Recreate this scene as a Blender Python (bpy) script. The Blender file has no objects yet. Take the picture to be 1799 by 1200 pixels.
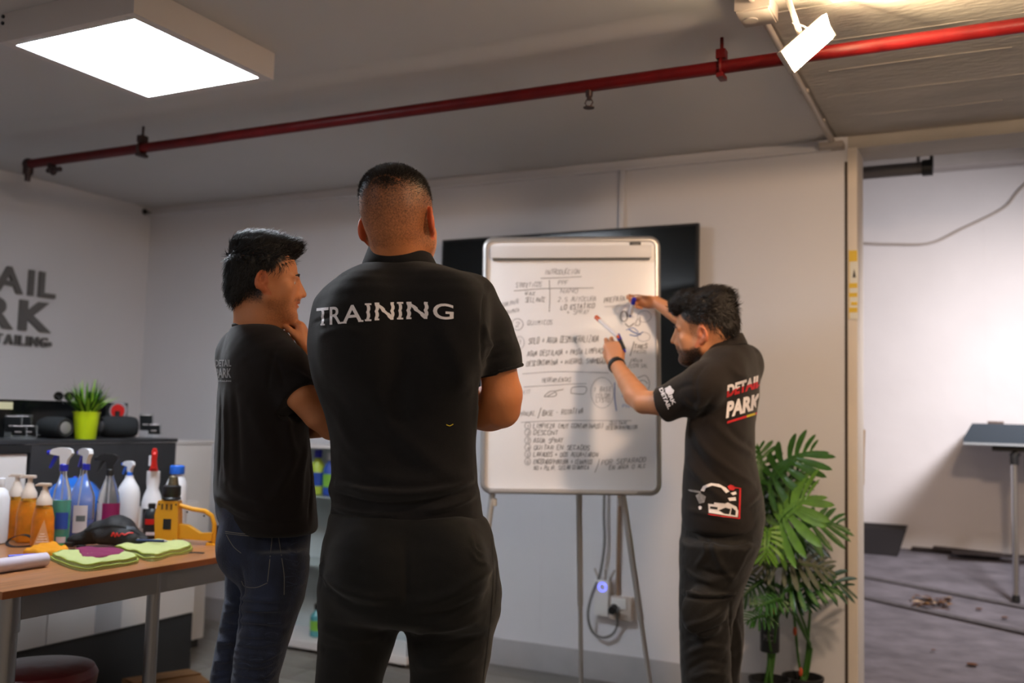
import bpy, bmesh, math, random
import numpy as np
from mathutils import Vector, Matrix
from mathutils.bvhtree import BVHTree
random.seed(7); np.random.seed(7)
SC = bpy.context.scene
COL = SC.collection
R = math.radians

# ------------------------------------------------------------------ camera
CAM_Z = 1.25; FPX = 1704.0; YAW, PITCH, ROLL = R(26.72), R(4.46), R(1.484)
_fw = np.array([-math.sin(YAW)*math.cos(PITCH), math.cos(YAW)*math.cos(PITCH), math.sin(PITCH)])
_r0 = np.array([math.cos(YAW), math.sin(YAW), 0.0]); _u0 = np.cross(_r0, _fw)
CR = _r0*math.cos(ROLL)+_u0*math.sin(ROLL); CU = -_r0*math.sin(ROLL)+_u0*math.cos(ROLL); CF = _fw
CO = np.array([0, 0, CAM_Z])
cd = bpy.data.cameras.new('camera'); cam = bpy.data.objects.new('camera', cd); COL.objects.link(cam)
cam.matrix_world = Matrix(((CR[0], CU[0], -CF[0], CO[0]), (CR[1], CU[1], -CF[1], CO[1]), (CR[2], CU[2], -CF[2], CO[2]), (0, 0, 0, 1)))
cd.sensor_width = 36; cd.lens = FPX/1799*36; cd.clip_start = .05; cd.clip_end = 60
cd.dof.use_dof = True; cd.dof.focus_distance = 2.42; cd.dof.aperture_fstop = 2.2
SC.camera = cam

# ------------------------------------------------------------------ exposure, world, lights
SC.view_settings.view_transform = 'Standard'; SC.view_settings.look = 'None'
SC.view_settings.exposure = 0.5; SC.view_settings.gamma = 1; SC.view_settings.use_curve_mapping = False
SC.cycles.max_bounces = 8; SC.cycles.diffuse_bounces = 4
W = bpy.data.worlds.new('world'); SC.world = W; W.use_nodes = True
W.node_tree.nodes['Background'].inputs[0].default_value = (0.62, 0.66, 0.75, 1)
W.node_tree.nodes['Background'].inputs[1].default_value = 0.02
def area(name, loc, aim, sx, sy, power, col, spread=180):
    l = bpy.data.lights.new(name, 'AREA'); l.shape = 'RECTANGLE'; l.size = sx; l.size_y = sy; l.energy = power; l.color = col
    l.spread = R(spread)
    o = bpy.data.objects.new(name, l); COL.objects.link(o); o.location = loc
    d = Vector(aim)-Vector(loc); o.rotation_euler = d.to_track_quat('-Z', 'Y').to_euler(); return o
# the shop's other ceiling panels, behind and beside the camera
area('ceiling_panel_light', (-2.9, -0.6, 2.50), (-2.9, -0.6, 0), .6, 1.2, 13, (.86, .92, 1))
area('ceiling_panel_light', (0.9, -0.6, 2.50), (0.9, -0.6, 0), .6, 1.2, 24, (1, .78, .56))
area('side_floodlight', (0.35, 2.0, 2.40), (-0.9, 4.3, 0.9), .20, .14, 15, (1, .70, .47), 140)
# the lamp of the ramp bay beyond the opening
area('ramp_bay_light', (0.75, 4.80, 2.30), (-0.6, 6.5, 0.7), .45, .3, 22, (1, .96, .97), 120)

# ------------------------------------------------------------------ helpers: projection
def P(px, py, d): return CO + (CF + (px-899.5)/FPX*CR - (py-600)/FPX*CU)*d
def ray(px, py):
    v = CF + (px-899.5)/FPX*CR - (py-600)/FPX*CU; return v
def PL(px, py, ax, val):
    v = ray(px, py); return CO + v*((val-CO[ax])/v[ax])
def lin(c):
    return tuple((x/12.92 if x <= .04045 else ((x+.055)/1.055)**2.4) for x in c)
def hexc(s):
    return lin(tuple(int(s[i:i+2], 16)/255 for i in (0, 2, 4)))

# ------------------------------------------------------------------ helpers: materials
def mat(name, col, rough=.5, metal=0, bump=0, bscale=50, var=0, vscale=8, emit=None, es=1, trans=0, ior=1.45, spec=.5, alpha=1, sss=0, coat=0, sheen=0, stretch=None, col2=None, detail=3):
    m = bpy.data.materials.new(name); m.use_nodes = True; nt = m.node_tree; b = nt.nodes['Principled BSDF']
    if isinstance(col, str): col = hexc(col)
    if isinstance(col2, str): col2 = hexc(col2)
    b.inputs['Base Color'].default_value = (*col, 1); b.inputs['Roughness'].default_value = rough; b.inputs['Metallic'].default_value = metal
    b.inputs['Transmission Weight'].default_value = trans; b.inputs['IOR'].default_value = ior
    b.inputs['Specular IOR Level'].default_value = spec; b.inputs['Alpha'].default_value = alpha
    b.inputs['Coat Weight'].default_value = coat; b.inputs['Sheen Weight'].default_value = sheen
    if sss:
        b.inputs['Subsurface Weight'].default_value = sss; b.inputs['Subsurface Radius'].default_value = (1, .35, .18); b.inputs['Subsurface Scale'].default_value = .012
    if emit: b.inputs['Emission Color'].default_value = (*emit, 1); b.inputs['Emission Strength'].default_value = es
    co = nt.nodes.new('ShaderNodeTexCoord'); vec = co.outputs['Object']
    if stretch:
        mp = nt.nodes.new('ShaderNodeMapping'); mp.inputs['Scale'].default_value = stretch
        nt.links.new(vec, mp.inputs['Vector']); vec = mp.outputs['Vector']
    if var:
        n = nt.nodes.new('ShaderNodeTexNoise'); n.inputs['Scale'].default_value = vscale; n.inputs['Detail'].default_value = detail
        nt.links.new(vec, n.inputs['Vector'])
        r = nt.nodes.new('ShaderNodeValToRGB'); r.color_ramp.elements[0].position = .3; r.color_ramp.elements[1].position = .7
        c2 = col2 or tuple(max(0, c*(1-var)) for c in col)
        r.color_ramp.elements[0].color = (*c2, 1); r.color_ramp.elements[1].color = (*col, 1)
        nt.links.new(n.outputs['Fac'], r.inputs['Fac']); nt.links.new(r.outputs['Color'], b.inputs['Base Color'])
    if bump:
        n2 = nt.nodes.new('ShaderNodeTexNoise'); n2.inputs['Scale'].default_value = bscale; n2.inputs['Detail'].default_value = 4
        nt.links.new(vec, n2.inputs['Vector'])
        bp = nt.nodes.new('ShaderNodeBump'); bp.inputs['Strength'].default_value = bump; bp.inputs['Distance'].default_value = .01
        nt.links.new(n2.outputs['Fac'], bp.inputs['Height']); nt.links.new(bp.outputs['Normal'], b.inputs['Normal'])
    return m

M = {}
M['wall'] = mat('painted_wall', (.70, .69, .72), .65, bump=.12, bscale=9, var=.06, vscale=1.2)
M['wall_far'] = mat('far_wall_paint', (.74, .71, .73), .7, bump=.25, bscale=14, var=.10, vscale=1.6)
M['ceil'] = mat('ceiling_paint', (.60, .585, .58), .7, bump=.15, bscale=5, var=.07, vscale=.9)
M['concrete'] = mat('painted_concrete', (.50, .46, .41), .9, bump=.45, bscale=30, var=.22, vscale=3.5, stretch=(.7, 1.6, 1))
M['concrete_lit'] = mat('lit_rough_concrete', (.66, .61, .50), .95, bump=1.0, bscale=60, var=.22, vscale=14)
M['baseb'] = mat('baseboard_grey', (.42, .41, .42), .5, var=.1)
M['plastic_w'] = mat('white_plastic', (.72, .71, .70), .4)
M['conduit'] = mat('conduit_plastic', (.42, .37, .33), .5, var=.15)
M['pipe'] = mat('red_pipe_paint', (.115, .003, .004), .42, bump=.1, bscale=60, var=.3, vscale=12, spec=.3)
M['pipe_d'] = mat('dark_pipe_metal', (.05, .03, .03), .45, metal=.5)
M['black'] = mat('black_plastic', (.012, .012, .013), .45)
M['blackgl'] = mat('black_glossy', (.004, .0045, .005), .12)
M['dark'] = mat('dark_laminate', (.028, .029, .033), .5, var=.15, vscale=20)
M['white_lam'] = mat('white_laminate', (.66, .63, .62), .4, var=.03)
M['steel'] = mat('brushed_steel', (.32, .31, .31), .35, metal=.9, bump=.05, bscale=120)
M['chrome'] = mat('chrome', (.8, .8, .82), .12, metal=1)
M['alu'] = mat('anodised_aluminium', (.52, .50, .49), .38, metal=.7)
M['wood'] = mat('orange_beech_laminate', (.40, .165, .062), .32, var=.35, vscale=9, stretch=(6, .7, 1), bump=.03, coat=.2)
M['wood_edge'] = mat('beech_edge_band', (.30, .095, .03), .4, var=.2, stretch=(1, .4, 1))
M['board'] = mat('whiteboard_enamel', (.90, .89, .91), .25, coat=.2)
M['glassy'] = mat('clear_acrylic', (.9, .93, .95), .06, trans=.95, ior=1.3)
M['skin'] = None

# ------------------------------------------------------------------ helpers: meshes
class MB:
    def __init__(s): s.v = []; s.f = []; s.m = []
    def add(s, vs, fs, mi=0):
        o = len(s.v); s.v += [tuple(map(float, p)) for p in vs]; s.f += [tuple(i+o for i in f) for f in fs]; s.m += [mi]*len(fs); return s
    def box(s, lo, hi, mi=0, bev=0):
        (x0, y0, z0), (x1, y1, z1) = lo, hi
        if bev:
            bm = bmesh.new(); bmesh.ops.create_cube(bm, size=1)
            for v in bm.verts: v.co = Vector(((x0+x1)/2+v.co.x*(x1-x0), (y0+y1)/2+v.co.y*(y1-y0), (z0+z1)/2+v.co.z*(z1-z0)))
            bmesh.ops.bevel(bm, geom=bm.edges[:], offset=bev, segments=2, affect='EDGES', profile=.7)
            bm.verts.index_update()
            s.add([v.co for v in bm.verts], [[v.index for v in f.verts] for f in bm.faces], mi); bm.free(); return s
        return s.add([(x0, y0, z0), (x1, y0, z0), (x1, y1, z0), (x0, y1, z0), (x0, y0, z1), (x1, y0, z1), (x1, y1, z1), (x0, y1, z1)],
                     [(0, 3, 2, 1), (4, 5, 6, 7), (0, 1, 5, 4), (1, 2, 6, 5), (2, 3, 7, 6), (3, 0, 4, 7)], mi)
    def obox(s, c, ax, ay, az, mi=0, bev=0):      # oriented box: centre and three half-axis vectors
        t = MB().box((-1, -1, -1), (1, 1, 1)); c, ax, ay, az = map(np.array, (c, ax, ay, az))
        if bev:
            L = [np.linalg.norm(a) for a in (ax, ay, az)]; t = MB().box([-l for l in L], L, 0, bev)
            vs = [c+p[0]*ax/L[0]+p[1]*ay/L[1]+p[2]*az/L[2] for p in t.v]
        else: vs = [c+p[0]*ax+p[1]*ay+p[2]*az for p in t.v]
        fs = t.f
        if np.dot(np.cross(ax, ay), az) < 0: fs = [tuple(reversed(f)) for f in fs]
        return s.add(vs, fs, mi)
    def cyl(s, a, b, ra, rb=None, n=16, mi=0, caps=True): return s.tube([a, b], [ra, ra if rb is None else rb], n, mi, caps)
    def tube(s, pts, r, n=12, mi=0, caps=True):
        pts = [np.array(p, float) for p in pts]; k = len(pts); rs = r if hasattr(r, '__len__') else [r]*k
        vs = []; up = None
        for i, p in enumerate(pts):
            t = pts[min(i+1, k-1)]-pts[max(i-1, 0)]; t = t/(np.linalg.norm(t)+1e-12)
            if up is None:
                up = np.array([0, 0, 1.]) if abs(t[2]) < .9 else np.array([1., 0, 0])
            x = np.cross(up, t); x /= np.linalg.norm(x)+1e-12; y = np.cross(t, x); up = y
            for j in range(n):
                a = 2*math.pi*j/n; vs.append(p+rs[i]*(math.cos(a)*x+math.sin(a)*y))
        fs = [(i*n+j, i*n+(j+1) % n, (i+1)*n+(j+1) % n, (i+1)*n+j) for i in range(k-1) for j in range(n)]
        if caps: fs += [tuple(range(n-1, -1, -1)), tuple((k-1)*n+j for j in range(n))]
        return s.add(vs, fs, mi)
    def lathe(s, c, prof, n=24, sx=1, sy=1, mi=0, rot=0, caps=True, pw=2):
        c = np.array(c, float); vs = []
        for r_, z in prof:
            for j in range(n):
                a = 2*math.pi*j/n; ca, sa = math.cos(a), math.sin(a)
                k = (abs(ca)**pw+abs(sa)**pw)**(-1/pw)
                x, y = r_*sx*ca*k, r_*sy*sa*k
                vs.append(c+np.array([x*math.cos(rot)-y*math.sin(rot), x*math.sin(rot)+y*math.cos(rot), z]))
        k = len(prof)
        fs = [(i*n+j, i*n+(j+1) % n, (i+1)*n+(j+1) % n, (i+1)*n+j) for i in range(k-1) for j in range(n)]
        if caps: fs += [tuple(range(n-1, -1, -1)), tuple((k-1)*n+j for j in range(n))]
        return s.add(vs, fs, mi)
    def sph(s, c, r, n=16, mi=0, sc=(1, 1, 1), Rm=None):
        c = np.array(c, float); vs = []; m_ = n//2
        for i in range(1, m_):
            t = math.pi*i/m_
            for j in range(n): a = 2*math.pi*j/n; vs.append(np.array([math.sin(t)*math.cos(a), math.sin(t)*math.sin(a), math.cos(t)])*r*np.array(sc))
        vs += [np.array([0, 0, r*sc[2]]), np.array([0, 0, -r*sc[2]])]
        if Rm is not None: vs = [Rm@v for v in vs]
        vs = [c+v for v in vs]; t0 = (m_-1)*n
        fs = [(i*n+j, (i+1)*n+j, (i+1)*n+(j+1) % n, i*n+(j+1) % n) for i in range(m_-2) for j in range(n)]
        fs += [(t0, j, (j+1) % n) for j in range(n)]+[(t0+1, (m_-2)*n+(j+1) % n, (m_-2)*n+j) for j in range(n)]
        return s.add(vs, fs, mi)
    def prism(s, pts, h, mi=0):   # pts: outline 3d (ccw seen from +h side), h: extrusion vector
        n = len(pts); pts = [np.array(p, float) for p in pts]; h = np.array(h, float)
        return s.add(pts+[p+h for p in pts], [tuple(range(n-1, -1, -1)), tuple(range(n, 2*n))]+[(i, (i+1) % n, n+(i+1) % n, n+i) for i in range(n)], mi)

def link(name, me, mats, parent=None):
    for m_ in (mats if isinstance(mats, (list, tuple)) else [mats]): me.materials.append(m_)
    o = bpy.data.objects.new(name, me); COL.objects.link(o)
    if parent is not None: o.parent = parent
    return o
def build(name, mb, mats, parent=None, origin=None, smooth=35):
    me = bpy.data.meshes.new(name)
    off = np.array(origin if origin is not None else (0, 0, 0), float)
    me.from_pydata([tuple(np.array(p)-off) for p in mb.v], [], mb.f)
    me.polygons.foreach_set('material_index', mb.m)
    bm = bmesh.new(); bm.from_mesh(me); bmesh.ops.recalc_face_normals(bm, faces=bm.faces[:]); bm.to_mesh(me); bm.free()
    me.polygons.foreach_set('use_smooth', [True]*len(me.polygons)); me.set_sharp_from_angle(angle=R(smooth)); me.update()
    return link(name, me, mats, parent)
class Thing:      # an Empty at the thing's base; parts are given in world coordinates unless local=True
    def __init__(s, name, label, cat, loc, group=None, rz=0, local=False):
        s.o = bpy.data.objects.new(name, None); COL.objects.link(s.o); s.o.location = loc; s.o.rotation_euler = (0, 0, rz)
        s.o.empty_display_size = .05; s.loc = np.array(loc, float); s.local = local
        s.o['label'] = label; s.o['category'] = cat
        if group: s.o['group'] = group
    def part(s, name, mb, mats, parent=None, label=None, smooth=35, kind=None):
        o = build(name, mb, mats, parent or s.o, None if s.local else s.loc, smooth)
        if label: o['label'] = label
        if kind: o['kind'] = kind
        return o
def single(name, mb, mats, label, cat, origin, group=None, smooth=35):
    o = build(name, mb, mats, None, origin, smooth); o.location = tuple(origin); o['label'] = label; o['category'] = cat
    if group: o['group'] = group
    return o
def struct(name, mb, mats, parent=None, origin=(0, 0, 0)):
    o = build(name, mb, mats, parent, origin)
    if parent is None: o.location = origin; o['kind'] = 'structure'
    return o
def copy_tree(o, parent=None):
    c = o.copy(); COL.objects.link(c); c.parent = parent
    for ch in [x for x in bpy.data.objects if x.parent == o]: copy_tree(ch, c)
    return c

def text_polys(s, size=1, bold=0, sx=1, shear=0, step=.12):
    """text as a finely cut flat mesh: (verts Nx2 in units of cap height, faces)"""
    cu = bpy.data.curves.new('t', 'FONT'); cu.body = s; cu.size = size; cu.offset = bold; cu.shear = shear; cu.resolution_u = 4
    o = bpy.data.objects.new('t', cu); COL.objects.link(o)
    me = bpy.data.meshes.new_from_object(o); bpy.data.objects.remove(o)
    bm = bmesh.new(); bm.from_mesh(me); bpy.data.meshes.remove(me)
    xs = [v.co.x for v in bm.verts]; ys = [v.co.y for v in bm.verts]
    x0, x1 = min(xs), max(xs); y0, y1 = min(ys), max(ys)
    if step:
        for ax, a, b in ((0, x0, x1), (1, y0, y1)):
            c = a+step
            while c < b:
                p = Vector((c, 0, 0)) if ax == 0 else Vector((0, c, 0)); nrm = Vector((1, 0, 0)) if ax == 0 else Vector((0, 1, 0))
                bmesh.ops.bisect_plane(bm, geom=bm.verts[:]+bm.edges[:]+bm.faces[:], plane_co=p, plane_no=nrm); c += step
    bm.verts.index_update()
    v = np.array([(q.co.x-x0, q.co.y-y0) for q in bm.verts]); v[:, 0] *= sx
    f = [[q.index for q in fc.verts] for fc in bm.faces]; bm.free(); cu = None
    return v, f, (x1-x0)*sx, y1-y0
# ------------------------------------------------------------------ signed-distance modelling of bodies and clothes
def unit(v): v = np.array(v, float); return v/(np.linalg.norm(v)+1e-12)
class SDF:
    def __init__(s, lo, hi, h):
        s.h = h; s.lo = np.array(lo, float); s.n = np.ceil((np.array(hi)-s.lo)/h).astype(int)+1
        s.F = np.full(tuple(s.n), 1.0, np.float32)
    def _loc(s, lo, hi):
        a = np.clip(np.floor((lo-s.lo)/s.h).astype(int), 0, s.n-1); b = np.clip(np.ceil((hi-s.lo)/s.h).astype(int)+1, 1, s.n)
        g = [(s.lo[i]+s.h*np.arange(a[i], b[i])).astype(np.float32) for i in range(3)]
        return tuple(slice(a[i], b[i]) for i in range(3)), g[0][:, None, None], g[1][None, :, None], g[2][None, None, :]
    def op(s, sl, d, k, mode):
        A = s.F[sl]
        if mode == 'u':
            if k > 0:
                h = np.maximum(k-np.abs(A-d), 0)/k; s.F[sl] = np.minimum(A, d)-h*h*k*.25
            else: s.F[sl] = np.minimum(A, d)
        else:   # subtract
            h = np.maximum(k-np.abs(A+d), 0)/max(k, 1e-6); s.F[sl] = np.maximum(A, -d)+h*h*k*.25
    def cone(s, a, b, ra, rb=None, k=.015, mode='u', flat=None):
        """tapered capsule; flat=(axis vector, factor) widens it along an axis"""
        a = np.array(a, float); b = np.array(b, float); rb = ra if rb is None else rb; m = max(ra, rb)*(1 if flat is None else max(1, flat[1]))+k+3*s.h
        sl, X, Y, Z = s._loc(np.minimum(a, b)-m, np.maximum(a, b)+m)
        d = b-a; L = float(d@d)+1e-12
        px, py, pz = X-a[0], Y-a[1], Z-a[2]
        t = np.clip((px*d[0]+py*d[1]+pz*d[2])/L, 0, 1)
        qx, qy, qz = px-t*d[0], py-t*d[1], pz-t*d[2]
        if flat is not None:
            u = unit(flat[0]); c = qx*u[0]+qy*u[1]+qz*u[2]; e = 1/flat[1]-1
            qx, qy, qz = qx+c*e*u[0], qy+c*e*u[1], qz+c*e*u[2]
        s.op(sl, np.sqrt(qx*qx+qy*qy+qz*qz)-(ra+(rb-ra)*t), k, mode); return s
    def chain(s, pts, rs, k=.015, mode='u', flat=None):
        for i in range(len(pts)-1): s.cone(pts[i], pts[i+1], rs[i], rs[i+1], k, mode, flat)
        return s
    def ell(s, c, r, Rm=None, k=.015, mode='u'):
        c = np.array(c, float); r = np.array(r, float); m = r.max()+k+3*s.h
        sl, X, Y, Z = s._loc(c-m, c+m); px, py, pz = X-c[0], Y-c[1], Z-c[2]
        if Rm is not None:
            q = [px*Rm[0, i]+py*Rm[1, i]+pz*Rm[2, i] for i in range(3)]
        else: q = [px, py, pz]
        k0 = np.sqrt((q[0]/r[0])**2+(q[1]/r[1])**2+(q[2]/r[2])**2)+1e-6
        k1 = np.sqrt((q[0]/r[0]**2)**2+(q[1]/r[1]**2)**2+(q[2]/r[2]**2)**2)+1e-6
        s.op(sl, k0*(k0-1)/k1, k, mode); return s
    def loft(s, rows, k=.015, mode='u', off=0., cap=.02, pw=2.2, zcut=None):
        """rows: (z, cx, cy, a, b, theta) horizontal ellipses, any order; theta = direction of the a axis"""
        rows = sorted(rows); Rw = np.array(rows, float); z = Rw[:, 0]
        z0, z1 = (zcut or (z[0], z[-1]))
        m = Rw[:, 3:5].max()+off+k+4*s.h
        lo = np.array([Rw[:, 1].min()-m, Rw[:, 2].min()-m, z0-k-3*s.h-abs(off)]); hi = np.array([Rw[:, 1].max()+m, Rw[:, 2].max()+m, z1+k+3*s.h+abs(off)])
        sl, X, Y, Z = s._loc(lo, hi); zz = Z[0, 0]
        def itp(col):     # monotone-ish smooth interpolation
            y = Rw[:, col]; dz = np.diff(z); sec = np.diff(y)/dz; mm = np.zeros(len(z)); mm[1:-1] = np.where(sec[1:]*sec[:-1] > 0, 2*sec[1:]*sec[:-1]/(sec[1:]+sec[:-1]+1e-12), 0)
            mm[0], mm[-1] = sec[0], sec[-1]
            q = np.clip(zz, z[0], z[-1]); i = np.clip(np.searchsorted(z, q)-1, 0, len(z)-2); t = (q-z[i])/dz[i]
            return ((2*t**3-3*t**2+1)*y[i]+(t**3-2*t**2+t)*dz[i]*mm[i]+(-2*t**3+3*t**2)*y[i+1]+(t**3-t**2)*dz[i]*mm[i+1]).astype(np.float32)[None, None, :]
        cx, cy, a, b, th = (itp(i) for i in range(1, 6)); a = np.maximum(a+off, .004); b = np.maximum(b+off, .004)
        dx, dy = X-cx, Y-cy; ct, st = np.cos(th), np.sin(th)
        u, v = np.abs(dx*ct+dy*st), np.abs(-dx*st+dy*ct)
        k0 = ((u/a)**pw+(v/b)**pw)**(1/pw)+1e-6; k1 = np.sqrt((u/a**2)**2+(v/b**2)**2)+1e-6
        d = k0*(k0-1)/k1*np.ones_like(Z); d = np.maximum(d, -.12)
        # the surface leans where the rows widen fast: divide by the vertical slope
        if len(zz) > 2:
            sa = np.gradient(np.broadcast_to(a, (1, 1, len(zz)))[0, 0], s.h); d = d/np.sqrt(1+np.minimum(np.abs(sa), 3)**2)[None, None, :]
        e = np.maximum(Z-z1-off*0, z0-Z)*np.ones_like(d)
        h = np.maximum(cap-np.abs(d-e), 0)/cap; d = np.maximum(d, e)+h*h*cap*.25
        s.op(sl, d, k, mode); return s
    def mesh(s):
        F = s.F; S = F < 0; n = F.shape
        c = S[:-1, :-1, :-1].astype(np.int8)
        tot = np.zeros((n[0]-1, n[1]-1, n[2]-1), np.int8)
        for i in (0, 1):
            for j in (0, 1):
                for k in (0, 1): tot += S[i:n[0]-1+i, j:n[1]-1+j, k:n[2]-1+k]
        idx = np.argwhere((tot > 0) & (tot < 8)); del tot, c
        N = len(idx); V = np.zeros((N, 8), np.float32); off = [(i, j, k) for i in (0, 1) for j in (0, 1) for k in (0, 1)]
        for q, o in enumerate(off): V[:, q] = F[idx[:, 0]+o[0], idx[:, 1]+o[1], idx[:, 2]+o[2]]
        O = np.array(off, float); ps = np.zeros((N, 3)); cn = np.zeros(N)
        for p in range(8):
            for q in range(p+1, 8):
                if np.abs(O[p]-O[q]).sum() != 1: continue
                mk = (V[:, p] < 0) != (V[:, q] < 0); t = V[:, p]/(V[:, p]-V[:, q]+1e-12)
                ps[mk] += (O[p]+t[:, None]*(O[q]-O[p]))[mk]; cn[mk] += 1
        pos = s.lo+(idx+ps/cn[:, None])*s.h
        I = np.full((n[0]-1, n[1]-1, n[2]-1), -1, np.int32); I[idx[:, 0], idx[:, 1], idx[:, 2]] = np.arange(N)
        fs = []
        for ax in range(3):
            sl0 = [slice(None)]*3; sl1 = [slice(None)]*3; sl0[ax] = slice(0, -1); sl1[ax] = slice(1, None)
            A, B = S[tuple(sl0)], S[tuple(sl1)]; e = np.argwhere(A != B); b, c2 = (ax+1) % 3, (ax+2) % 3
            ok = (e[:, b] > 0) & (e[:, c2] > 0) & (e[:, b] < n[b]-1) & (e[:, c2] < n[c2]-1); e = e[ok]; ins = A[e[:, 0], e[:, 1], e[:, 2]]
            def g(db, dc): q = e.copy(); q[:, b] += db; q[:, c2] += dc; return I[q[:, 0], q[:, 1], q[:, 2]]
            Q = np.stack([g(-1, -1), g(0, -1), g(0, 0), g(-1, 0)], 1); Q[~ins] = Q[~ins][:, ::-1]; fs.append(Q)
        Q = np.concatenate(fs); Q = Q[(Q >= 0).all(1)]
        return pos, Q

def smooth_verts(v, q, it=2, lam=.5):
    e = np.concatenate([q[:, [0, 1]], q[:, [1, 2]], q[:, [2, 3]], q[:, [3, 0]]]); n = len(v)
    e = np.concatenate([e, e[:, ::-1]])
    cnt = np.bincount(e[:, 0], minlength=n)[:, None]+1e-9
    for _ in range(it):
        av = np.stack([np.bincount(e[:, 0], weights=v[e[:, 1], i], minlength=n) for i in range(3)], 1)/cnt
        v = v+lam*(av-v)
    return v
def normals(v, q):
    n = np.cross(v[q[:, 2]]-v[q[:, 0]], v[q[:, 3]]-v[q[:, 1]]); vn = np.zeros_like(v)
    for i in range(4):
        for j in range(3): vn[:, j] += np.bincount(q[:, i], weights=n[:, j], minlength=len(v))
    return vn/(np.linalg.norm(vn, axis=1, keepdims=True)+1e-12)
def fastmesh(name, v, q, mats, parent, origin):
    me = bpy.data.meshes.new(name); v = v-np.array(origin)
    me.vertices.add(len(v)); me.vertices.foreach_set('co', v.astype(np.float32).ravel())
    me.loops.add(q.size); me.loops.foreach_set('vertex_index', q.astype(np.int32).ravel())
    me.polygons.add(len(q)); me.polygons.foreach_set('loop_start', np.arange(0, q.size, q.shape[1], dtype=np.int32)); me.polygons.foreach_set('use_smooth', np.ones(len(q), bool))
    me.update(calc_edges=True); return link(name, me, mats, parent)
def bvh(v, q): return BVHTree.FromPolygons([tuple(p) for p in v], [tuple(f) for f in q])
def noise3(p, sc, seed=0, oct=3):
    """cheap smooth noise: warped sums of sines"""
    rs = np.random.RandomState(seed); out = np.zeros(len(p)); a = 1; tot = 0
    w = p*sc
    for o in range(oct):
        A = rs.randn(3, 3)*1.0; ph = rs.rand(3)*6.28; w2 = w@A+ph; w3 = w2+1.3*np.sin(w2[:, [1, 2, 0]]*1.1+ph[::-1])
        out += a*(np.sin(w3[:, 0])+np.sin(w3[:, 1])+np.sin(w3[:, 2]))/3; tot += a; a *= .5; w = w*2.03
    return out/tot
def seg_dist(v, pts):
    """distance of every vertex to a polyline"""
    best = np.full(len(v), 9.)
    for a, b in zip(pts[:-1], pts[1:]):
        d = b-a; t = np.clip((v-a)@d/(d@d+1e-12), 0, 1); best = np.minimum(best, np.linalg.norm(v-a-t[:, None]*d, axis=1))
    return best
def catmull(pts, n=8):
    pts = [np.array(p, float) for p in pts]; q = [2*pts[0]-pts[1]]+pts+[2*pts[-1]-pts[-2]]; out = []
    for i in range(1, len(q)-2):
        for t in np.linspace(0, 1, n, endpoint=False):
            a, b, c, d = q[i-1:i+3]; out.append(.5*((2*b)+(c-a)*t+(2*a-5*b+4*c-d)*t*t+(-a+3*b-3*c+d)*t**3))
    out.append(pts[-1]); return out
def cast(tree, px, py):
    r_ = unit(ray(px, py)); h = tree.ray_cast(Vector(CO), Vector(r_), 20)
    return (None, None) if h[0] is None else (np.array(h[0]), np.array(h[1]))
def folds(v, q, strokes):
    """raise (or sink) cloth folds: stroke = (pixel polyline, width m, height m)"""
    tree = bvh(v, q); vn = normals(v, q); disp = np.zeros(len(v))
    for pts, wd, ht in strokes:
        P3 = [cast(tree, *p)[0] for p in catmull(pts, 4)]; P3 = [p for p in P3 if p is not None]
        if len(P3) < 2: continue
        P3 = np.array(P3); lo, hi = P3.min(0)-3*wd, P3.max(0)+3*wd; mk = ((v > lo) & (v < hi)).all(1)
        if not mk.any(): continue
        dd = seg_dist(v[mk], P3); # taper towards the ends
        L = np.linalg.norm(P3[-1]-P3[0])+1e-6; e = np.minimum(np.linalg.norm(v[mk]-P3[0], axis=1), np.linalg.norm(v[mk]-P3[-1], axis=1))
        disp[mk] += ht*np.exp(-(dd/wd)**2)*np.clip(e/(.3*L)+.25, 0, 1)
    return v+vn*disp[:, None]
def decal(name, v2, faces, fmap, tree, off, mats, parent, origin, mi=None, thick=0):
    """flat print on a real surface: 2-D mesh -> pixel of the photograph -> point on the cloth"""
    P3 = []; ok = []
    for p in v2:
        a, n = cast(tree, *fmap(p))
        if a is None: P3.append((0, 0, 0)); ok.append(False)
        else:
            nn = n if n@(a-CO) < 0 else -n
            P3.append(a+nn*off); ok.append(True)
    fs = []; ms = []
    for i, f in enumerate(faces):
        if all(ok[j] for j in f):
            pp = np.array([P3[j] for j in f])
            if np.ptp(pp, 0).max() < .04: fs.append(f); ms.append(0 if mi is None else mi[i])
    me = bpy.data.meshes.new(name); me.from_pydata([tuple(np.array(p)-origin) for p in P3], [], fs); me.polygons.foreach_set('material_index', ms)
    bm = bmesh.new(); bm.from_mesh(me); bmesh.ops.delete(bm, geom=[q for q in bm.verts if not q.link_faces], context='VERTS'); bm.to_mesh(me); bm.free()
    me.update(); return link(name, me, mats, parent)
def poly_fine(pts, step=3.):
    bm = bmesh.new(); f = bm.faces.new([bm.verts.new((p[0], p[1], 0)) for p in pts]); bmesh.ops.triangulate(bm, faces=[f])
    for ax in (0, 1):
        a, c = min(p[ax] for p in pts), max(p[ax] for p in pts); a += step
        while a < c:
            bmesh.ops.bisect_plane(bm, geom=bm.verts[:]+bm.edges[:]+bm.faces[:], plane_co=(a, a, 0), plane_no=(1, 0, 0) if ax == 0 else (0, 1, 0)); a += step
    bm.verts.index_update(); r_ = [(v.co.x, v.co.y) for v in bm.verts], [[v.index for v in q.verts] for q in bm.faces]; bm.free(); return r_
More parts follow.
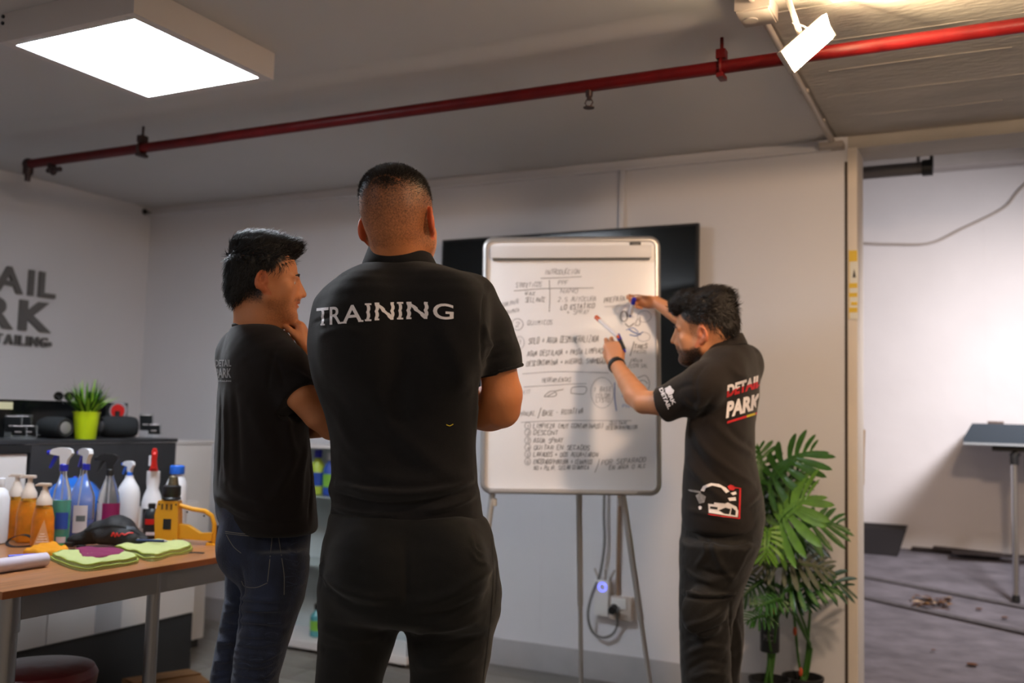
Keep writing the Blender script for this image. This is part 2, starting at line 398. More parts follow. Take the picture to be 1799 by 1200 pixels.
def ribbons(name, strokes, tree, off, m, parent, origin):
    """stitches, seams and marker lines lying on a surface: (pixel polyline, width m[, samples])"""
    mb = MB()
    for st in strokes:
        pts, wd = st[0], st[1]; H = [cast(tree, *p) for p in catmull(pts, 5)]; H = [h for h in H if h[0] is not None]
        if len(H) < 2: continue
        vs = []
        for i, (a, n) in enumerate(H):
            n = n if n@(a-CO) < 0 else -n; t = unit(H[min(i+1, len(H)-1)][0]-H[max(i-1, 0)][0]); s_ = unit(np.cross(t, n))
            vs += [a+n*off-s_*wd/2, a+n*(off+wd*.15), a+n*off+s_*wd/2]
        fs = []
        for i in range(len(H)-1):
            if np.linalg.norm(H[i][0]-H[i+1][0]) > .08: continue
            fs += [(3*i, 3*i+1, 3*i+4, 3*i+3), (3*i+1, 3*i+2, 3*i+5, 3*i+4)]
        mb.add(vs, fs)
    if not mb.f: return None
    return build(name, mb, m, parent, origin)

# ------------------------------------------------------------------ people
def frame(px, theta, pitch=0, roll=0):
    """axes of a body facing theta degrees clockwise from straight away: side (its right), forward, up"""
    a = math.atan((px-899.5)/FPX)*0; aw = unit((CF[0], CF[1], 0)); rt = unit((CR[0], CR[1], 0)); t = R(theta)
    f = math.cos(t)*aw+math.sin(t)*rt; s_ = math.cos(t)*rt-math.sin(t)*aw; u = np.array([0, 0, 1.])
    p = R(pitch); f2 = f*math.cos(p)+u*math.sin(p); u2 = np.cross(s_, f2); r_ = R(roll)
    s3 = s_*math.cos(r_)-u2*math.sin(r_); u3 = u2*math.cos(r_)+s_*math.sin(r_)   # +roll: right ear down
    return s3, f2, u3
def prow(py, pxl, pxr, d, ratio, theta, da=0):
    """one torso row from its outline in the photograph: depth d, front-to-back ratio, body heading theta"""
    A, B = P(pxl, py, d), P(pxr, py, d); c = (A+B)/2; w_ = np.linalg.norm(A-B)/2; t = R(theta)
    a = w_/math.sqrt(math.cos(t)**2+(ratio*math.sin(t))**2)
    s_, f, u = frame(0, theta); c = c+unit((CF[0], CF[1], 0))*da
    return (c[2], c[0], c[1], a, a*ratio, math.atan2(s_[1], s_[0]))
def head(S, c, fr, sc=1.0, jaw=1.0):
    """head of the body mesh: c = point between the ears, fr = (side, forward, up)"""
    s_, f, u = fr; Rm = np.stack([s_, f, u], 1)
    def L(x, y, z): return c+sc*(x*s_+y*f+z*u)
    def E(x, y, z, r, k=.012, mode='u', rot=None): S.ell(L(x, y, z), np.array(r)*sc, Rm if rot is None else Rm@rot, k*sc, mode)
    E(0, -.012, .042, (.077, .098, .083))
    E(0, -.045, .015, (.066, .058, .062), .02)
    E(0, -.02, .065, (.069, .083, .055), .02)
    E(0, .030, .030, (.066, .066, .070), .02)
    E(0, .045, -.020, (.058, .052, .062), .02)
    for q in (-1, 1):
        S.cone(L(q*.055, .012, -.052), L(q*.018, .082, -.098), .017*sc*jaw, .016*sc, .03*sc)
        S.cone(L(q*.058, .000, -.01), L(q*.055, .012, -.055), .016*sc*jaw, .017*sc, .03*sc)
        E(q*.043, .068, -.018, (.020, .018, .016), .02)      # cheekbone
        S.cone(L(q*.012, .096, .022), L(q*.044, .083, .020), .008*sc, .007*sc, .012*sc)    # brow
        E(q*.032, .104, .000, (.015, .013, .010), .012, 's')
        E(q*.031, .0805, .000, (.0135, .0135, .0125), .003)       # eyeball under lids
        E(q*.031, .096, .000, (.0115, .012, .0040), .002, 's')
        E(q*.0125, .103, -.037, (.008, .010, .007), .007)
    S.cone(L(0, .070, -.10), L(0, .060, -.075), .026*sc, .034*sc, .03*sc)
    E(0, .094, -.099, (.017, .013, .013), .014)               # chin
    E(0, .082, -.060, (.030, .022, .024), .015)
    E(0, .078, -.028, (.040, .022, .034), .012); S.cone(L(0, .086, .016), L(0, .099, -.030), .0125*sc, .0160*sc, .008*sc)
    S.cone(L(0, .103, -.036), L(0, .101, -.054), .010*sc, .010*sc, .008*sc)
    S.cone(L(0, .099, .014), L(0, .120, -.026), .0072*sc, .0092*sc, .008*sc)               # nose
    E(0, .121, -.031, (.0095, .009, .0075), .005)
    E(0, .105, -.0560, (.020, .0078, .0052), .003); E(0, .103, -.0675, (.018, .0078, .0055), .003)
    E(0, .109, -.061, (.024, .006, .0012), .003, 's')
    for q in (-1, 1):   # ears
        ca, sa = math.cos(q*.38), math.sin(q*.38); rot = np.array([[ca, -sa, 0], [sa, ca, 0], [0, 0, 1]])
        t_ = .22; rt = np.array([[1, 0, 0], [0, math.cos(t_), math.sin(t_)], [0, -math.sin(t_), math.cos(t_)]])
        S.cone(L(q*.070, -.004, -.004), L(q*.080, -.010, -.004), .012*sc, .009*sc, .006); E(q*.083, -.012, -.005, (.0078, .0185, .0325), .004, 'u', rot@rt)
        E(q*.0925, -.006, .002, (.0150, .0115, .0195), .001, 's', rot@rt); E(q*.0885, .000, -.012, (.006, .006, .008), .003, 's')
        E(q*.078, .005, -.010, (.005, .006, .006), .004, 'u')
        E(q*.080, -.003, -.033, (.006, .009, .009), .006, 'u'); E(q*.046, .050, -.045, (.020, .030, .030), .02)
    return L, Rm
def hand(S, w, d, n, side, curl=(25, 35, 25), thumb=(.55, .75, .3), s=1., per=None, k=.008):
    """w wrist point, d towards the knuckles, n the way the palm faces, side = towards the thumb"""
    d = unit(d); n = unit(n-np.dot(n, d)*d); side = unit(side-np.dot(side, d)*d-np.dot(side, n)*n)
    tips = []
    for i, (x, L0, L, r_) in enumerate(((.030, .088, (.043, .026, .021), .0088), (.010, .092, (.047, .030, .022), .009), (-.010, .088, (.043, .028, .021), .0086), (-.028, .080, (.034, .021, .019), .0077))):
        b = w+s*(d*L0+side*x); S.cone(w+s*(d*.012+side*x*.6), b, .0125*s, .0118*s, k+.008)
        S.cone(w+s*(d*.03+side*x*.8+n*.006), w+s*(d*L0*.9+side*x+n*.003), .011*s, .0095*s, k+.006)
        c = (per[i] if per else curl); a = 0; p = b; dd = d
        for j in range(3):
            a += R(c[j]); v_ = unit(math.cos(a)*d+math.sin(a)*n+side*x*2.0*(.4 if a > .8 else 1)); q = p+s*L[j]*v_
            S.cone(p, q, r_*s*(1, .93, .86)[j], r_*s*(.93, .86, .74)[j], .003); p = q
        tips.append(p)
    b = w+s*(d*.022+side*.024+n*.006); t = unit(thumb[0]*side+thumb[1]*d+thumb[2]*n)
    S.cone(b, b+s*t*.040, .0150*s, .0115*s, k+.006); p = b+s*t*.040; t2 = unit(t*.9+d*.25+n*.25-side*.15)
    S.cone(p, p+s*t2*.030, .0108*s, .0096*s, .004); p2 = p+s*t2*.030; t3 = unit(t2+n*.25-side*.3)
    S.cone(p2, p2+s*t3*.024, .0096*s, .0078*s, .003); tips.append(p2+s*t3*.024)
    return tips
def strands(name, pts, nrm, dirs, length, width, m, parent, origin, grav=0., segs=3):
    """thousands of tapered locks of hair as one mesh"""
    n = len(pts); V = []; Fq = []
    side = np.cross(nrm, dirs); side /= np.linalg.norm(side, axis=1, keepdims=True)+1e-9
    rows = []
    for i in range(segs+1):
        t = i/segs; c = pts+dirs*(length*t)[:, None]+nrm*(length*t*(1-t)*.35)[:, None]; c[:, 2] -= grav*length*t*t
        w_ = (width*(1-t*.85))[:, None]; rows += [c-side*w_/2, c+nrm*w_*.5, c+side*w_/2]
    V = np.concatenate(rows); k = 3*(segs+1); ar = np.arange(n); q = []
    for i in range(segs):
        for j in (0, 1): q.append(np.stack([ar+(3*i+j)*n, ar+(3*i+j+1)*n, ar+(3*i+3+j+1)*n, ar+(3*i+3+j)*n], 1))
    return fastmesh(name, V, np.concatenate(q), m, parent, origin)
def skin_attr(o, v, hairf, red=None):
    """where short hair grows on the scalp and beard: a colour of the person, not of the light"""
    a = o.data.color_attributes.new('hairmask', 'FLOAT_COLOR', 'POINT'); c = np.zeros((len(v), 4), np.float32); c[:, 0] = hairf; c[:, 3] = 1
    if red is not None: c[:, 1] = red
    a.data.foreach_set('color', c.ravel())
def skin_mat(name, col, haircol):
    m = mat(name, col, .48, sss=.12, bump=.06, bscale=160, var=.0); nt = m.node_tree; b = nt.nodes['Principled BSDF']
    at = nt.nodes.new('ShaderNodeVertexColor'); at.layer_name = 'hairmask'; sp = nt.nodes.new('ShaderNodeSeparateColor'); nt.links.new(at.outputs[0], sp.inputs[0])
    co = nt.nodes.new('ShaderNodeTexCoord'); no = nt.nodes.new('ShaderNodeTexNoise'); no.inputs['Scale'].default_value = 260; no.inputs['Detail'].default_value = 2; nt.links.new(co.outputs['Object'], no.inputs['Vector'])
    ad = nt.nodes.new('ShaderNodeMath'); ad.operation = 'MULTIPLY_ADD'; ad.inputs[1].default_value = 1.1; ad.inputs[2].default_value = -.55; nt.links.new(no.outputs['Fac'], ad.inputs[0])
    mu = nt.nodes.new('ShaderNodeMath'); mu.operation = 'ADD'; nt.links.new(sp.outputs[0], mu.inputs[0]); nt.links.new(ad.outputs[0], mu.inputs[1])
    gate = nt.nodes.new('ShaderNodeMath'); gate.operation = 'MULTIPLY'; gate.use_clamp = True; nt.links.new(mu.outputs[0], gate.inputs[0])
    g2 = nt.nodes.new('ShaderNodeMath'); g2.operation = 'MULTIPLY'; g2.use_clamp = True; g2.inputs[1].default_value = 4; nt.links.new(sp.outputs[0], g2.inputs[0]); nt.links.new(g2.outputs[0], gate.inputs[1])
    mr = nt.nodes.new('ShaderNodeMix'); mr.data_type = 'RGBA'; mr.inputs[6].default_value = (*col, 1); mr.inputs[7].default_value = (col[0]*.95, col[1]*.42, col[2]*.40, 1); nt.links.new(sp.outputs[1], mr.inputs[0])
    mx = nt.nodes.new('ShaderNodeMix'); mx.data_type = 'RGBA'; mx.inputs[7].default_value = (*haircol, 1)
    nt.links.new(gate.outputs[0], mx.inputs[0]); nt.links.new(mr.outputs[2], mx.inputs[6]); nt.links.new(mx.outputs[2], b.inputs['Base Color'])
    return m
def cloth_mat(name, col, rough=.85, weave=900, wb=.25, var=.12, sheen=.12, vscale=5):
    m = mat(name, col, rough, bump=wb, bscale=weave, var=var, vscale=vscale, sheen=sheen, spec=.25); return m
# ================================================================== ROOM
YW = 4.48; ZC = 2.555; XL = -4.90; XJ = -.594; XJ2 = -.553; YF = -2.5; XR = 2.6
YA = 6.5
def room():
    # floor of grey laminate boards
    fl = struct('floor', MB().box((XL-.1, YF, -.08), (XR, YW+.12, -.012)), mat('floor_bed', (.10, .095, .09), .8))
    wm = []
    for i, c in enumerate(((.22, .205, .185), (.19, .175, .16), (.25, .235, .21))):
        wm.append(mat('grey_oak_laminate_%s' % 'abc'[i], c, .42, bump=.08, bscale=30, var=.35, vscale=7, stretch=(1.2, 14, 1)))
    mes = []
    for m_ in wm:
        mb = MB().box((0, 0, -.012), (1.196, .189, 0), 0, .0015); o = build('plank', mb, m_, fl); mes.append(o.data); bpy.data.objects.remove(o)
    rs = random.Random(3); n = 0
    y = YW-.005
    while y > 2.0 and n < 290:
        y -= .192; x = XL+.01-rs.uniform(0, 1.1)
        while x < .3:
            if x+1.2 > XL-1:
                x0 = x; pl = bpy.data.objects.new('plank', rs.choice(mes)); COL.objects.link(pl); pl.parent = fl; pl.location = (x, y, 0); n += 1
                if x < XL+.01: pl.scale.x = (x+1.196-XL-.01)/1.196; pl.location.x = XL+.01
            x += 1.2
    mb = MB(); mb.box((XL, YF, -.012), (XR, 2.1, -.001)); mb.box((.3, 2.1, -.012), (XR, YW+.10, -.001)); struct('floor_board_field', mb, wm[0], fl)
    # walls
    w = MB().box((XL-.12, YW, 0), (XJ, YW+.12, ZC+.02)); wb = struct('wall_back', w, M['wall'])
    struct('wall_left', MB().box((XL-.12, YF, 0), (XL, YW+.12, ZC+.02)), M['wall'])
    struct('wall_front', MB().box((XL-.12, YF-.12, 0), (XR+.12, YF, ZC+.02)), M['wall'])
    struct('wall_right', MB().box((XR, YF, 0), (XR+.12, YW+.12, ZC+.02)), M['wall'])
    # two plasterboard joints seen faintly on the back wall
    mb = MB(); mb.box((XL, YW-.0015, 1.27), (-1.72, YW, 1.2715)); mb.box((-2.06, YW-.0015, .13), (-2.058, YW, 1.3)); struct('trim_7', mb, M['wall'])
    # ceiling: smooth left part with a shallow downstand line, board-marked concrete right of the conduit
    c = MB(); c.box((XL-.12, YF, ZC), (-.655, 3.02, ZC+.1)); c.box((XL-.12, 3.02, ZC-.018), (-.655, YW+.12, ZC+.1)); c.box((XL-.12, 1.98, ZC-.006), (-3.1, 1.985, ZC+.02))
    # rounded shoulder of the step
    vs = []; n = 8
    for x in (XL-.12, -.655): vs += [(x, 2.90+.12*i/n, ZC-.018*(1-math.cos(math.pi*i/n))/2-.0005) for i in range(n+1)]
    c.add(vs, [(i, i+1, n+2+i, n+1+i) for i in range(n)])
    struct('ceiling', c, M['ceil'])
    # concrete soffit with raised board marks; rough patch upper right, floodlight glow painted into its paler colour
    c = MB(); c.box((-.655, 2.30, ZC-.006), (XR, YW+.12, ZC+.10)); slab = struct('ceiling_concrete', c, M['concrete'])
    c = MB(); c.box((-.655, YF, ZC), (XR, 2.30, ZC+.10)); struct('ceiling_plain', c, M['ceil'])
    rs = random.Random(11); y = 3.02; k = 0; mes = []
    while y < YW-.05:
        mb = MB(); dz = rs.uniform(0, .0004)
        mb.box((-.64, y, ZC-.010-dz), (1.6, y+.2895, ZC-.005))
        o = build('board_mark', mb, M['concrete'], slab)
        mb = MB(); x = -.60
        pts = []
        while x < 1.5:
            pts.append((x, y+.289+rs.uniform(-.003, .003), ZC-.0125-dz)); x += rs.uniform(.05, .16)
        k0 = rs.randint(0, 4); k1 = rs.randint(k0+3, len(pts)); pts = pts[k0:k1]; mb.tube(pts, [rs.uniform(.0004, .0018) for _ in pts], 6); build('mortar_ridge', mb, M['concrete'], slab)
        y += .29
    mb = MB(); mb.box((-.44, 2.30, ZC-.026), (1.9, 2.98, ZC-.006), 0, .008); o = build('lit_rough_patch', mb, M['concrete_lit'], slab)
    crack = catmull([(-.38, 2.72, ZC-.030), (-.2, 2.70, ZC-.030), (-.02, 2.60, ZC-.030), (.10, 2.62, ZC-.030), (.20, 2.74, ZC-.030), (.34, 2.78, ZC-.030), (.6, 2.86, ZC-.030)], 6)
    build('crack', MB().tube([np.array(p)+(0, rs.uniform(-.006, .006), 0) for p in crack], .0042, 6), mat('painted_crack_shade', (.09, .07, .05), .9), slab)  # dark tube stands for the shade inside the crack
    # lintel over the opening
    zb = PL(1650, 246, 1, YW)[2]; zl = PL(1650, 219, 1, YW)[2]
    mb = MB(); mb.box((XJ, YW, zb), (XR, YW+.25, ZC+.02)); struct('trim_1', mb, M['concrete'])
    mb = MB(); mb.box((XJ-.02, YW-.035, zl-.012), (1.8, YW, zl+.012), 0, .004); struct('trim_2', mb, M['conduit'])
    # jamb: white end profile, dark strip painted as the shade in the gap, wall end
    mb = MB(); mb.box((XJ, YW-.012, 0), (XJ2, YW+.20, zb), 0, .003); struct('door_1', mb, mat('jamb_paint', (.72, .64, .56), .5, var=.05))
    mb = MB(); mb.box((XJ-.013, YW-.004, 0), (XJ-.001, YW, 2.43)); struct('trim_3', mb, mat('gap_shade', (.06, .045, .035), .8))
    # baseboard
    mb = MB(); mb.box((-3.9, YW-.012, 0), (XJ-.02, YW, .132), 0, .002); mb.box((XL, YW-.012, 0), (-3.9, YW, .132)); struct('baseboard_back', mb, M['baseb'])
    struct('baseboard_left', MB().box((XL, YF, 0), (XL+.012, YW-.012, .132)), M['baseb'])
    # cable trunking below the ceiling, vertical cable cover, ceiling joint
    mb = MB(); zt = PL(850, 300, 1, YW)[2]; mb.box((XL, YW-.026, 2.484), (XJ-.07, YW, 2.500), 0, .003); struct('trim_4', mb, M['wall'])
    xa = PL(1095, 340, 1, YW)[0]; mb = MB(); mb.box((xa-.013, YW-.024, 2.0), (xa+.013, YW, 2.484), 0, .003); struct('trim_5', mb, M['wall'])
    # ramp bay beyond the opening
    z0, z1 = 0.0, .50; y1 = YA
    fm = mat('ramp_concrete', (.19, .175, .205), .8, bump=.6, bscale=26, var=.42, vscale=9, stretch=(.7, 1.6, 1))
    mb = MB(); X0, X1 = -2.4, 2.6; mb.add([(X0, YW+.12, 0), (X1, YW+.12, 0), (X1, YA, z1-.03), (X0, YA, z1+.03), (X0, YW+.12, -.1), (X1, YW+.12, -.1), (X1, YA, -.1), (X0, YA, -.1)], [(0, 1, 2, 3), (4, 7, 6, 5), (0, 4, 5, 1), (1, 5, 6, 2), (2, 6, 7, 3), (3, 7, 4, 0)])
    mb.box((XJ2, YW-.01, -.1), (XR, YW+.13, -.0005)); rmp = struct('floor_ramp', mb, fm)
    # thin darker bands along the groove lines of the ramp
    def rz(x, y): return (y-YW-.12)/(YA-YW-.12)*(z1+.03-(x-X0)/(X1-X0)*.06)
    for (a, b) in (((1513, 1012), (1799, 1066)), ((1513, 1048), (1799, 1110))):
        pa = ramp_hit(*a); pb = ramp_hit(*b); d = unit(pb-pa); pa = pa-d*.6; pb = pb+d*.5
        nn = unit(np.cross(d, (0, -.25, 1.))); mb = MB(); mb.obox((pa+pb)/2+np.array([0, 0, .0015]), (pb-pa)/2, nn*.016, np.array([0, 0, .002])); build('groove_band', mb, mat('dark_groove', (.11, .10, .11), .9, var=.3, vscale=30), rmp)
    struct('wall_ramp', MB().box((X0, YA, -.1), (X1, YA+.1, 3.3)), M['wall_far'])
    struct('wall_ramp_left', MB().box((X0-.1, YW+.12, -.1), (X0, YA, 3.3)), M['wall_far']); struct('wall_ramp_right', MB().box((X1, YW+.12, -.1), (X1+.1, YA, 3.3)), M['wall_far'])
    struct('ceiling_ramp', MB().box((X0, YW+.12, 2.95), (X1, YA, 3.05)), M['concrete'])
    zq = PL(1650, 292, 1, YA-.16)[2]; struct('trim_6', MB().box((X0, YA-.16, zq), (X1, YA, 3.0), 0, .004), mat('beam_paint', (.50, .46, .45), .8, bump=.3, bscale=20, var=.1))
    xs = PL(1731, 500, 1, YA)[0]; mb = MB(); mb.box((xs-.002, YA-.0015, .45), (xs+.002, YA, 2.7)); struct('trim_8', mb, M['wall_far'])
def ramp_z(x, y): return (y-YW-.12)/(YA-YW-.12)*(.53-(x+2.4)/5.0*.06)
def ramp_hit(px, py):
    v = ray(px, py); t = 4.
    for _ in range(40):
        p = CO+v*t; t += (p[2]-ramp_z(p[0], p[1]))/(-v[2]+.25*v[1])*.7
    return CO+v*t

def fixtures():
    # ceiling panel
    A = [PL(33, 82, 2, ZC-.10), PL(230, 32, 2, ZC-.10), PL(452, 135, 2, ZC-.10), PL(265, 172, 2, ZC-.10)]
    x0, x1 = (A[0][0]+A[3][0])/2, (A[1][0]+A[2][0])/2; y0, y1 = (A[0][1]+A[1][1])/2, (A[2][1]+A[3][1])/2
    c = ((x0+x1)/2, (y0+y1)/2, ZC); z = ZC-.10; e = .018
    T = Thing('ceiling_light', 'square-edged white LED panel box mounted on the ceiling, brightly lit', 'light', c)
    mb = MB(); 
    for lo, hi in (((x0-e-.02, y0-e-.02, z), (x0, y1+e+.02, ZC)), ((x1, y0-e-.02, z), (x1+e+.02, y1+e+.02, ZC)), ((x0, y0-e-.02, z), (x1, y0, ZC)), ((x0, y1, z), (x1, y1+e+.02, ZC))): mb.box(lo, hi, 0, .002)
    T.part('frame', mb, mat('frame_white_enamel', (.62, .57, .55), .45))
    T.part('diffuser', MB().box((x0, y0, z+.002), (x1, y1, z+.006)), mat('lit_diffuser', (.9, .9, .9), .5, emit=(.84, .91, 1.0), es=34.0))
    for (xx, yy) in ((x0-.02, y0-.04), (x1+.02, y0-.04)):
        for zz in (ZC-.035, ZC-.012): T.part('screw', MB().cyl((xx, yy+.001, zz), (xx, yy-.004, zz), .006, .006, 10), M['black'])
    # sprinkler pipe
    zp = ZC-.12; yp = 3.13; xe = PL(50, 290, 1, yp)[0]
    T = Thing('sprinkler_pipe', 'long red painted sprinkler pipe running under the ceiling', 'pipe', (-2, yp, zp))
    pp = lambda px: PL(px, 0, 1, yp)[0]
    T.part('pipe', MB().cyl((xe, yp, zp), (2.4, yp, zp), .0225, .0225, 24), M['pipe'])
    T.part('elbow', MB().sph((xe, yp, zp), .030, 16).cyl((xe, yp, zp), (xe, yp, zp-.05), .026, .024, 16).cyl((xe, yp, zp-.05), (xe, yp, zp-.085), .016, .013, 12), M['pipe_d'], label='dark end elbow with nozzle')
    xv = PL(97, 298, 1, yp)[0]; T.part('branch_outlet', MB().cyl((xv-.03, yp, zp-.02), (xv-.01, yp, zp-.055), .022, .018, 12).cyl((xv-.04, yp-.01, zp-.050), (xv+.05, yp-.01, zp-.050), .012, .012, 10).sph((xv, yp-.01, zp-.055), .022, 12, 0, (1, .7, 1)), M['pipe_d'])
    for px, m_ in ((250, M['pipe_d']), (1268, M['pipe'])):
        x = PL(px, 105 if px > 900 else 252, 1, yp)[0]; mb = MB()
        ring = [(x, yp+.027*math.cos(t), zp+.027*math.sin(t)) for t in np.linspace(0, 2*math.pi, 21)]; mb.tube(ring, .006, 8, caps=False); mb.box((x-.012, yp-.028, zp-.040), (x+.012, yp+.028, zp-.026), 0, .002)
        mb.cyl((x, yp, zp+.03), (x, yp, ZC-.018), .006, .006, 8); mb.box((x-.016, yp-.02, zp+.026), (x+.016, yp+.02, zp+.058), 0, .003)
        T.part('pipe_clamp', mb, m_)
    x = PL(1035, 165, 1, yp)[0]; mb = MB().cyl((x, yp, zp-.015), (x, yp, zp-.040), .014, .012, 12).cyl((x, yp, zp-.040), (x, yp, zp-.052), .009, .009, 10)
    for q in (-1, 1): mb.tube([(x+q*.009, yp, zp-.050), (x+q*.015, yp, zp-.062), (x+q*.004, yp, zp-.078)], .0025, 6)
    mb.cyl((x, yp, zp-.078), (x, yp, zp-.081), .020, .020, 16)
    T.part('sprinkler_head', mb, M['pipe_d'])
    # conduit along the concrete edge, with box
    xc = -.655; zc_ = ZC-.022
    T = Thing('conduit', 'grey plastic electrical conduit tube along the ceiling edge by the floodlight', 'conduit', (xc, 3.2, zc_))
    T.part('tube', MB().cyl((xc, 1.6, zc_), (xc, 2.86, zc_), .0115, .0115, 14).cyl((xc, 3.02, zc_-.0), (xc, YW-.06, zc_-.018), .0115, .0115, 14), M['conduit'])
    T.part('elbow', MB().tube([(xc, YW-.065, zc_-.016), (xc, YW-.035, zc_-.02), (xc+.004, YW-.02, zc_-.045)], .0135, 12), M['conduit'])
    T.part('fitting', MB().box((xc-.055, YW-.075, ZC-.07), (xc+.05, YW-.001, ZC-.045), 0, .004), M['conduit'])
    for y in (2.1, 3.75, 4.15): T.part('clip', MB().box((xc-.016, y-.01, zc_-.012), (xc+.016, y+.01, ZC-.001 if y < 3.02 else ZC-.019), 0, .003), M['conduit'])
    jb = PL(1355, 45, 2, ZC-.03); T = Thing('junction_box', 'grey square electrical junction box on the ceiling beside the floodlight', 'junction box', (xc, 2.93, ZC))
    T.part('box', MB().box((xc-.055, 2.86, ZC-.052), (xc+.052, 2.99, ZC-.0005), 0, .004), M['conduit'])
    T.part('lid', MB().box((xc-.050, 2.865, ZC-.058), (xc+.047, 2.985, ZC-.052), 0, .002), M['conduit']); T.part('gland', MB().cyl((xc-.02, 2.93, ZC-.058), (xc-.02, 2.93, ZC-.062), .022, .022, 18), M['conduit'])
    # floodlight
    q = [(1450, 25), (1462, 67), (1398, 123), (1378, 88)]
    dd = 2.88; c = (P(1450, 25, dd)+P(1398, 123, dd))/2
    # face plane: long edge runs down-left, short edge across; faces down and away from the camera to the right
    a_ = P(1450, 25, dd+.02)-P(1378, 88, dd-.03); b_ = P(1378, 88, dd)-P(1398, 123, dd-.055)
    n_ = unit((.80, -.60, .04)); corn = [CO+ray(*p)*(((c-CO)@n_)/(ray(*p)@n_)) for p in q]
    a_ = unit(corn[0]-corn[3]); b_ = unit(np.cross(n_, a_)); c = sum(corn)/4; ha = np.linalg.norm(corn[0]-corn[3])/2; hb = abs((corn[3]-corn[2])@b_)/2
    T = Thing('floodlight', 'small rectangular LED floodlight on a bracket, lit bright white by the red pipe', 'light', c)
    T.part('lens', MB().prism(corn, n_*.004), mat('lit_lens', (1, 1, 1), .4, emit=(1, .76, .46), es=620))
    bk = c-n_*.012; T.part('housing', MB().obox(bk, a_*(ha+.004), b_*(hb+.004), n_*.010, 0, .003), mat('housing_grey', (.35, .32, .29), .5))
    mb = MB()
    for i in range(7): mb.obox(bk-n_*.018+a_*(-.055+i*.018), a_*.002, b_*hb*.8, n_*.010)
    T.part('heat_sink', mb, M['conduit'])
    top = np.array([c[0]-.06, c[1]-.05, ZC]); e1 = bk-n_*.012
    T.part('bracket', MB().tube([top-(0, 0, .005), top-(0, 0, .03), e1+b_*.0], .0085, 10).cyl(top, top-np.array([0, 0, .006]), .02, .02, 14), M['conduit'])
    # thin wire
    w_ = catmull([P(1392, 40, 2.86), P(1408, 44, 2.86), P(1420, 50, 2.87)], 4); T.part('wire', MB().tube(w_, .002, 6), M['conduit'])
    # television on the back wall
    x0, x1 = PL(780, 425, 1, YW-.06)[0], PL(1229, 390, 1, YW-.06)[0]; z1 = (PL(780, 425, 1, YW-.06)[2]+PL(1229, 390, 1, YW-.06)[2])/2; z0 = z1-(x1-x0)*.575
    T = Thing('television', 'large black flat television on the wall behind the whiteboard', 'television', ((x0+x1)/2, YW, (z0+z1)/2))
    T.part('housing', MB().box((x0+.08, YW-.052, z0+.08), (x1-.08, YW-.001, z1-.08), 0, .006).box((x0, YW-.078, z0), (x1, YW-.05, z1), 0, .003), M['black'])
    T.part('screen', MB().box((x0+.012, YW-.0795, z0+.020), (x1-.012, YW-.077, z1-.012)), mat('screen_glass', (.006, .008, .009), .16))
    # router / extender and sockets
    x, _, z = PL(1062, 1048, 1, YW); T = Thing('power_adapter', 'white wall plug-in wireless extender with glowing blue ring', 'extender', (x, YW, z))
    T.part('body', MB().box((x-.037, YW-.045, z-.085), (x+.037, YW-.004, z+.085), 0, .008), M['plastic_w'])
    ring = [(x+.006+.019*math.cos(t), YW-.0462, z+.052+.019*math.sin(t)) for t in np.linspace(0, 2*math.pi, 25)]
    T.part('light_ring', MB().tube(ring, .0032, 6, caps=False), mat('blue_led_ring', (.1, .12, .9), .4, emit=(.12, .14, 1.0), es=2.2))
    T.part('power_button', MB().cyl((x+.006, YW-.045, z+.052), (x+.006, YW-.047, z+.052), .012, .012, 16), M['plastic_w'])
    for dx, dx2 in ((-.018, -.042), (.014, .014), (.037, .062)):
        T.part('antenna', MB().tube([(x+dx, YW-.03, z+.08), (x+dx*.8+dx2*.2, YW-.03, z+.092), (x+dx2, YW-.03, z+.135)], .005, 8), M['conduit'])
    x2, _, z2 = PL(1095, 1067, 1, YW); T = Thing('wall_socket', 'beige double wall socket with a round black plug right of the extender', 'socket', (x2, YW, z2))
    T.part('plate', MB().box((x2-.055, YW-.042, z2-.055), (x2+.055, YW-.001, z2+.055), 0, .008), mat('beige_plastic', (.52, .45, .40), .45))
    T.part('cover', MB().box((x2-.045, YW-.048, z2-.002), (x2+.03, YW-.041, z2+.05), 0, .004), M['plastic_w'])
    T.part('plug', MB().cyl((x2-.028, YW-.045, z2), (x2-.028, YW-.082, z2-.006), .021, .019, 18), M['black'])
    g = lambda px, py, dy=.03: PL(px, py, 1, YW-dy)
    pts = catmull([g(1062, 850), g(1061, 905), g(1062, 955), g(1055, 1005), g(1040, 1045, .055), g(1033, 1080, .055), g(1040, 1108), g(1057, 1120), g(1075, 1115), g(1084, 1100), g(1085, 1080, .06), g(1087, 1068, .085)], 8)
    single('power_cable', MB().tube(pts, .0065, 10), mat('grey_cable', (.16, .155, .155), .5), 'grey power cable looping down the wall from behind the whiteboard', 'cable', g(1060, 1000))
    # thin brown conduit down to the socket
    xa = PL(1088, 960, 1, YW)[0]; mb = MB().cyl((xa, YW-.012, z2+.05), (xa, YW-.012, 1.25), .009, .009, 10); single('wall_conduit', mb, mat('brown_conduit', (.30, .20, .14), .5), 'thin brownish conduit running down the wall to the beige socket', 'conduit', (xa, YW, z2))
    # small hook and black sensor near the ceiling corner
    p = PL(254, 372, 1, YW-.05); single('corner_sensor', MB().sph(p, .02, 12).cyl(p, (p[0], YW, p[2]), .008, .008, 8), M['black'], 'small black sensor in the upper left corner of the room', 'sensor', p)
    # roller tube in the bay
    a, b = PL(1500, 304, 1, 5.0), PL(1634, 296, 1, 5.0); b[2] = a[2] = (a[2]+b[2])/2; T = Thing('blind_tube', 'dark grey roller tube with black end cap beyond the opening', 'roller blind', (a+b)/2)
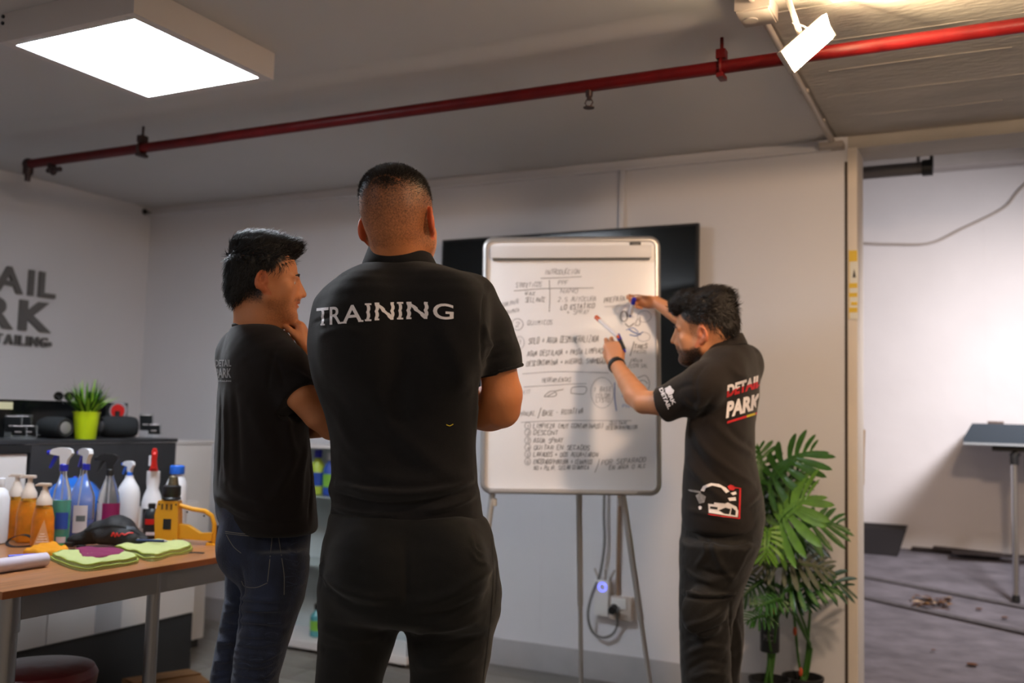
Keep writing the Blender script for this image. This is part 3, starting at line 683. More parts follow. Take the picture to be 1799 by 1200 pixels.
    T.part('tube', MB().cyl((a[0]-.5, 5, a[2]), (b[0], 5, a[2]), .032, .032, 20), mat('grey_tube', (.12, .11, .11), .4))
    T.part('end_cap', MB().cyl((b[0]-.035, 5, a[2]), (b[0]+.012, 5, a[2]), .040, .040, 20).box((b[0]+.0, 4.97, a[2]-.01), (b[0]+.014, 5.03, a[2]+.065), 0, .004), M['black'])
    T.part('bracket', MB().box((b[0]-.06, 4.985, a[2]), (b[0]-.045, 5.015, 2.95), 0, .002), M['steel'])
    g = lambda px, py: PL(px, py, 1, YA-.02)
    single('hanging_cable', MB().tube(catmull([g(1440, 420), g(1513, 427), g(1570, 429), g(1635, 427), g(1690, 402), g(1762, 366), g(1790, 335), g(1840, 285)], 8), .007, 8), mat('old_white_cable', (.40, .34, .30), .6), 'sagging pale cable stapled across the far bay wall', 'cable', g(1640, 428))
    # yellow notice on the jamb
    zt, zb = PL(1500, 440, 1, YW)[2], PL(1500, 562, 1, YW)[2]; xs = XJ+.006
    T = Thing('notice', 'narrow white and yellow notice sign on the door jamb', 'sign', ((XJ+XJ2)/2, YW-.014, (zt+zb)/2)); xe_ = XJ2+.004
    T.part('plate', MB().box((xs, YW-.019, zb), (xe_, YW-.0125, zt), 0, .0025), mat('sign_white', (.72, .70, .62), .4))
    ym = mat('sign_yellow', (.72, .48, .04), .4); H = zt-zb
    for f0, f1, w0 in ((.0, .17, 0), (.47, .55, .0), (.61, .68, .0), (.74, .80, .3), (.82, .90, .0)):
        T.part('yellow_band', MB().box((xs+.003+w0*.02, YW-.0205, zt-H*f1), (xe_-.003, YW-.0188, zt-H*f0-.003)), ym)
    T.part('border', MB().box((xs, YW-.0200, zb), (xs+.003, YW-.0188, zt)), ym)
    T.part('warning_figure', MB().prism([(xs+.016, YW-.0190, zt-H*.40), (xs+.030, YW-.0190, zt-H*.40), (xs+.023, YW-.0190, zt-H*.27)], (0, -.0012, 0)), M['black'])
    # sign letters on the left wall
    T = Thing('wall_sign', 'raised grey metal lettering DETAIL PARK DETAILING on the left wall', 'sign', (XL, 3.4, 1.75))
    lm = mat('brushed_letter', (.17, .165, .16), .4, metal=.5)
    def letters(s, y1, z0, h, adv, sx, bold):
        y = y1
        for ch in reversed(s):
            if ch != ' ':
                v2, f2, w_, hh = text_polys(ch, 1, bold, 1, 0, 0); wd = w_/hh*h*sx if ch not in 'I' else h*.17*sx
                wd = min(wd, adv*.9); y0 = y-wd
                mb = MB(); top = [(XL+.022, y0+p[0]/w_*wd, z0+p[1]/hh*h) for p in v2]; bot = [(XL+.001, a[1], a[2]) for a in top]; n = len(top)
                ec = {}
                for fc in f2:
                    for i in range(len(fc)):
                        e = (fc[i], fc[(i+1) % len(fc)]); ec[e] = 1
                side = [(a, b, b+n, a+n) for (a, b) in ec if (b, a) not in ec]
                mb.add(top+bot, [tuple(fc) for fc in f2]+[tuple(i+n for i in reversed(fc)) for fc in f2]+side)
                T.part('letter', mb, lm, smooth=20); y = y0-adv*.12
            else: y -= adv*.5
    letters('DETAIL', 3.80, 1.865, .145, .30, 1.2, .02); letters('PARK', 3.785, 1.665, .17, .32, 1.3, .03); letters('DETAILING', 3.77, 1.580, .055, .12, .95, .02)
    T.part('trademark_dot', MB().cyl((XL+.001, 3.79, 1.60), (XL+.012, 3.79, 1.60), .014, .014, 12), lm)
# ================================================================== OBJECTS
def pt(px, py, ax, v): return PL(px, py, ax, v)
M['clear'] = mat('clear_bottle_plastic', (.88, .90, .92), .12, trans=.92, ior=1.25)
M['amber'] = mat('amber_liquid', (1.0, .40, .02), .12, trans=.0, ior=1.33, var=.45, vscale=30)
M['amber_shell'] = mat('amber_clear_plastic', (1.0, .50, .05), .08, trans=.75, ior=1.3)
M['cyan'] = mat('teal_liquid', (.01, .40, .28), .1, trans=.1, ior=1.33)
M['bluel'] = mat('blue_liquid', (.03, .12, .62), .1, trans=.4, ior=1.33)
M['white_pe'] = mat('white_bottle_plastic', (.64, .65, .69), .42)
M['cream_pe'] = mat('cream_pump_plastic', (.62, .52, .44), .4)
M['blue_pl'] = mat('blue_plastic', (.018, .025, .42), .35); M['blue_lt'] = mat('bright_blue_plastic', (.02, .13, .62), .35)
M['red_pl'] = mat('red_plastic', (.52, .015, .012), .35)
M['magenta'] = mat('magenta_label', (.20, .008, .075), .45)
M['label_w'] = mat('white_label', (.55, .50, .53), .5); M['label_b'] = mat('blue_label', (.015, .06, .33), .45); M['label_k'] = mat('black_label', (.012, .014, .016), .4); M['label_g'] = mat('green_label', (.18, .42, .05), .5)
M['grey_ink'] = mat('grey_ink', (.10, .11, .12), .6)
M['yellow_t'] = mat('yellow_tool_plastic', (.62, .285, .012), .42, bump=.05, bscale=90)
M['fabric_k'] = mat('black_nylon', (.010, .010, .012), .6, bump=.35, bscale=260)
M['micro_g'] = mat('lime_microfibre', (.60, .65, .27), .95, bump=.9, bscale=320); M['micro_edge'] = mat('lime_hem', (.26, .30, .03), .9)
M['micro_o'] = mat('orange_microfibre', (.85, .33, .008), .95, bump=.9, bscale=320); M['micro_m'] = mat('magenta_microfibre', (.26, .03, .10), .95, bump=.9, bscale=320)

def table():
    x1, x0 = -2.385, -3.33; y0, y1 = 1.775, 2.975; zt = .75
    T = Thing('work_table', 'orange-brown laminate table with grey steel frame covered in cleaning supplies', 'table', ((x0+x1)/2, (y0+y1)/2, 0))
    X0, Y0 = -3.12, 1.75
    T.part('tabletop', MB().box((x0, Y0+.0, zt-.021), (x1, y1, zt), 0, .002), M['wood'])
    mb = MB(); mb.box((x1, Y0, zt-.021), (x1+.003, y1, zt-.001), 0, .001).box((x0, y1, zt-.021), (x1+.003, y1+.003, zt-.001), 0, .001); T.part('edge_band', mb, M['wood_edge'])
    r_ = .032; legs = [(x1-.045, 1.80), (x1-.05, 2.325), (x0+.05, 1.80), (-3.045, 2.90), (x1-.05, y1-.12)]
    for a, b in ((x1-.045, x1-.045), ): T.part('apron', MB().box((x1-.055, Y0+.02, zt-.092), (x1-.030, y1-.05, zt-.022), 0, .002), M['steel'])
    T.part('apron', MB().box((x0+.03, Y0+.02, zt-.085), (x0+.055, y1-.05, zt-.022), 0, .002), M['steel'])
    T.part('apron', MB().box((x0+.055, y1-.075, zt-.085), (x1-.055, y1-.05, zt-.022), 0, .002), M['steel'])
    T.part('apron', MB().box((x0+.055, 1.79, zt-.085), (x1-.055, 1.815, zt-.022), 0, .002), M['steel'])
    for i, (a, b) in enumerate(legs):
        rr = r_ if i not in (1, 3) else (.021 if i == 1 else .017)
        lg = T.part('leg', MB().cyl((a, b, .02), (a, b, zt-.022), rr, rr, 20), M['steel'])
        T.part('foot', MB().lathe((a, b, 0), [(rr*.95, 0), (rr*1.05, .004), (rr*1.05, .016), (rr*.9, .02)], 20), M['black'], lg)
        if i != 1: T.part('collar', MB().cyl((a, b, zt-.12), (a, b, zt-.022), rr*1.15, rr*1.15, 20), M['steel'], lg)

def trigger(T, c, z, head, trig, rot, s=1., parent=None, collar=None):
    """spray head: c = bottle axis, z = neck top; nozzle points along rot"""
    d = np.array([math.cos(rot), math.sin(rot), 0]); n = np.array([-d[1], d[0], 0]); c = np.array([c[0], c[1], z])
    T.part('neck_collar', MB().lathe(c, [(.0145*s, -.004), (.0150*s, .0), (.0150*s, .018*s), (.011*s, .022*s)], 18), collar or trig)
    mb = MB(); pr = [(-.022, .048), (-.030, .060), (-.026, .074), (-.010, .080), (.020, .080), (.042, .074), (.050, .066), (.050, .056), (.028, .052), (.014, .050), (.012, .020), (-.012, .020), (-.014, .036)]
    out = [c+(d*a+UP*b)*s-n*.0095*s for a, b in pr]; mb.prism(out, n*.019*s); T.part('spray_head', mb, head)
    mb = MB(); mb.cyl(c+(d*.048+UP*.062)*s, c+(d*.062+UP*.060)*s, .0085*s, .0080*s, 12); T.part('nozzle', mb, trig)
    mb = MB(); pr = [(.026, .052), (.036, .050), (.044, .030), (.052, .008), (.048, .004), (.040, .016), (.030, .034), (.024, .046)]
    out = [c+(d*a+UP*b)*s-n*.006*s for a, b in pr]; mb.prism(out, n*.012*s); T.part('trigger', mb, trig)
def on_table(px, py): return pt(px, py, 2, .7505)
def place_top(px, pybase, pyt, d=None):
    """foot position on the table under pixel column px, and the height that reaches pyt"""
    b = on_table(px, pybase); dep = (b-CO)@CF; t = CO+ray(px, pyt)*dep; return b, t[2]-b[2], dep
BOT = np.array([0, 0, 0.])
def bottle(name, label, px, pyb, pyt, prof, m, group=None, sx=1., sy=1., rot=0, cat='bottle', liquid=None, n=24):
    """prof: (radius in pixels at that depth, fraction of height)"""
    b, h, dep = place_top(px, pyb, pyt); k = dep/FPX
    T = Thing(name, label, cat, b, group); T.k = k; T.h = h; T.b = b
    pr = [(r_*k, z*h) for r_, z in prof]; T.part('bottle_body', MB().lathe(b, [(pr[0][0]*.8, 0)]+pr[0:], n, sx, sy, 0, rot), m)
    if liquid:
        lm, zl = liquid; q = [(max(r_-.0022, .001), max(z, .003)) for r_, z in pr if z < zl*h]; q.append((max(np.interp(zl*h, [z for _, z in pr], [r_ for r_, _ in pr])-.0022, .001), zl*h))
        T.part('liquid', MB().lathe(b, [(q[0][0]*.8, .002)]+q, n, sx, sy, 0, rot), lm)
    return T
def wrap_label(T, r_px, f0, f1, m, a0=-1.25, a1=1.25, name='label', sx=1, sy=1, rot=0, off=.0008, lift=0, text=None):
    """a label band on the side towards the room"""
    b = T.b; v = CO-b; A = math.atan2(v[1], v[0]); r_ = r_px*T.k+off; mb = MB(); n = 14; vs = []
    for z in (f0*T.h, f1*T.h):
        for i in range(n+1):
            a = A+a0+(a1-a0)*i/n-rot; x, y = r_*sx*math.cos(a), r_*sy*math.sin(a); vs.append(b+np.array([x*math.cos(rot)-y*math.sin(rot), x*math.sin(rot)+y*math.cos(rot), z]))
    mb.add(vs, [(i, i+1, n+2+i, n+1+i) for i in range(n)]); return T.part(name, mb, m)
def supplies():
    tocam = math.atan2(-(-1.25), 2.7)
    R0 = math.atan2(CR[1], CR[0])
    # three amber foam-pump bottles
    grp = 'amber foam pump bottles'
    for i, (px, pb, pt_, lab) in enumerate(((24, 948, 834, 'amber liquid soap pump bottle, leftmost and farthest back of the three'), (46, 953, 836, 'amber liquid soap pump bottle standing in the middle of the three'), (73, 961, 850, 'amber liquid soap pump bottle nearest the teal spray bottle'))):
        b, h, dep = place_top(px, pb, pt_); k = dep/FPX; T = Thing('pump_bottle', lab, 'bottle', b, grp); T.b, T.h, T.k = b, h, k
        hb = h*.74; w_ = 20*k if i else 19*k
        T.part('bottle_body', MB().lathe(b, [(w_*.85, 0), (w_, .006), (w_*1.0, hb*.35), (w_*.94, hb*.62), (w_*.72, hb*.85), (w_*.5, hb*.95), (w_*.42, hb)], 24, 1, .72, 0, R0), M['amber_shell'])
        T.part('liquid', MB().lathe(b, [(w_*.82, .003), (w_*.96, .008), (w_*.96, hb*.35), (w_*.90, hb*.62), (w_*.70, hb*.82)], 24, 1, .72, 0, R0), M['amber'])
        T.part('pump_collar', MB().lathe(b, [(w_*.66, hb*.90), (w_*.64, hb*1.0), (w_*.42, hb*1.10), (w_*.36, hb*1.14), (w_*.30, hb*1.20)], 20), M['cream_pe'])
        d = unit((CR[0], CR[1], 0)) if i != 0 else unit((CR[0], CR[1], 0)); top = b+UP*h
        pump = MB().cyl(b+UP*hb*1.18, top-UP*.006, w_*.22, w_*.20, 12); pump.box((-1, -1, -1), (-.99, -.99, -.99)) if False else None
        pump.obox(top-UP*.004+d*(-w_*.05), d*w_*.52, np.cross(UP, d)*w_*.26, UP*.0055, 0, .003).cyl(top-UP*.004-d*w_*.4, top-UP*.008-d*w_*.85, .0045, .0035, 8); T.part('pump', pump, M['cream_pe'])
        if i == 2:
            v = unit(CO-b); v[2] = 0; v = unit(v); sd = np.cross(UP, v); p0 = b+v*(w_*.78)
            T.part('label', MB().prism([p0-sd*.026+UP*.012+v*-.002, p0+sd*.026+UP*.012+v*-.002, p0+sd*.003+UP*hb*.60], v*.0012), mat('cream_label', (.62, .36, .20), .5))
            for q in range(4): T.part('text_line', MB().obox(p0+UP*(.022+q*.009)+v*.0016, sd*(.019-q*.004), v*.0004, UP*.0012), M['print_w'])
    # white bottle cut by the frame edge
    T = bottle('white_bottle', 'white plastic bottle at the far left edge of the table', -6, 955, 850, [(16, .02), (17, .1), (17, .75), (12, .88), (7, .93), (7, 1)], M['white_pe']); T.part('cap', MB().lathe(T.b+UP*T.h, [(8*T.k, -.004), (8*T.k, .018), (6*T.k, .02)], 16), M['white_pe'])
    # big blue ball behind the spray bottles
    b = on_table(126, 941); dep = (b-CO)@CF; k = dep/FPX; r_ = 51*k; c = b+UP*r_
    T = Thing('blue_ball', 'large shiny blue ball behind the spray bottles', 'ball', b); T.part('shell', MB().sph(c, r_, 32), mat('glossy_blue', (.012, .115, .50), .22, coat=.4)); T.part('valve', MB().cyl(c+UP*(r_-.001), c+UP*(r_+.003), .008, .006, 12), M['blue_pl'])
    sp = [(15, .02), (16, .05), (16, .62), (14, .74), (8, .88), (6, .93), (6, 1)]
    # teal spray bottle
    T = bottle('spray_bottle', 'clear spray bottle with teal liquid, green edge and blue-white trigger', 104, 958, 826, sp, M['clear'], 'trigger spray bottles', 1, .7, R0, liquid=(M['cyan'], .60))
    trigger(T, T.b, T.b[2]+T.h, M['white_pe'], M['blue_pl'], R0+math.pi, 1.0); wrap_label(T, 16, .22, .44, M['label_b'], -.7, .7, sx=1, sy=.7, rot=R0, off=.0012); wrap_label(T, 16, .04, .12, M['label_w'], -.5, .5, sx=1, sy=.7, rot=R0, off=.0012)
    T.part('dip_tube', MB().tube([T.b+UP*.01, T.b+UP*(T.h)], .0022, 8), M['clear'])
    # second clear one with blue liquid
    T = bottle('spray_bottle', 'clear square spray bottle with blue liquid and white printed label', 140, 950, 824, [(21, .02), (22, .05), (22, .60), (20, .66), (9, .86), (6, .93), (6, 1)], M['clear'], 'trigger spray bottles', 1, .7, R0, liquid=(M['bluel'], .30))
    trigger(T, T.b+unit((CR[0], CR[1], 0))*.008, T.b[2]+T.h, M['white_pe'], M['blue_pl'], R0+math.pi*.80, .95); wrap_label(T, 22, .12, .50, M['label_w'], -.75, .35, sx=1, sy=.7, rot=R0, off=.0012); wrap_label(T, 22, .28, .36, M['grey_ink'], -.5, .2, 'text_band', sx=1, sy=.7, rot=R0, off=.0018)
    T.part('dip_tube', MB().tube([T.b+UP*.01-CR*.02, T.b+UP*(T.h)], .0022, 8), M['white_pe'])
    # clear bottle, black trigger, magenta label
    T = bottle('spray_bottle', 'clear spray bottle with black trigger and magenta label', 187, 944, 834, [(19, .02), (20, .05), (20, .55), (17, .70), (11, .86), (7, .95), (7, 1)], M['clear'], 'trigger spray bottles', 1, .75, R0)
    trigger(T, T.b, T.b[2]+T.h, M['black'], M['black'], R0+math.pi, .98); wrap_label(T, 20, .10, .55, M['label_w'], -1.2, .2, sx=1, sy=.75, rot=R0, off=.0008); wrap_label(T, 20, .16, .55, M['magenta'], -.6, 1.2, 'label_panel', sx=1, sy=.75, rot=R0, off=.0014)
    T.part('dip_tube', MB().tube([T.b+UP*.01, T.b+UP*T.h], .0024, 8), M['white_pe'])
    # white bottle, blue trigger
    T = bottle('spray_bottle', 'plain white spray bottle with bright blue and white trigger', 222, 938, 836, [(18, .02), (19.5, .06), (19.5, .70), (17, .80), (9, .93), (7, .97), (7, 1)], M['white_pe'], 'trigger spray bottles', 1, .8, R0)
    trigger(T, T.b, T.b[2]+T.h, M['white_pe'], M['blue_lt'], R0+math.pi*.85, .72)
    # white bottle, red trigger
    T = bottle('spray_bottle', 'white bottle with pinched neck and tall red trigger', 264, 936, 828, [(17, .02), (18, .06), (18, .48), (15, .60), (10, .72), (11.5, .82), (11.5, 1)], M['white_pe'], 'trigger spray bottles', 1, .8, R0)
    c = T.b+UP*T.h; d = unit(CO-c); d[2] = 0; d = unit(d); n = np.array([-d[1], d[0], 0]); k = T.k
    T.part('neck_collar', MB().lathe(c, [(7.5*k, -.002), (7.5*k, 4*k), (6*k, 6*k)], 16), M['red_pl']); T.part('spray_head', MB().prism([c+n*a*k-d*.012+UP*b_*k for a, b_ in ((-6, 5), (6, 5), (4, 20), (5, 34), (3, 40), (-3, 40), (-5, 34), (-4, 20))], d*.05), M['red_pl'])
    T.part('trigger', MB().prism([c-n*2*k+d*(a)+UP*b_*k for a, b_ in ((.038, 34), (.048, 30), (.040, 10), (.030, 6), (.030, 24))], n*4*k), M['red_pl']); T.part('stem', MB().obox(c+n*7*k*-1+UP*18*k, n*2*k, d*.006, UP*9*k, 0, .002), M['white_pe'])
    wrap_label(T, 18, .08, .40, M['label_k'], -1.0, 1.0, sx=1, sy=.8, rot=R0); wrap_label(T, 18, .20, .28, M['red_pl'], -.55, .25, 'red_lettering', sx=1, sy=.8, rot=R0, off=.0014)
    # white bottle, blue screw cap
    T = bottle('screw_cap_bottle', 'white round-shouldered bottle with blue screw cap behind the yellow tool', 306, 932, 832, [(18, .02), (19.5, .06), (19.5, .62), (18, .80), (13, .93), (9, .97), (9, 1)], M['white_pe'], sx=1, sy=.8, rot=R0)
    T.part('cap', MB().lathe(T.b+UP*T.h, [(12.5*T.k, -.002), (12.8*T.k, .001), (12.8*T.k, 12*T.k), (11*T.k, 14*T.k)], 20), M['blue_lt'])
    # small black bottle, red label
    T = bottle('black_bottle', 'small black bottle with red lettering left of the yellow tool', 264, 946, 890, [(12, .02), (13.5, .08), (13.5, .72), (10, .88), (6, .94), (6, 1)], M['label_k'], sx=1, sy=.8, rot=R0); wrap_label(T, 13.5, .45, .62, M['red_pl'], -.9, .3, 'red_lettering', sx=1, sy=.8, rot=R0); wrap_label(T, 13.5, .12, .22, M['label_w'], -.7, .7, 'small_print', sx=1, sy=.8, rot=R0)
    T.part('cap', MB().lathe(T.b+UP*T.h, [(6.5*T.k, -.002), (6.5*T.k, .010), (5*T.k, .012)], 14), M['black'])
    # yellow cordless caulking-style tool with open loop handle
    b = on_table(298, 955); dep = (b-CO)@CF; k = dep/FPX; rr = unit((CR[0], CR[1], 0)); aw = unit((CF[0], CF[1], 0))
    T = Thing('cordless_tool', 'yellow battery power tool with black nose and open loop handle', 'power tool', b)
    g = lambda x, y: b+rr*(x-298)*k+UP*(955-y)*k
    mb = MB()
    def plate(pts, th, mbb, off=0): mbb.prism([g(*p)-aw*(th/2)+aw*off for p in pts], aw*th)
    plate([(278, 880), (312, 880), (314, 905), (316, 950), (312, 958), (276, 953), (273, 905)], .052, mb); mb.box((0, 0, 0), (.0001, .0001, .0001)) if False else None
    T.part('motor_housing', mb, M['yellow_t'])
    mb = MB(); hp = [g(312, 888), g(335, 894), g(357, 897), g(370, 905), g(375, 920), g(375, 955)]; mb.tube(hp, [.0085]*6, 10); T.part('handle', mb, M['yellow_t'])
    mb = MB(); plate([(312, 920), (330, 922), (352, 935), (374, 934), (374, 948), (312, 945)], .030, mb); T.part('lower_grip', mb, M['yellow_t'])
    mb = MB(); plate([(365, 950), (384, 955), (384, 962), (363, 962)], .045, mb); T.part('foot', mb, M['yellow_t'])
    mb = MB(); mb.lathe(g(297, 878), [(16*k, 0), (16.5*k, 2*k), (14*k, 5*k), (15.5*k, 8*k), (15.5*k, 23*k), (12*k, 25*k)], 24); T.part('black_collar', mb, M['black'])
    mb = MB(); mb.lathe(g(299, 853), [(9*k, 0), (8.6*k, 4*k), (7.6*k, 14*k), (5*k, 16*k)], 16); T.part('chuck', mb, mat('aged_metal', (.20, .17, .11), .4, metal=.7, var=.5, vscale=120))
    for x in (286, 294, 302): T.part('vent_slot', MB().obox(g(x, 890)-aw*.0265, rr*1.6*k, aw*.001, UP*5*k), mat('vent_shadow', (.10, .05, .01), .8))
    T.part('window', MB().obox(g(296, 920)-aw*.0265, rr*7*k, aw*.001, UP*9*k), M['label_k'])
    for x, y in ((281, 886), (310, 886), (281, 947), (309, 947), (330, 898), (360, 904)): T.part('screw', MB().cyl(g(x, y)-aw*.028, g(x, y)-aw*.0245, .0035, .0035, 8), M['black'])
    # black device and blue thing beyond the tool
    b = on_table(382, 950); single('charger_plug', MB().box(b+(-.02, -.015, 0), b+(.02, .02, .045), 0, .006).cyl(b+(0, 0, .04), b+(0, 0, .058), .008, .006, 10), M['black'], 'small black plug standing on the table end beside the yellow tool', 'plug', b)
    soft_goods()
def cloth_patch(name, label, cat, outline, z0, m, hem=None, group=None, wav=.004, th=.010, layers=2, seed=1, lift=None):
    """folded cloth lying on the table: outline in pixels, thickened with soft wrinkles"""
    pts = [on_table(*p) for p in catmull([(*p,) for p in outline+[outline[0]]], 5)[:-1]]; c = np.mean(pts, 0); c[2] = .7505
    T = Thing(name, label, cat, c, group); rs = np.random.RandomState(seed)
    for L_ in range(layers):
        sc = 1-.05*L_; zb = z0+L_*th; n = len(pts); ringsf = (1, .985, .93, .8, .6, .35, .12); vs = []
        for q, f in enumerate(ringsf):
            for i, p in enumerate(pts):
                v = (p-c)*f*sc; x = c+v; prof = (.0, .7, 1, 1, 1, 1, 1)[q]; w_ = wav*math.sin(v[0]*70+v[1]*40+seed+L_)+wav*.7*math.sin(v[1]*95-v[0]*30+2*seed)
                up = lift(v) if lift else 0; vs.append((x[0], x[1], .7508+zb+th*prof+(w_*min(1, prof)*(1-f*.5) + up)*(1 if prof > 0 else 0)+(wav if L_ else wav*.6)*prof))
        base = [(x, y, .7508+zb) for x, y, _ in vs[:n]]; m_ = len(ringsf)
        fs = [(q*n+i, q*n+(i+1) % n, (q+1)*n+(i+1) % n, (q+1)*n+i) for q in range(m_-1) for i in range(n)]+[tuple((m_-1)*n+i for i in range(n)), tuple(range(n-1, -1, -1))]
        mb = MB().add(vs, fs); T.part('cloth_fold', mb, m, smooth=80)
        if hem: T.part('hem', MB().tube([np.array(v)+(0, 0, .0) for v in vs[n:2*n]]+[vs[n]], .0022, 6, caps=False), hem)
    return T
def soft_goods():
    cloth_patch('microfibre_cloth', 'folded lime microfibre cloth in front, with a magenta cloth on it', 'cloth', [(87, 984), (110, 977), (160, 976), (205, 980), (238, 983), (240, 990), (200, 998), (150, 1004), (120, 998)], 0, M['micro_g'], M['micro_edge'], 'lime microfibre cloths', seed=1)
    cloth_patch('microfibre_cloth', 'folded lime microfibre cloth by the yellow tool, with a dark pen on it', 'cloth', [(197, 970), (228, 966), (268, 960), (310, 960), (337, 964), (330, 973), (300, 978), (270, 987), (240, 981)], 0, M['micro_g'], M['micro_edge'], 'lime microfibre cloths', seed=4, wav=.005)
    cloth_patch('magenta_cloth', 'small crumpled magenta cloth lying on the front lime cloth', 'cloth', [(132, 976), (175, 975), (214, 978), (212, 986), (180, 991), (150, 993), (140, 984)], .022, M['micro_m'], None, wav=.003, th=.004, layers=1, seed=7)
    cloth_patch('orange_cloth', 'crumpled orange cloth lying beside the black bag', 'cloth', [(40, 974), (60, 966), (82, 960), (100, 964), (122, 974), (100, 979), (70, 978)], 0, M['micro_o'], None, wav=.006, th=.016, layers=1, seed=9)
    z = .7508
    # pen on cloth
    a, b = on_table(226, 966)+UP*.034, on_table(288, 968)+UP*.034
    T = Thing('pen', 'dark blue pen lying on the lime cloth by the yellow tool', 'pen', (a+b)/2); T.part('barrel', MB().cyl(a, b, .0050, .0048, 10), mat('navy_plastic', (.01, .02, .08), .4)); T.part('tip', MB().cyl(b, b+unit(b-a)*.012, .0045, .001, 10), M['steel']); T.part('clip', MB().obox(a+unit(b-a)*.02+UP*.0065, unit(b-a)*.016, unit(np.cross(UP, b-a))*.0015, UP*.0008), M['steel'])
    # blue pens at left
    for i, (p, q, lab) in enumerate((((14, 983), (66, 980), 'blue pen beside the white roll, nearer to the orange cloth'), ((-8, 990), (22, 988), 'dark blue pen cut by the left frame edge above the white roll'))):
        a, b = on_table(*p)+UP*.008, on_table(*q)+UP*.008; T = Thing('pen', lab, 'pen', (a+b)/2, 'blue pens at the left'); T.part('barrel', MB().cyl(a, b, .0075, .0070, 12), M['blue_pl']); T.part('cap', MB().cyl(b, b+unit(b-a)*.02, .0078, .006, 12), M['label_k'])
    # white roll of film or paper
    a, b = on_table(-20, 1010)+UP*.022, on_table(79, 995)+UP*.022; T = Thing('paper_roll', 'pale lilac-white plastic roll lying at the near left of the table', 'roll', (a+b)/2)
    T.part('roll', MB().cyl(a, b, .022, .021, 28), mat('lilac_film', (.62, .55, .62), .35, bump=.15, bscale=20)); e = unit(b-a); T.part('core', MB().cyl(b-e*.001, b+e*.001, .008, .008, 16), M['grey_ink'])
    # black pouch bag with strap
    b = on_table(185, 963); dep = (b-CO)@CF; k = dep/FPX; rr = unit((CR[0], CR[1], 0)); aw = unit((CF[0], CF[1], 0)); T = Thing('pouch_bag', 'black nylon waist bag with buckles and red script lettering', 'bag', b)
    g = lambda x, y, d=0: b+rr*(x-185)*k+UP*(963-y)*k+aw*d
    S = SDF(b-(.24, .24, .01), b+(.24, .24, .16), .004)
    S.chain([g(160, 938, .03), g(205, 932, .03), g(240, 946, .02)], [.030, .034, .022], .03, flat=(aw, 1.5)); S.chain([g(165, 928, .03), g(195, 922, .03), g(215, 926, .03)], [.018, .020, .015], .03, flat=(aw, 1.8)); S.chain([g(180, 945, -.01), g(225, 945, -.015), g(254, 947, -.005)], [.024, .026, .014], .025)
    S.chain([g(130, 952, .01), g(160, 945, .02)], [.018, .026], .02); S.chain([g(118, 952, .02), g(150, 942, .03)], [.012, .02], .02)
    v, q = S.mesh(); v = v[:]; v[:, 2] = np.maximum(v[:, 2], .7512); vn = normals(v, q); w_ = noise3(v, 45, 77); v = v+vn*(.0035*w_)[:, None]; v[:, 2] = np.maximum(v[:, 2], .7512); v = smooth_verts(v, q, 2)
    o = fastmesh('bag_body', v, q, M['fabric_k'], T.o, b); tree = bvh(v, q)
    ribbons('zip', [([(150, 934), (180, 925), (215, 926), (245, 940)], .006)], tree, .002, M['seam'], o, b)
    ribbons('red_lettering', [([(196, 942), (200, 936), (203, 943), (206, 937), (209, 942), (214, 938), (220, 940), (226, 937), (234, 937)], .0052)], tree, .003, mat('red_script', (.50, .02, .012), .5), o, b)
    ribbons('logo_patch', [([(222, 928), (236, 929)], .018)], tree, .003, mat('grey_patch', (.06, .07, .085), .5), o, b)
    for p in ((128, 958, -.03), (150, 962, -.035), (140, 968, -.045)):
        T.part('buckle', MB().obox(g(*p)+UP*.003, rr*.014, aw*.010, UP*.008, 0, .004), M['black'])
    T.part('strap', MB().add(*strap([g(112, 962, -.02), g(90, 966, -.03), g(70, 958, .0), g(40, 946, .02), g(18, 950, .02), g(14, 958, -.01), g(28, 966, -.03), g(50, 965, -.02), g(75, 958, .0)], .011, aw)), M['fabric_k'])
    T.part('strap', MB().add(*strap([g(255, 952, .0), g(300, 972, -.05), g(345, 975, -.05), g(352, 976, -.05)], .007, aw)), M['fabric_k']) if False else None
    T.part('green_tab', MB().obox(g(112, 958, -.03), rr*.012, aw*.006, UP*.004, 0, .002), mat('green_plastic', (.05, .32, .06), .4)); T.part('white_tag', MB().obox(g(168, 974, -.055)+UP*.004, rr*.009, aw*.005, UP*.003, 0, .001), M['print_w'])
    a = on_table(343, 974); single('velcro_strip', MB().add(*strap([a+rr*-.02+UP*.004, a+UP*.005, a+rr*.03+UP*.004], .008, aw)), M['fabric_k'], 'short black strap end on the table edge past the lime cloth', 'strap', a)
def strap(pts, hw, wdir):
    pts = catmull([np.maximum(p, (-99, -99, .7515)) for p in pts], 6); vs = []
    for p in pts: vs += [p-wdir*hw, p+wdir*hw, p+wdir*hw+UP*.0025, p-wdir*hw+UP*.0025]
    fs = [(4*i+j, 4*i+(j+1) % 4, 4*i+4+(j+1) % 4, 4*i+4+j) for i in range(len(pts)-1) for j in range(4)]+[(0, 3, 2, 1), tuple(4*(len(pts)-1)+j for j in range(4))]; return vs, fs

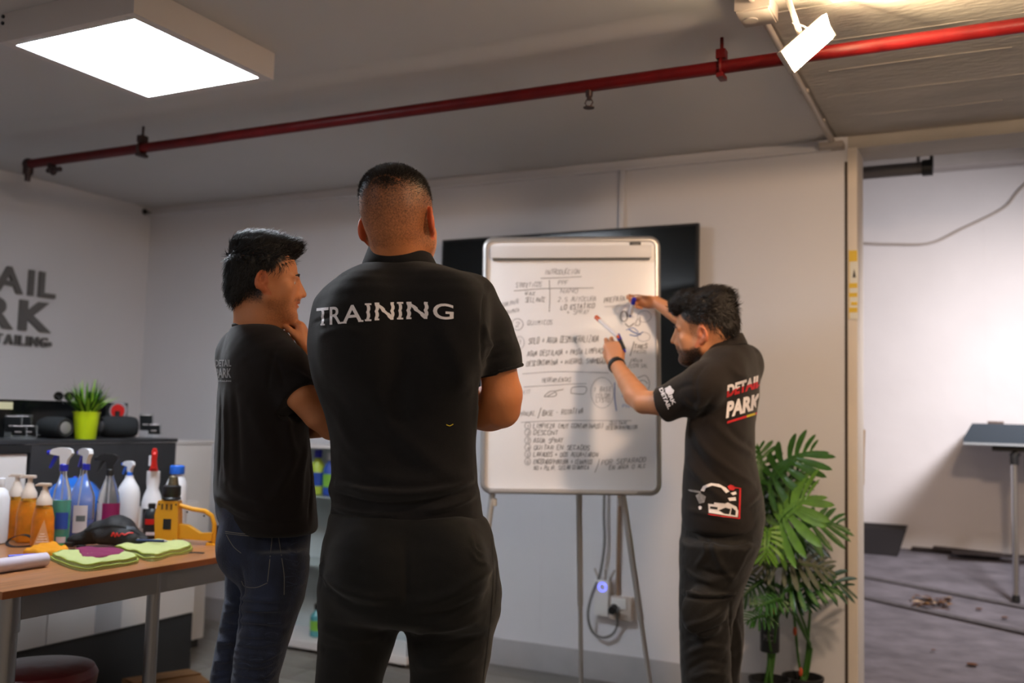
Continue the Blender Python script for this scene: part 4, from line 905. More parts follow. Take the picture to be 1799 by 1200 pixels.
def counter():
    X = -3.50; zt = 1.107; H = .27
    ya, yb = 2.655, 3.43
    T = Thing('reception_counter', 'dark and white reception counter with black plinth along the left wall', 'counter', (X-.3, 2.9, 0))
    # white lower body in panels with joints, black plinth
    for y0, y1 in ((1.2, 1.99), (1.995, 2.78), (2.785, 3.60)): T.part('white_panel', MB().box((X-.02, y0, H), (X, y1, .80), 0, .002), M['white_lam'])
    T.part('plinth', MB().box((X-.40, 1.2, 0), (X-.006, 3.60, H-.004), 0, .002), mat('plinth_black', (.018, .018, .019), .5))
    T.part('carcass', MB().box((X-.42, 1.2, H), (X-.022, 3.60, .80)), M['white_lam'])
    T.part('dark_panel', MB().box((X-.02, ya, .802), (X+.002, yb, zt-.018), 0, .002), M['dark'])
    T.part('white_panel', MB().box((X-.02, 1.2, .802), (X-.004, ya-.012, zt-.055), 0, .002), M['white_lam'])
    T.part('dark_shelf', MB().box((X-.40, 1.2, zt-.052), (X+.004, ya-.004, zt-.018), 0, .002), M['black'])
    T.part('carcass', MB().box((X-.38, 1.2, .802), (X-.022, yb, zt-.056)), M['dark'])
    T.part('countertop', MB().box((X-.42, 1.2, zt-.016), (X+.006, yb+.005, zt), 0, .002), M['dark'])
    T.part('grey_strip', MB().box((X, 3.02, H+.002), (X+.003, 3.16, .80)), mat('grey_translucent_strip', (.40, .40, .42), .4))
    xb = -3.77
    T = Thing('white_cabinet', 'white end cabinet standing behind the right end of the dark counter', 'cabinet', (xb-.18, 3.79, 0))
    T.part('body', MB().box((xb-.32, 3.63, .045), (xb-.018, 3.96, 1.065), 0, .002), M['white_lam']); T.part('door', MB().box((xb-.017, 3.635, .05), (xb, 3.955, 1.062), 0, .002), M['white_lam']); T.part('top', MB().box((xb-.325, 3.625, 1.066), (xb+.003, 3.965, 1.084), 0, .002), M['white_lam']); T.part('plinth', MB().box((xb-.30, 3.64, 0), (xb-.03, 3.95, .044)), M['dark'])
    # things on the counter, all standing on z = zt
    on = lambda px, y: None
    def at(px, x): p = PL(px, 700, 0, x); return np.array([p[0], p[1], zt])
    back = -3.80
    # long black box / screen behind
    p0, p1 = PL(-30, 760, 0, back), PL(222, 765, 0, back); zt2 = PL(120, 705, 0, back)[2]
    T = Thing('black_screen', 'long low black screen panel standing at the back of the counter', 'screen', (back, (p0[1]+p1[1])/2, zt)); T.part('panel', MB().box((back-.03, p0[1], zt+.0), (back, p1[1], zt2), 0, .003), M['blackgl']); T.part('stand', MB().box((back-.07, p1[1]-.30, zt), (back-.031, p1[1]-.10, zt+.012), 0, .002), M['black'])
    a = PL(5, 712, 0, back+.002); T2 = single('yellow_note', MB().box((back+.001, a[1]-.10, PL(5, 719, 0, back)[2]), (back+.003, PL(22, 712, 0, back)[1], PL(5, 706, 0, back)[2])), mat('note_paper', (.55, .52, .33), .6), 'pale yellow paper strip on the black screen at the left edge', 'note', a)
    # round speakers
    def speaker(pxc, w_px, lab, face):
        c = at(pxc, -3.66); dep = (c-CO)@CF; k = dep/FPX; r_ = 19*k; L_ = w_px*k/2; c = c+UP*(r_+.001); ax = unit((CR[0], CR[1], 0)*np.array([1, 1, 1])+np.array([0, 0, 0])); tw = unit(ax*.80+unit((-CF[0], -CF[1], 0))*face*.60)
        T = Thing('speaker', lab, 'speaker', c-UP*r_, 'round portable speakers'); e = c+tw*L_*.95; s_ = c-tw*L_*.95
        T.part('body', MB().tube([s_-tw*.004, s_, s_+tw*.02, c, e-tw*.02, e, e+tw*.004], [r_*.80, r_*.88, r_*.98, r_, r_*.98, r_*.90, r_*.84], 28), mat('speaker_cloth', (.016, .019, .022), .8, bump=.5, bscale=500))
        for en, dr in ((e, tw), (s_, -tw)):
            T.part('rim', MB().tube([en+dr*.004+unit(np.cross(dr, UP))*r_*.76*math.cos(t)+UP*r_*.76*math.sin(t) for t in np.linspace(0, 2*math.pi, 25)], .004, 8, caps=False), M['black'])
            T.part('driver', MB().tube([en+dr*.002, en+dr*.006, en+dr*.009], [r_*.58, r_*.55, r_*.35], 24), mat('driver_silver', (.28, .27, .27), .4, metal=.5))
        T.part('foot', MB().obox(c-UP*(r_-.004), tw*L_*.5, unit(np.cross(tw, UP))*.012, UP*.0045, 0, .001), M['black'])
    speaker(99, 60, 'black cylindrical speaker left of the green pot, its end turned right', .75); speaker(211, 58, 'black cylindrical speaker right of the green pot, its end turned left', -1.15)
    # green pot with grass
    c = at(154, -3.56); dep = (c-CO)@CF; k = dep/FPX; T = Thing('potted_grass', 'bright lime tin pot with spiky artificial grass on the counter', 'potted plant', c)
    T.part('pot', MB().lathe(c, [(17*k, 0), (17.5*k, .003), (22*k, 46*k), (23*k, 46*k), (23*k, 48*k), (21*k, 48*k), (20*k, 42*k)], 32, caps=False).lathe(c, [(17*k, .0005), (17.3*k, .002)], 32), mat('lime_enamel', (.42, .55, .006), .35)); T.part('soil', MB().lathe(c, [(20*k, 41*k), (20.4*k, 42.5*k)], 24), mat('dark_soil', (.02, .015, .01), .9))
    gm = [mat('grass_green', (.07, .24, .012), .5), mat('grass_light', (.26, .50, .04), .5), mat('grass_deep', (.012, .06, .006), .5)]
    rs = random.Random(4); base = c+UP*42*k
    for i in range(150):
        a = rs.uniform(0, 6.283); sp = rs.uniform(.1, 1.25)**.8; L_ = rs.uniform(44, 70)*k; o_ = np.array([math.cos(a), math.sin(a), 0]); p = base+o_*rs.uniform(0, 12)*k; lean = sp*.75
        pts = []; 
        for t in np.linspace(0, 1, 5): pts.append(p+L_*(UP*(t*math.cos(lean*.8)-.25*sp*t*t)+o_*math.sin(lean)*t))
        sd = np.array([-o_[1], o_[0], 0]); wd = np.array([.9, 1.2, 1.0, .6, .06])*2.0*k; vs = []
        for q, w_ in zip(pts, wd): vs += [q-sd*w_, q+sd*w_+o_*w_*.0]
        T.part('grass_blade', MB().add(vs, [(2*j, 2*j+1, 2*j+3, 2*j+2) for j in range(4)]), gm[i % 3])
    # acrylic business-card displays
    def display(px, lab, flip):
        c = at(px, -3.54); dep = (c-CO)@CF; k = dep/FPX; r_ = unit((CR[0], CR[1], 0)); aw = unit((CF[0], CF[1], 0)); T = Thing('card_display', lab, 'display stand', c, 'stepped acrylic card displays')
        bits = ((-16, 44, 30), (6, 26, 26)) if not flip else ((-10, 44, 24), (12, 26, 22))
        for j, (dx, top, w_) in enumerate(bits):
            o_ = c+r_*dx*k+aw*(.04-.05*j); 
            T.part('acrylic_step', MB().obox(o_+UP*top*k*.5, r_*w_*k*.5, aw*.0015, UP*top*k*.5).obox(o_+aw*.018+UP*top*k*.35, r_*w_*k*.5, aw*.016, UP*.001), M['glassy'])
            T.part('card_stack', MB().obox(o_+UP*(top*k*.62)+aw*-.006, r_*w_*k*.46, aw*.003+UP*.0008, UP*top*k*.30-aw*.006, 0, .001), M['label_k'])
            T.part('card_print', MB().obox(o_+UP*(top*k*.90)+aw*-.0105, r_*w_*k*.32, aw*.0005, UP*1.8*k), M['print_w']); T.part('card_print', MB().obox(o_+UP*(top*k*.55)+aw*-.0100, r_*w_*k*.22, aw*.0005, UP*1.2*k), M['print_g'])
    display(52, 'clear stepped stand of black cards at the left end of the counter', False); display(264, 'clear stepped stand of black cards right of the right speaker', True); display(34, 'clear stand of dark cards overlapping behind the leftmost one', False)
    # red round tin behind right speaker
    c = PL(207, 722, 0, -3.74); k = ((c-CO)@CF)/FPX; aw = unit((CF[0], CF[1], 0)); T = Thing('round_tin', 'round red-faced tin behind the right speaker', 'tin', (c[0], c[1], zt)); T.part('tin', MB().cyl(c, c+aw*.02, 15*k, 15*k, 28), mat('grey_tin', (.25, .24, .25), .4)); T.part('red_face', MB().cyl(c-aw*.002, c, 12*k, 12*k, 28), M['red_pl']); T.part('face_mark', MB().obox(c-aw*.003-UP*3*k, unit(CR)*4*k, aw*.0006, UP*2*k), M['print_w']); T.part('stem', MB().cyl((c[0], c[1], zt), c, .012, .012, 12), M['black'])
    # dark folded glasses on top of the panel
    p = PL(112, 700, 0, back-.015); a = np.array([p[0], p[1], zt2]); T = Thing('sunglasses', 'dark sunglasses resting on top of the black screen by the grass', 'glasses', a); 
    for q in (-.028, .028): T.part('lens', MB().sph(a+np.array([0, q, .022]), .026, 14, 0, (.25, 1, .8)), M['blackgl'])
    T.part('bridge', MB().cyl(a+np.array([0, -.008, .026]), a+np.array([0, .008, .026]), .003, .003, 8), M['black'])
    for q in (-.054, .054): T.part('temple', MB().tube([a+np.array([0, q, .024]), a+np.array([.03, q, .02]), a+np.array([.055, q*.8, -.012])], .0022, 6), M['black'])

def floor_things():
    # round red stool under the table
    c = pt(62, 1180, 2, .0); c = P(68, 1180, 3.0); z = PL(80, 1158, 1, c[1])[2]; z = c[2]+.02; c[2] = 0
    T = Thing('round_stool', 'round dark red upholstered stool under the table', 'stool', c)
    T.part('seat', MB().lathe(c, [(.155, z-.075), (.168, z-.06), (.172, z-.03), (.160, z-.008), (.12, z), (.03, z+.004)], 36), mat('dark_red_vinyl', (.085, .006, .010), .3, bump=.2, bscale=14)); T.part('seat_band', MB().lathe(c, [(.160, z-.085), (.165, z-.083), (.165, z-.074), (.160, z-.072)], 36), M['steel'])
    T.part('column', MB().cyl(c+UP*.06, c+UP*(z-.08), .025, .025, 18), M['chrome'])
    for i in range(5):
        a = i*2*math.pi/5; e = c+np.array([math.cos(a)*.20, math.sin(a)*.20, .05]); lg = T.part('base_arm', MB().tube([c+UP*.075, e], [.016, .010], 10), M['chrome']); T.part('castor', MB().cyl(e+np.array([-math.sin(a), math.cos(a), 0])*.01-UP*.027, e-np.array([-math.sin(a), math.cos(a), 0])*.01-UP*.027, .022, .022, 16).cyl(e-UP*.02, e+UP*.005, .006, .006, 8), M['black'], lg)
    # flattened cardboard
    q = [pt(205, 1198, 2, .08), pt(262, 1184, 2, .10), pt(325, 1172, 2, .10), pt(345, 1200, 2, .08)]
    a = np.mean([pt(275, 1192, 2, .1), ], 0); yy = unit(q[2]-q[1]); yy[2] = 0; yy = unit(yy); xx = np.array([yy[1], -yy[0], 0])
    c = pt(290, 1200, 2, .08); c[2] = 0; cm = mat('brown_cardboard', (.23, .115, .042), .8, var=.15, vscale=14)
    T = Thing('cardboard_box', 'low brown cardboard box on the floor beneath the table end', 'box', c)
    e0 = pt(215, 1193, 2, .10); e1 = pt(332, 1176, 2, .10); d = unit(e1-e0); L_ = np.linalg.norm(e1-e0); n = np.array([d[1], -d[0], 0]); n = n if n@(CO-e0) > 0 else -n; m_ = (e0+e1)/2; m_[2] = 0
    T.part('side', MB().obox(m_+UP*.05, d*L_/2, n*.002, UP*.05), cm); T.part('side', MB().obox(m_+n*.26+UP*.05, d*L_/2, n*.002, UP*.05), cm)
    for s_ in (-1, 1): T.part('side', MB().obox(m_+n*.13+d*s_*L_/2+UP*.05, d*.002, n*.13, UP*.05), cm)
    T.part('bottom', MB().obox(m_+n*.13+UP*.003, d*L_/2, n*.13, UP*.002), cm); T.part('flap', MB().obox(m_+n*.075+UP*.102+UP*.006, d*L_/2*.98, n*.072+UP*.006, UP*.0018), cm); T.part('flap', MB().obox(m_+n*.19+UP*.104, d*L_/2*.98, n*.06-UP*.004, UP*.0018), cm)
    # glass display shelf unit against the back wall, between the two men
    x0, x1 = -3.55, -2.62; y1 = 4.44; y0 = 4.14
    T = Thing('display_case', 'low white-framed glass display case against the back wall between two men', 'display case', ((x0+x1)/2, (y0+y1)/2, 0)); wm = M['white_lam']
    T.part('base', MB().box((x0, y0, .02), (x1, y1, .06), 0, .003), wm); T.part('back_panel', MB().box((x0, y1-.012, .06), (x1, y1, 1.06)), mat('case_back', (.46, .52, .53), .35)); T.part('top', MB().box((x0, y0, 1.06), (x1, y1, 1.075), 0, .002), wm)
    for x in (x0, x1-.006): T.part('side_glass', MB().box((x, y0+.01, .06), (x+.006, y1-.014, 1.06)), M['glassy'])
    for z_ in (.44, .80): T.part('glass_shelf', MB().box((x0+.008, y0+.03, z_), (x1-.008, y1-.014, z_+.006)), mat('shelf_glass_edge', (.35, .42, .42), .15))
    for x in (x0+.05, x1-.05):
        for y in (y0+.04, y1-.04): T.part('foot', MB().cyl((x, y, 0), (x, y, .02), .018, .018, 12), M['black'])
    def small(px, pyb, pyt, z_, r_, m, cap, lab, lab_m=None):
        p = PL(px, pyb, 2, z_); y = 4.26; p = PL(px, pyb, 1, y); h = PL(px, pyt, 1, y)[2]-z_; b = np.array([p[0], y, z_+.0005]); T = Thing('small_bottle', lab, 'bottle', b, 'bottles in the display case')
        T.part('bottle_body', MB().lathe(b, [(r_*.8, 0), (r_, .005), (r_, h*.62), (r_*.45, h*.78), (r_*.4, h*.84)], 18), m); T.part('cap', MB().lathe(b, [(r_*.5, h*.82), (r_*.5, h*.99), (r_*.3, h)], 14), cap)
        if lab_m: T.part('label', MB().lathe(b, [(r_+.0006, h*.2), (r_+.0006, h*.5)], 18, caps=False), lab_m)
    small(556, 1128, 1060, .06, .038, mat('aqua_liquid', (.12, .42, .46), .2, trans=.3), M['black'], 'aqua bottle with black cap on the case floor nearer the jeans', M['label_g']); small(574, 1126, 1066, .06, .034, M['white_pe'], M['label_k'], 'white and green bottle on the case floor next to the aqua one', M['label_g'])
    small(557, 852, 790, .806, .042, mat('green_yellow_can', (.36, .48, .05), .35), M['blue_pl'], 'lime green bottle with dark blue label on the upper glass shelf', M['label_b']); small(579, 850, 795, .806, .036, M['label_b'], M['white_pe'], 'dark blue bottle with green label on the upper glass shelf', M['label_g'])

# ------------------------------------------------------------------ flip-chart whiteboard with handwriting
GL = {'A': '0026,2640,1232', 'B': '0006,0636,3634,3403,0333,3330,3000', 'C': '4516,1605,0501,0110,1041', 'D': '0006,0636,3644,4442,4230,3000', 'E': '4606,0600,0040,0333', 'F': '4606,0600,0333', 'G': '4516,1605,0501,0110,1041,4143,4323', 'H': '0600,4640,0343', 'I': '2620', 'J': '3631,3120,2001', 'K': '0600,4603,0340', 'L': '0600,0040', 'M': '0006,0623,2346,4640', 'N': '0006,0640,4046', 'O': '1636,3645,4541,4130,3010,1001,0105,0516', 'P': '0006,0636,3645,4544,4433,3303', 'Q': '1636,3645,4541,4130,3010,1001,0105,0516,2240', 'R': '0006,0636,3645,4544,4433,3303,2340', 'S': '4536,3616,1605,0504,0433,3341,4130,3010,1001', 'T': '0646,2620', 'U': '0601,0110,1030,3041,4146', 'V': '0620,2046', 'W': '0610,1023,2330,3046', 'X': '0640,0046', 'Y': '0623,4623,2320', 'Z': '0646,4600,0040', '/': '0047', '-': '1333', '+': '0343,2521', '1': '1526,2620', '2': '0516,1636,3645,4544,4400,0040', '3': '0636,3645,4523,2341,4130,3000', '4': '3036,3602,0242', '5': '4606,0603,0333,3342,4230,3000', '6': '3616,1604,0401,0110,1030,3041,4133,3303', '>': '0543,4301', ',': '2110', '(': '3716,1611,1130', ')': '1736,3631,3110'}
def flipchart():
    D = dict(TL=P(862, 424, 3.995), TR=P(1161, 420, 3.945), BR=P(1149, 866, 3.86), BL=P(841, 860, 3.905))
    rt = unit((D['TR']-D['TL'])+(D['BR']-D['BL'])); up = (D['TL']-D['BL'])+(D['TR']-D['BR']); up = unit(up-up@rt*rt); n = np.cross(rt, up)
    if n@(CO-D['TL']) < 0: n = -n
    c = sum(D.values())/4; hw = (np.linalg.norm(D['TR']-D['TL'])+np.linalg.norm(D['BR']-D['BL']))/4; hh = (np.linalg.norm(D['TL']-D['BL'])+np.linalg.norm(D['TR']-D['BR']))/4
    base = np.array([c[0], c[1], 0]); T = Thing('whiteboard_easel', 'tripod flip-chart whiteboard full of black handwriting in front of the television', 'whiteboard', base)
    def Q(u, v, w_=0): return c+rt*u+up*v+n*w_
    T.part('panel', MB().obox(c, rt*(hw-.008), up*(hh-.008), n*.008, 0, .003), M['board'])
    # rounded aluminium frame
    pts = []; r_ = .032
    for cx, cy, a0 in ((hw-r_, hh-r_, 0), (-hw+r_, hh-r_, 90), (-hw+r_, -hh+r_, 180), (hw-r_, -hh+r_, 270)):
        for a in range(0, 91, 15): pts.append(Q(cx+r_*math.cos(R(a0+a)), cy+r_*math.sin(R(a0+a)), .004))
    vs = []; prof = [(-.011, -.012), (-.013, .004), (-.004, .013), (.007, .012), (.009, .004), (.006, -.012)]; N = len(pts)
    for i, p in enumerate(pts):
        t = unit(pts[(i+1) % N]-pts[i-1]); o_ = np.cross(t, n); o_ = o_ if o_@(p-c) > 0 else -o_
        vs += [p-o_*a+n*b for a, b in prof]
    k = len(prof); T.part('frame', MB().add(vs, [(i*k+j, i*k+(j+1) % k, ((i+1) % N)*k+(j+1) % k, ((i+1) % N)*k+j) for i in range(N) for j in range(k)]), M['alu'], smooth=60)
    T.part('paper_clamp', MB().obox(Q(.0, hh-.052, .018), rt*(hw-.022), up*.026, n*.008, 0, .005), mat('clamp_white', (.72, .70, .71), .35)); T.part('clamp_edge', MB().obox(Q(0, hh-.081, .014), rt*(hw-.030), up*.0035, n*.006), mat('grey_seal', (.12, .12, .12), .6))
    T.part('maker_plate', MB().obox(Q(hw-.088, hh-.020, .0175), rt*.022, up*.0075, n*.001), M['label_k']); T.part('maker_lettering', MB().obox(Q(hw-.088, hh-.020, .0188), rt*.016, up*.0018, n*.0004), M['print_g'])
    T.part('pen_tray', MB().obox(Q(-.03, -hh-.002, .020), rt*(hw-.055), up*.005, n*.020, 0, .003), M['alu'])
    # legs
    gr = lambda px, d: (lambda p: np.array([p[0], p[1], 0.]))(P(px, 800, d))
    def leg(a, b, nm='leg'): 
        a = np.array(a); b = np.array(b); m_ = a+(b-a)*.52; l_ = T.part(nm, MB().cyl(a, m_, .0125, .0125, 12).cyl(m_-(b-a)*.02, b+unit(a-b)*.02, .0095, .0095, 12), M['alu']); T.part('foot', MB().cyl(b+unit(a-b)*.03, b, .013, .015, 12), M['black'], l_)
    a = P(1093, 874, 3.87); v = P(1140, 1190, 3.80)-a; leg(a+UP*.03, a+v*(a[2]/-v[2]) if v[2] < 0 else a)
    a = P(866, 870, 3.92); v = P(826, 1190, 3.80)-a; leg(a+UP*.03, a+v*(a[2]/-v[2]))
    a = P(1017, 868, 3.93); v = P(1021, 1190, 4.18)-a; leg(a+UP*.03, a+v*(a[2]/-v[2]))
    for px, dd in ((1093, 3.88), (866, 3.92)): p = P(px, 876, dd); T.part('leg_joint', MB().lathe(p-UP*.03, [(.014, 0), (.017, .004), (.017, .03), (.014, .034)], 14), M['plastic_w'])
    # handwriting in board pixels -> board plane
    def bp(px, py):
        r_ = ray(px, py); t = ((c+n*.0095-CO)@n)/(r_@n); return CO+r_*t
    rs = random.Random(9); ink = {}
    def stroke(key, pts, wd):
        mb = ink.setdefault(key, MB()); pts = [bp(*p) for p in pts]; vs = []
        for i, p in enumerate(pts):
            t = unit(pts[min(i+1, len(pts)-1)]-pts[max(i-1, 0)]); s_ = np.cross(t, n); vs += [p-s_*wd/2, p+s_*wd/2]
        mb.add(vs, [(2*i, 2*i+1, 2*i+3, 2*i+2) for i in range(len(pts)-1)])
    def write(s, x, y, x2, h, key='k', wd=.0016, sl=None):
        sl = sl if sl is not None else -.018; adv = (x2-x)/max(1, len(s))
        for i, ch in enumerate(s):
            if ch == ' ': continue
            jx, jy = rs.uniform(-.6, .6), rs.uniform(-.7, .7); hs = h*rs.uniform(.85, 1.1)
            for seg in GL.get(ch, '0040').split(','):
                (a, b, c_, d_) = [int(q) for q in seg]; f = lambda u, v: (x+adv*(i+.1)+jx+u/4*adv*.72+v/6*hs*.18, y+(i+u/4)*adv*sl+jy-v/6*hs)
                p, q = f(a, b), f(c_, d_); m_ = ((p[0]+q[0])/2+rs.uniform(-.35, .35), (p[1]+q[1])/2+rs.uniform(-.35, .35)); stroke(key, [p, m_, q], wd)
    def line(pts, key='k', wd=.0022): stroke(key, catmull([(p[0], p[1]) for p in pts], 5), wd)
    def circ(x, y, rx, ry, key='k', wd=.002): stroke(key, [(x+rx*math.cos(t)*rs.uniform(.97, 1.03), y+ry*math.sin(t)) for t in np.linspace(0, 6.5, 26)], wd)
    write('INTRODUCCION', 956, 482, 1018, 9); line([(950, 489), (985, 488), (1022, 486)])
    write('SINTETICOS', 905, 505, 952, 8); write('PPF', 980, 500, 998, 8); line([(903, 511), (960, 507), (1043, 506)]); line([(965, 492), (966, 520), (965, 548)])
    write('WAX', 922, 519, 940, 7); write('SELLANTE', 922, 531, 958, 8); write('NANO', 984, 515, 1016, 8); write('2,5 AUTOCURA', 980, 530, 1048, 8); write('LO ESTATICO', 985, 544, 1045, 8, 'k', .0026, -.06); write('+ SPRAY', 995, 552, 1035, 8)
    write('CERA PASTE', 880, 540, 912, 7, 'g', .002, -.25); write('QUIMICA', 888, 552, 912, 6, 'g', .002, -.2)
    write('PREPARAR', 1060, 532, 1104, 9, 'k', .0021, -.1); line([(1062, 539), (1100, 536)], 'g')
    circ(909, 570, 10, 10); write('2', 905, 574, 913, 8); write('QUIMICOS', 926, 571, 971, 8)
    circ(913, 602, 8, 11, 'g'); write('1', 909, 606, 917, 9); write('SOLO + AGUA DESMINERALIZADA', 928, 604, 1052, 11, 'k', .0021, -.03)
    write('AGUA DESTILADA + PASTA LIMPIADORA', 926, 626, 1072, 9, 'k', .0021, -.04); write('DESCONTAMINA + HIERRO, SHAMPOO', 924, 643, 1062, 9, 'k', .0020, -.04); write('+ WAX', 1036, 640, 1066, 7)
    line([(918, 657), (980, 653), (1070, 655)], 'g'); write('HERRAMIENTAS', 952, 672, 1003, 8); line([(920, 680), (1000, 675), (1030, 674)], 'g')
    line([(956, 696), (966, 688), (976, 687), (990, 684)]); line([(956, 697), (975, 696), (976, 689), (962, 696)]); line([(1003, 691), (1006, 681), (1029, 680), (1026, 692), (1003, 691)])
    write('KIT', 918, 692, 932, 7, 'g'); circ(1058, 690, 20, 27, 'g', .0018); write('1 BASE', 1042, 688, 1074, 8); write('COLOR', 1046, 699, 1072, 7); write('LISTO', 1046, 707, 1072, 7)
    line([(1080, 672), (1080, 700), (1083, 722)], 'b', .0035); write('OK', 1092, 698, 1102, 8, 'b'); write('PH', 1092, 717, 1106, 6, 'b')
    write('MANUAL', 912, 731, 940, 8); line([(945, 735), (949, 722), (951, 716)]); write('BASE - ROTATIVA', 952, 731, 1024, 9, 'k', .0020, -.07)
    line([(915, 742), (990, 739), (1110, 739)], 'g')
    for i, (tx, y, x2) in enumerate((('LIMPIEZA (MUY CONTAMINADO)', 752, 1060), ('DESCONT', 764, 980), ('AGUA SPRAY', 778, 989), ('QUITAR EN SECADOS', 790, 1036), ('LAVADOS + DOS AGUA+JABON', 802, 1050), ('ENCERADO/PINTURA + CERAMICO', 815, 1040))):
        circ(927, y-4, 5, 6, 'k', .0018); write('123456'[i], 925, y, 930, 6, 'k', .0018); write(tx, 937, y, x2, 8, 'k', .0021, .004)
    write('NO + PULIR, SELLAR CERAMICA', 938, 826, 1034, 7, 'k', .0020); line([(1045, 830), (1050, 818), (1053, 807)]); write('POR SEPARADO', 1056, 817, 1135, 8, 'k', .0021, -.08); write('EN AGUA O ALC', 1070, 825, 1134, 7, 'k', .0021, -.05)
    write('QUITAR', 1070, 747, 1100, 6); write('DESCONTAMINACION', 1064, 755, 1120, 7)
    line([(1107, 625), (1111, 612), (1114, 600)], 'k', .0035); write('TRES', 1113, 612, 1138, 7, 'k', .0032); write('PASOS', 1113, 621, 1136, 6); line([(1103, 648), (1107, 638), (1110, 630)]); write('AGUA', 1110, 636, 1128, 6); write('CON SAL', 1108, 646, 1138, 7)
    line([(1120, 664), (1134, 660), (1141, 672), (1138, 684), (1122, 686), (1114, 676), (1120, 664)]); line([(1118, 672), (1130, 668), (1138, 674)])
    circ(1096, 556, 6, 9, 'k', .0035); line([(1098, 568), (1105, 574), (1114, 568)], 'k', .004); line([(1120, 560), (1116, 571), (1124, 570), (1124, 556)], 'k', .0025); circ(1132, 556, 12, 10, 'g', .002)
    circ(1131, 592, 11, 8, 'g', .002); line([(1104, 578), (1114, 584), (1126, 588)], 'b', .005); line([(1106, 588), (1118, 590), (1130, 583)], 'b', .004); line([(1100, 580), (1112, 576), (1122, 584)], 'b', .003); line([(1120, 700), (1120, 701)], 'b')
    for key, mb in ink.items():
        o = T.part('handwriting', mb, {'k': mat('black_marker_ink', (.18, .18, .20), .6), 'g': mat('faint_marker_ink', (.36, .37, .41), .6), 'b': mat('blue_marker_ink', (.10, .20, .50), .6)}[key], kind='stuff'); o['label'] = {'k': 'black marker writing', 'g': 'faint grey marker lines', 'b': 'blue marker marks'}[key]
    # markers in the writing man's hands
    def marker(a, b, body, cap, lab):
        d = unit(b-a); T = Thing('marker', lab, 'marker', (a+b)/2, 'whiteboard markers'); T.part('barrel', MB().cyl(a+d*.022, b-d*.012, .0078, .0078, 14), body); T.part('cap', MB().cyl(a, a+d*.024, .0088, .0090, 14), cap); T.part('tip', MB().cyl(b-d*.014, b, .006, .003, 12), cap)
    wm = mat('marker_white', (.70, .66, .68), .35)
    marker(P(1114, 525, 3.79), P(1107, 556, 3.850), wm, M['blue_pl'], 'white marker with blue cap end held in the raised far hand')
    marker(P(1047, 557, 3.76), P(1088, 594, 3.66), wm, mat('orange_cap', (.60, .10, .02), .4), 'white marker with orange-red cap sticking up from the near hand')
    marker(P(1085, 588, 3.69), P(1099, 619, 3.66), M['label_k'], M['blue_pl'], 'black-bodied blue marker gripped downwards in the near hand')

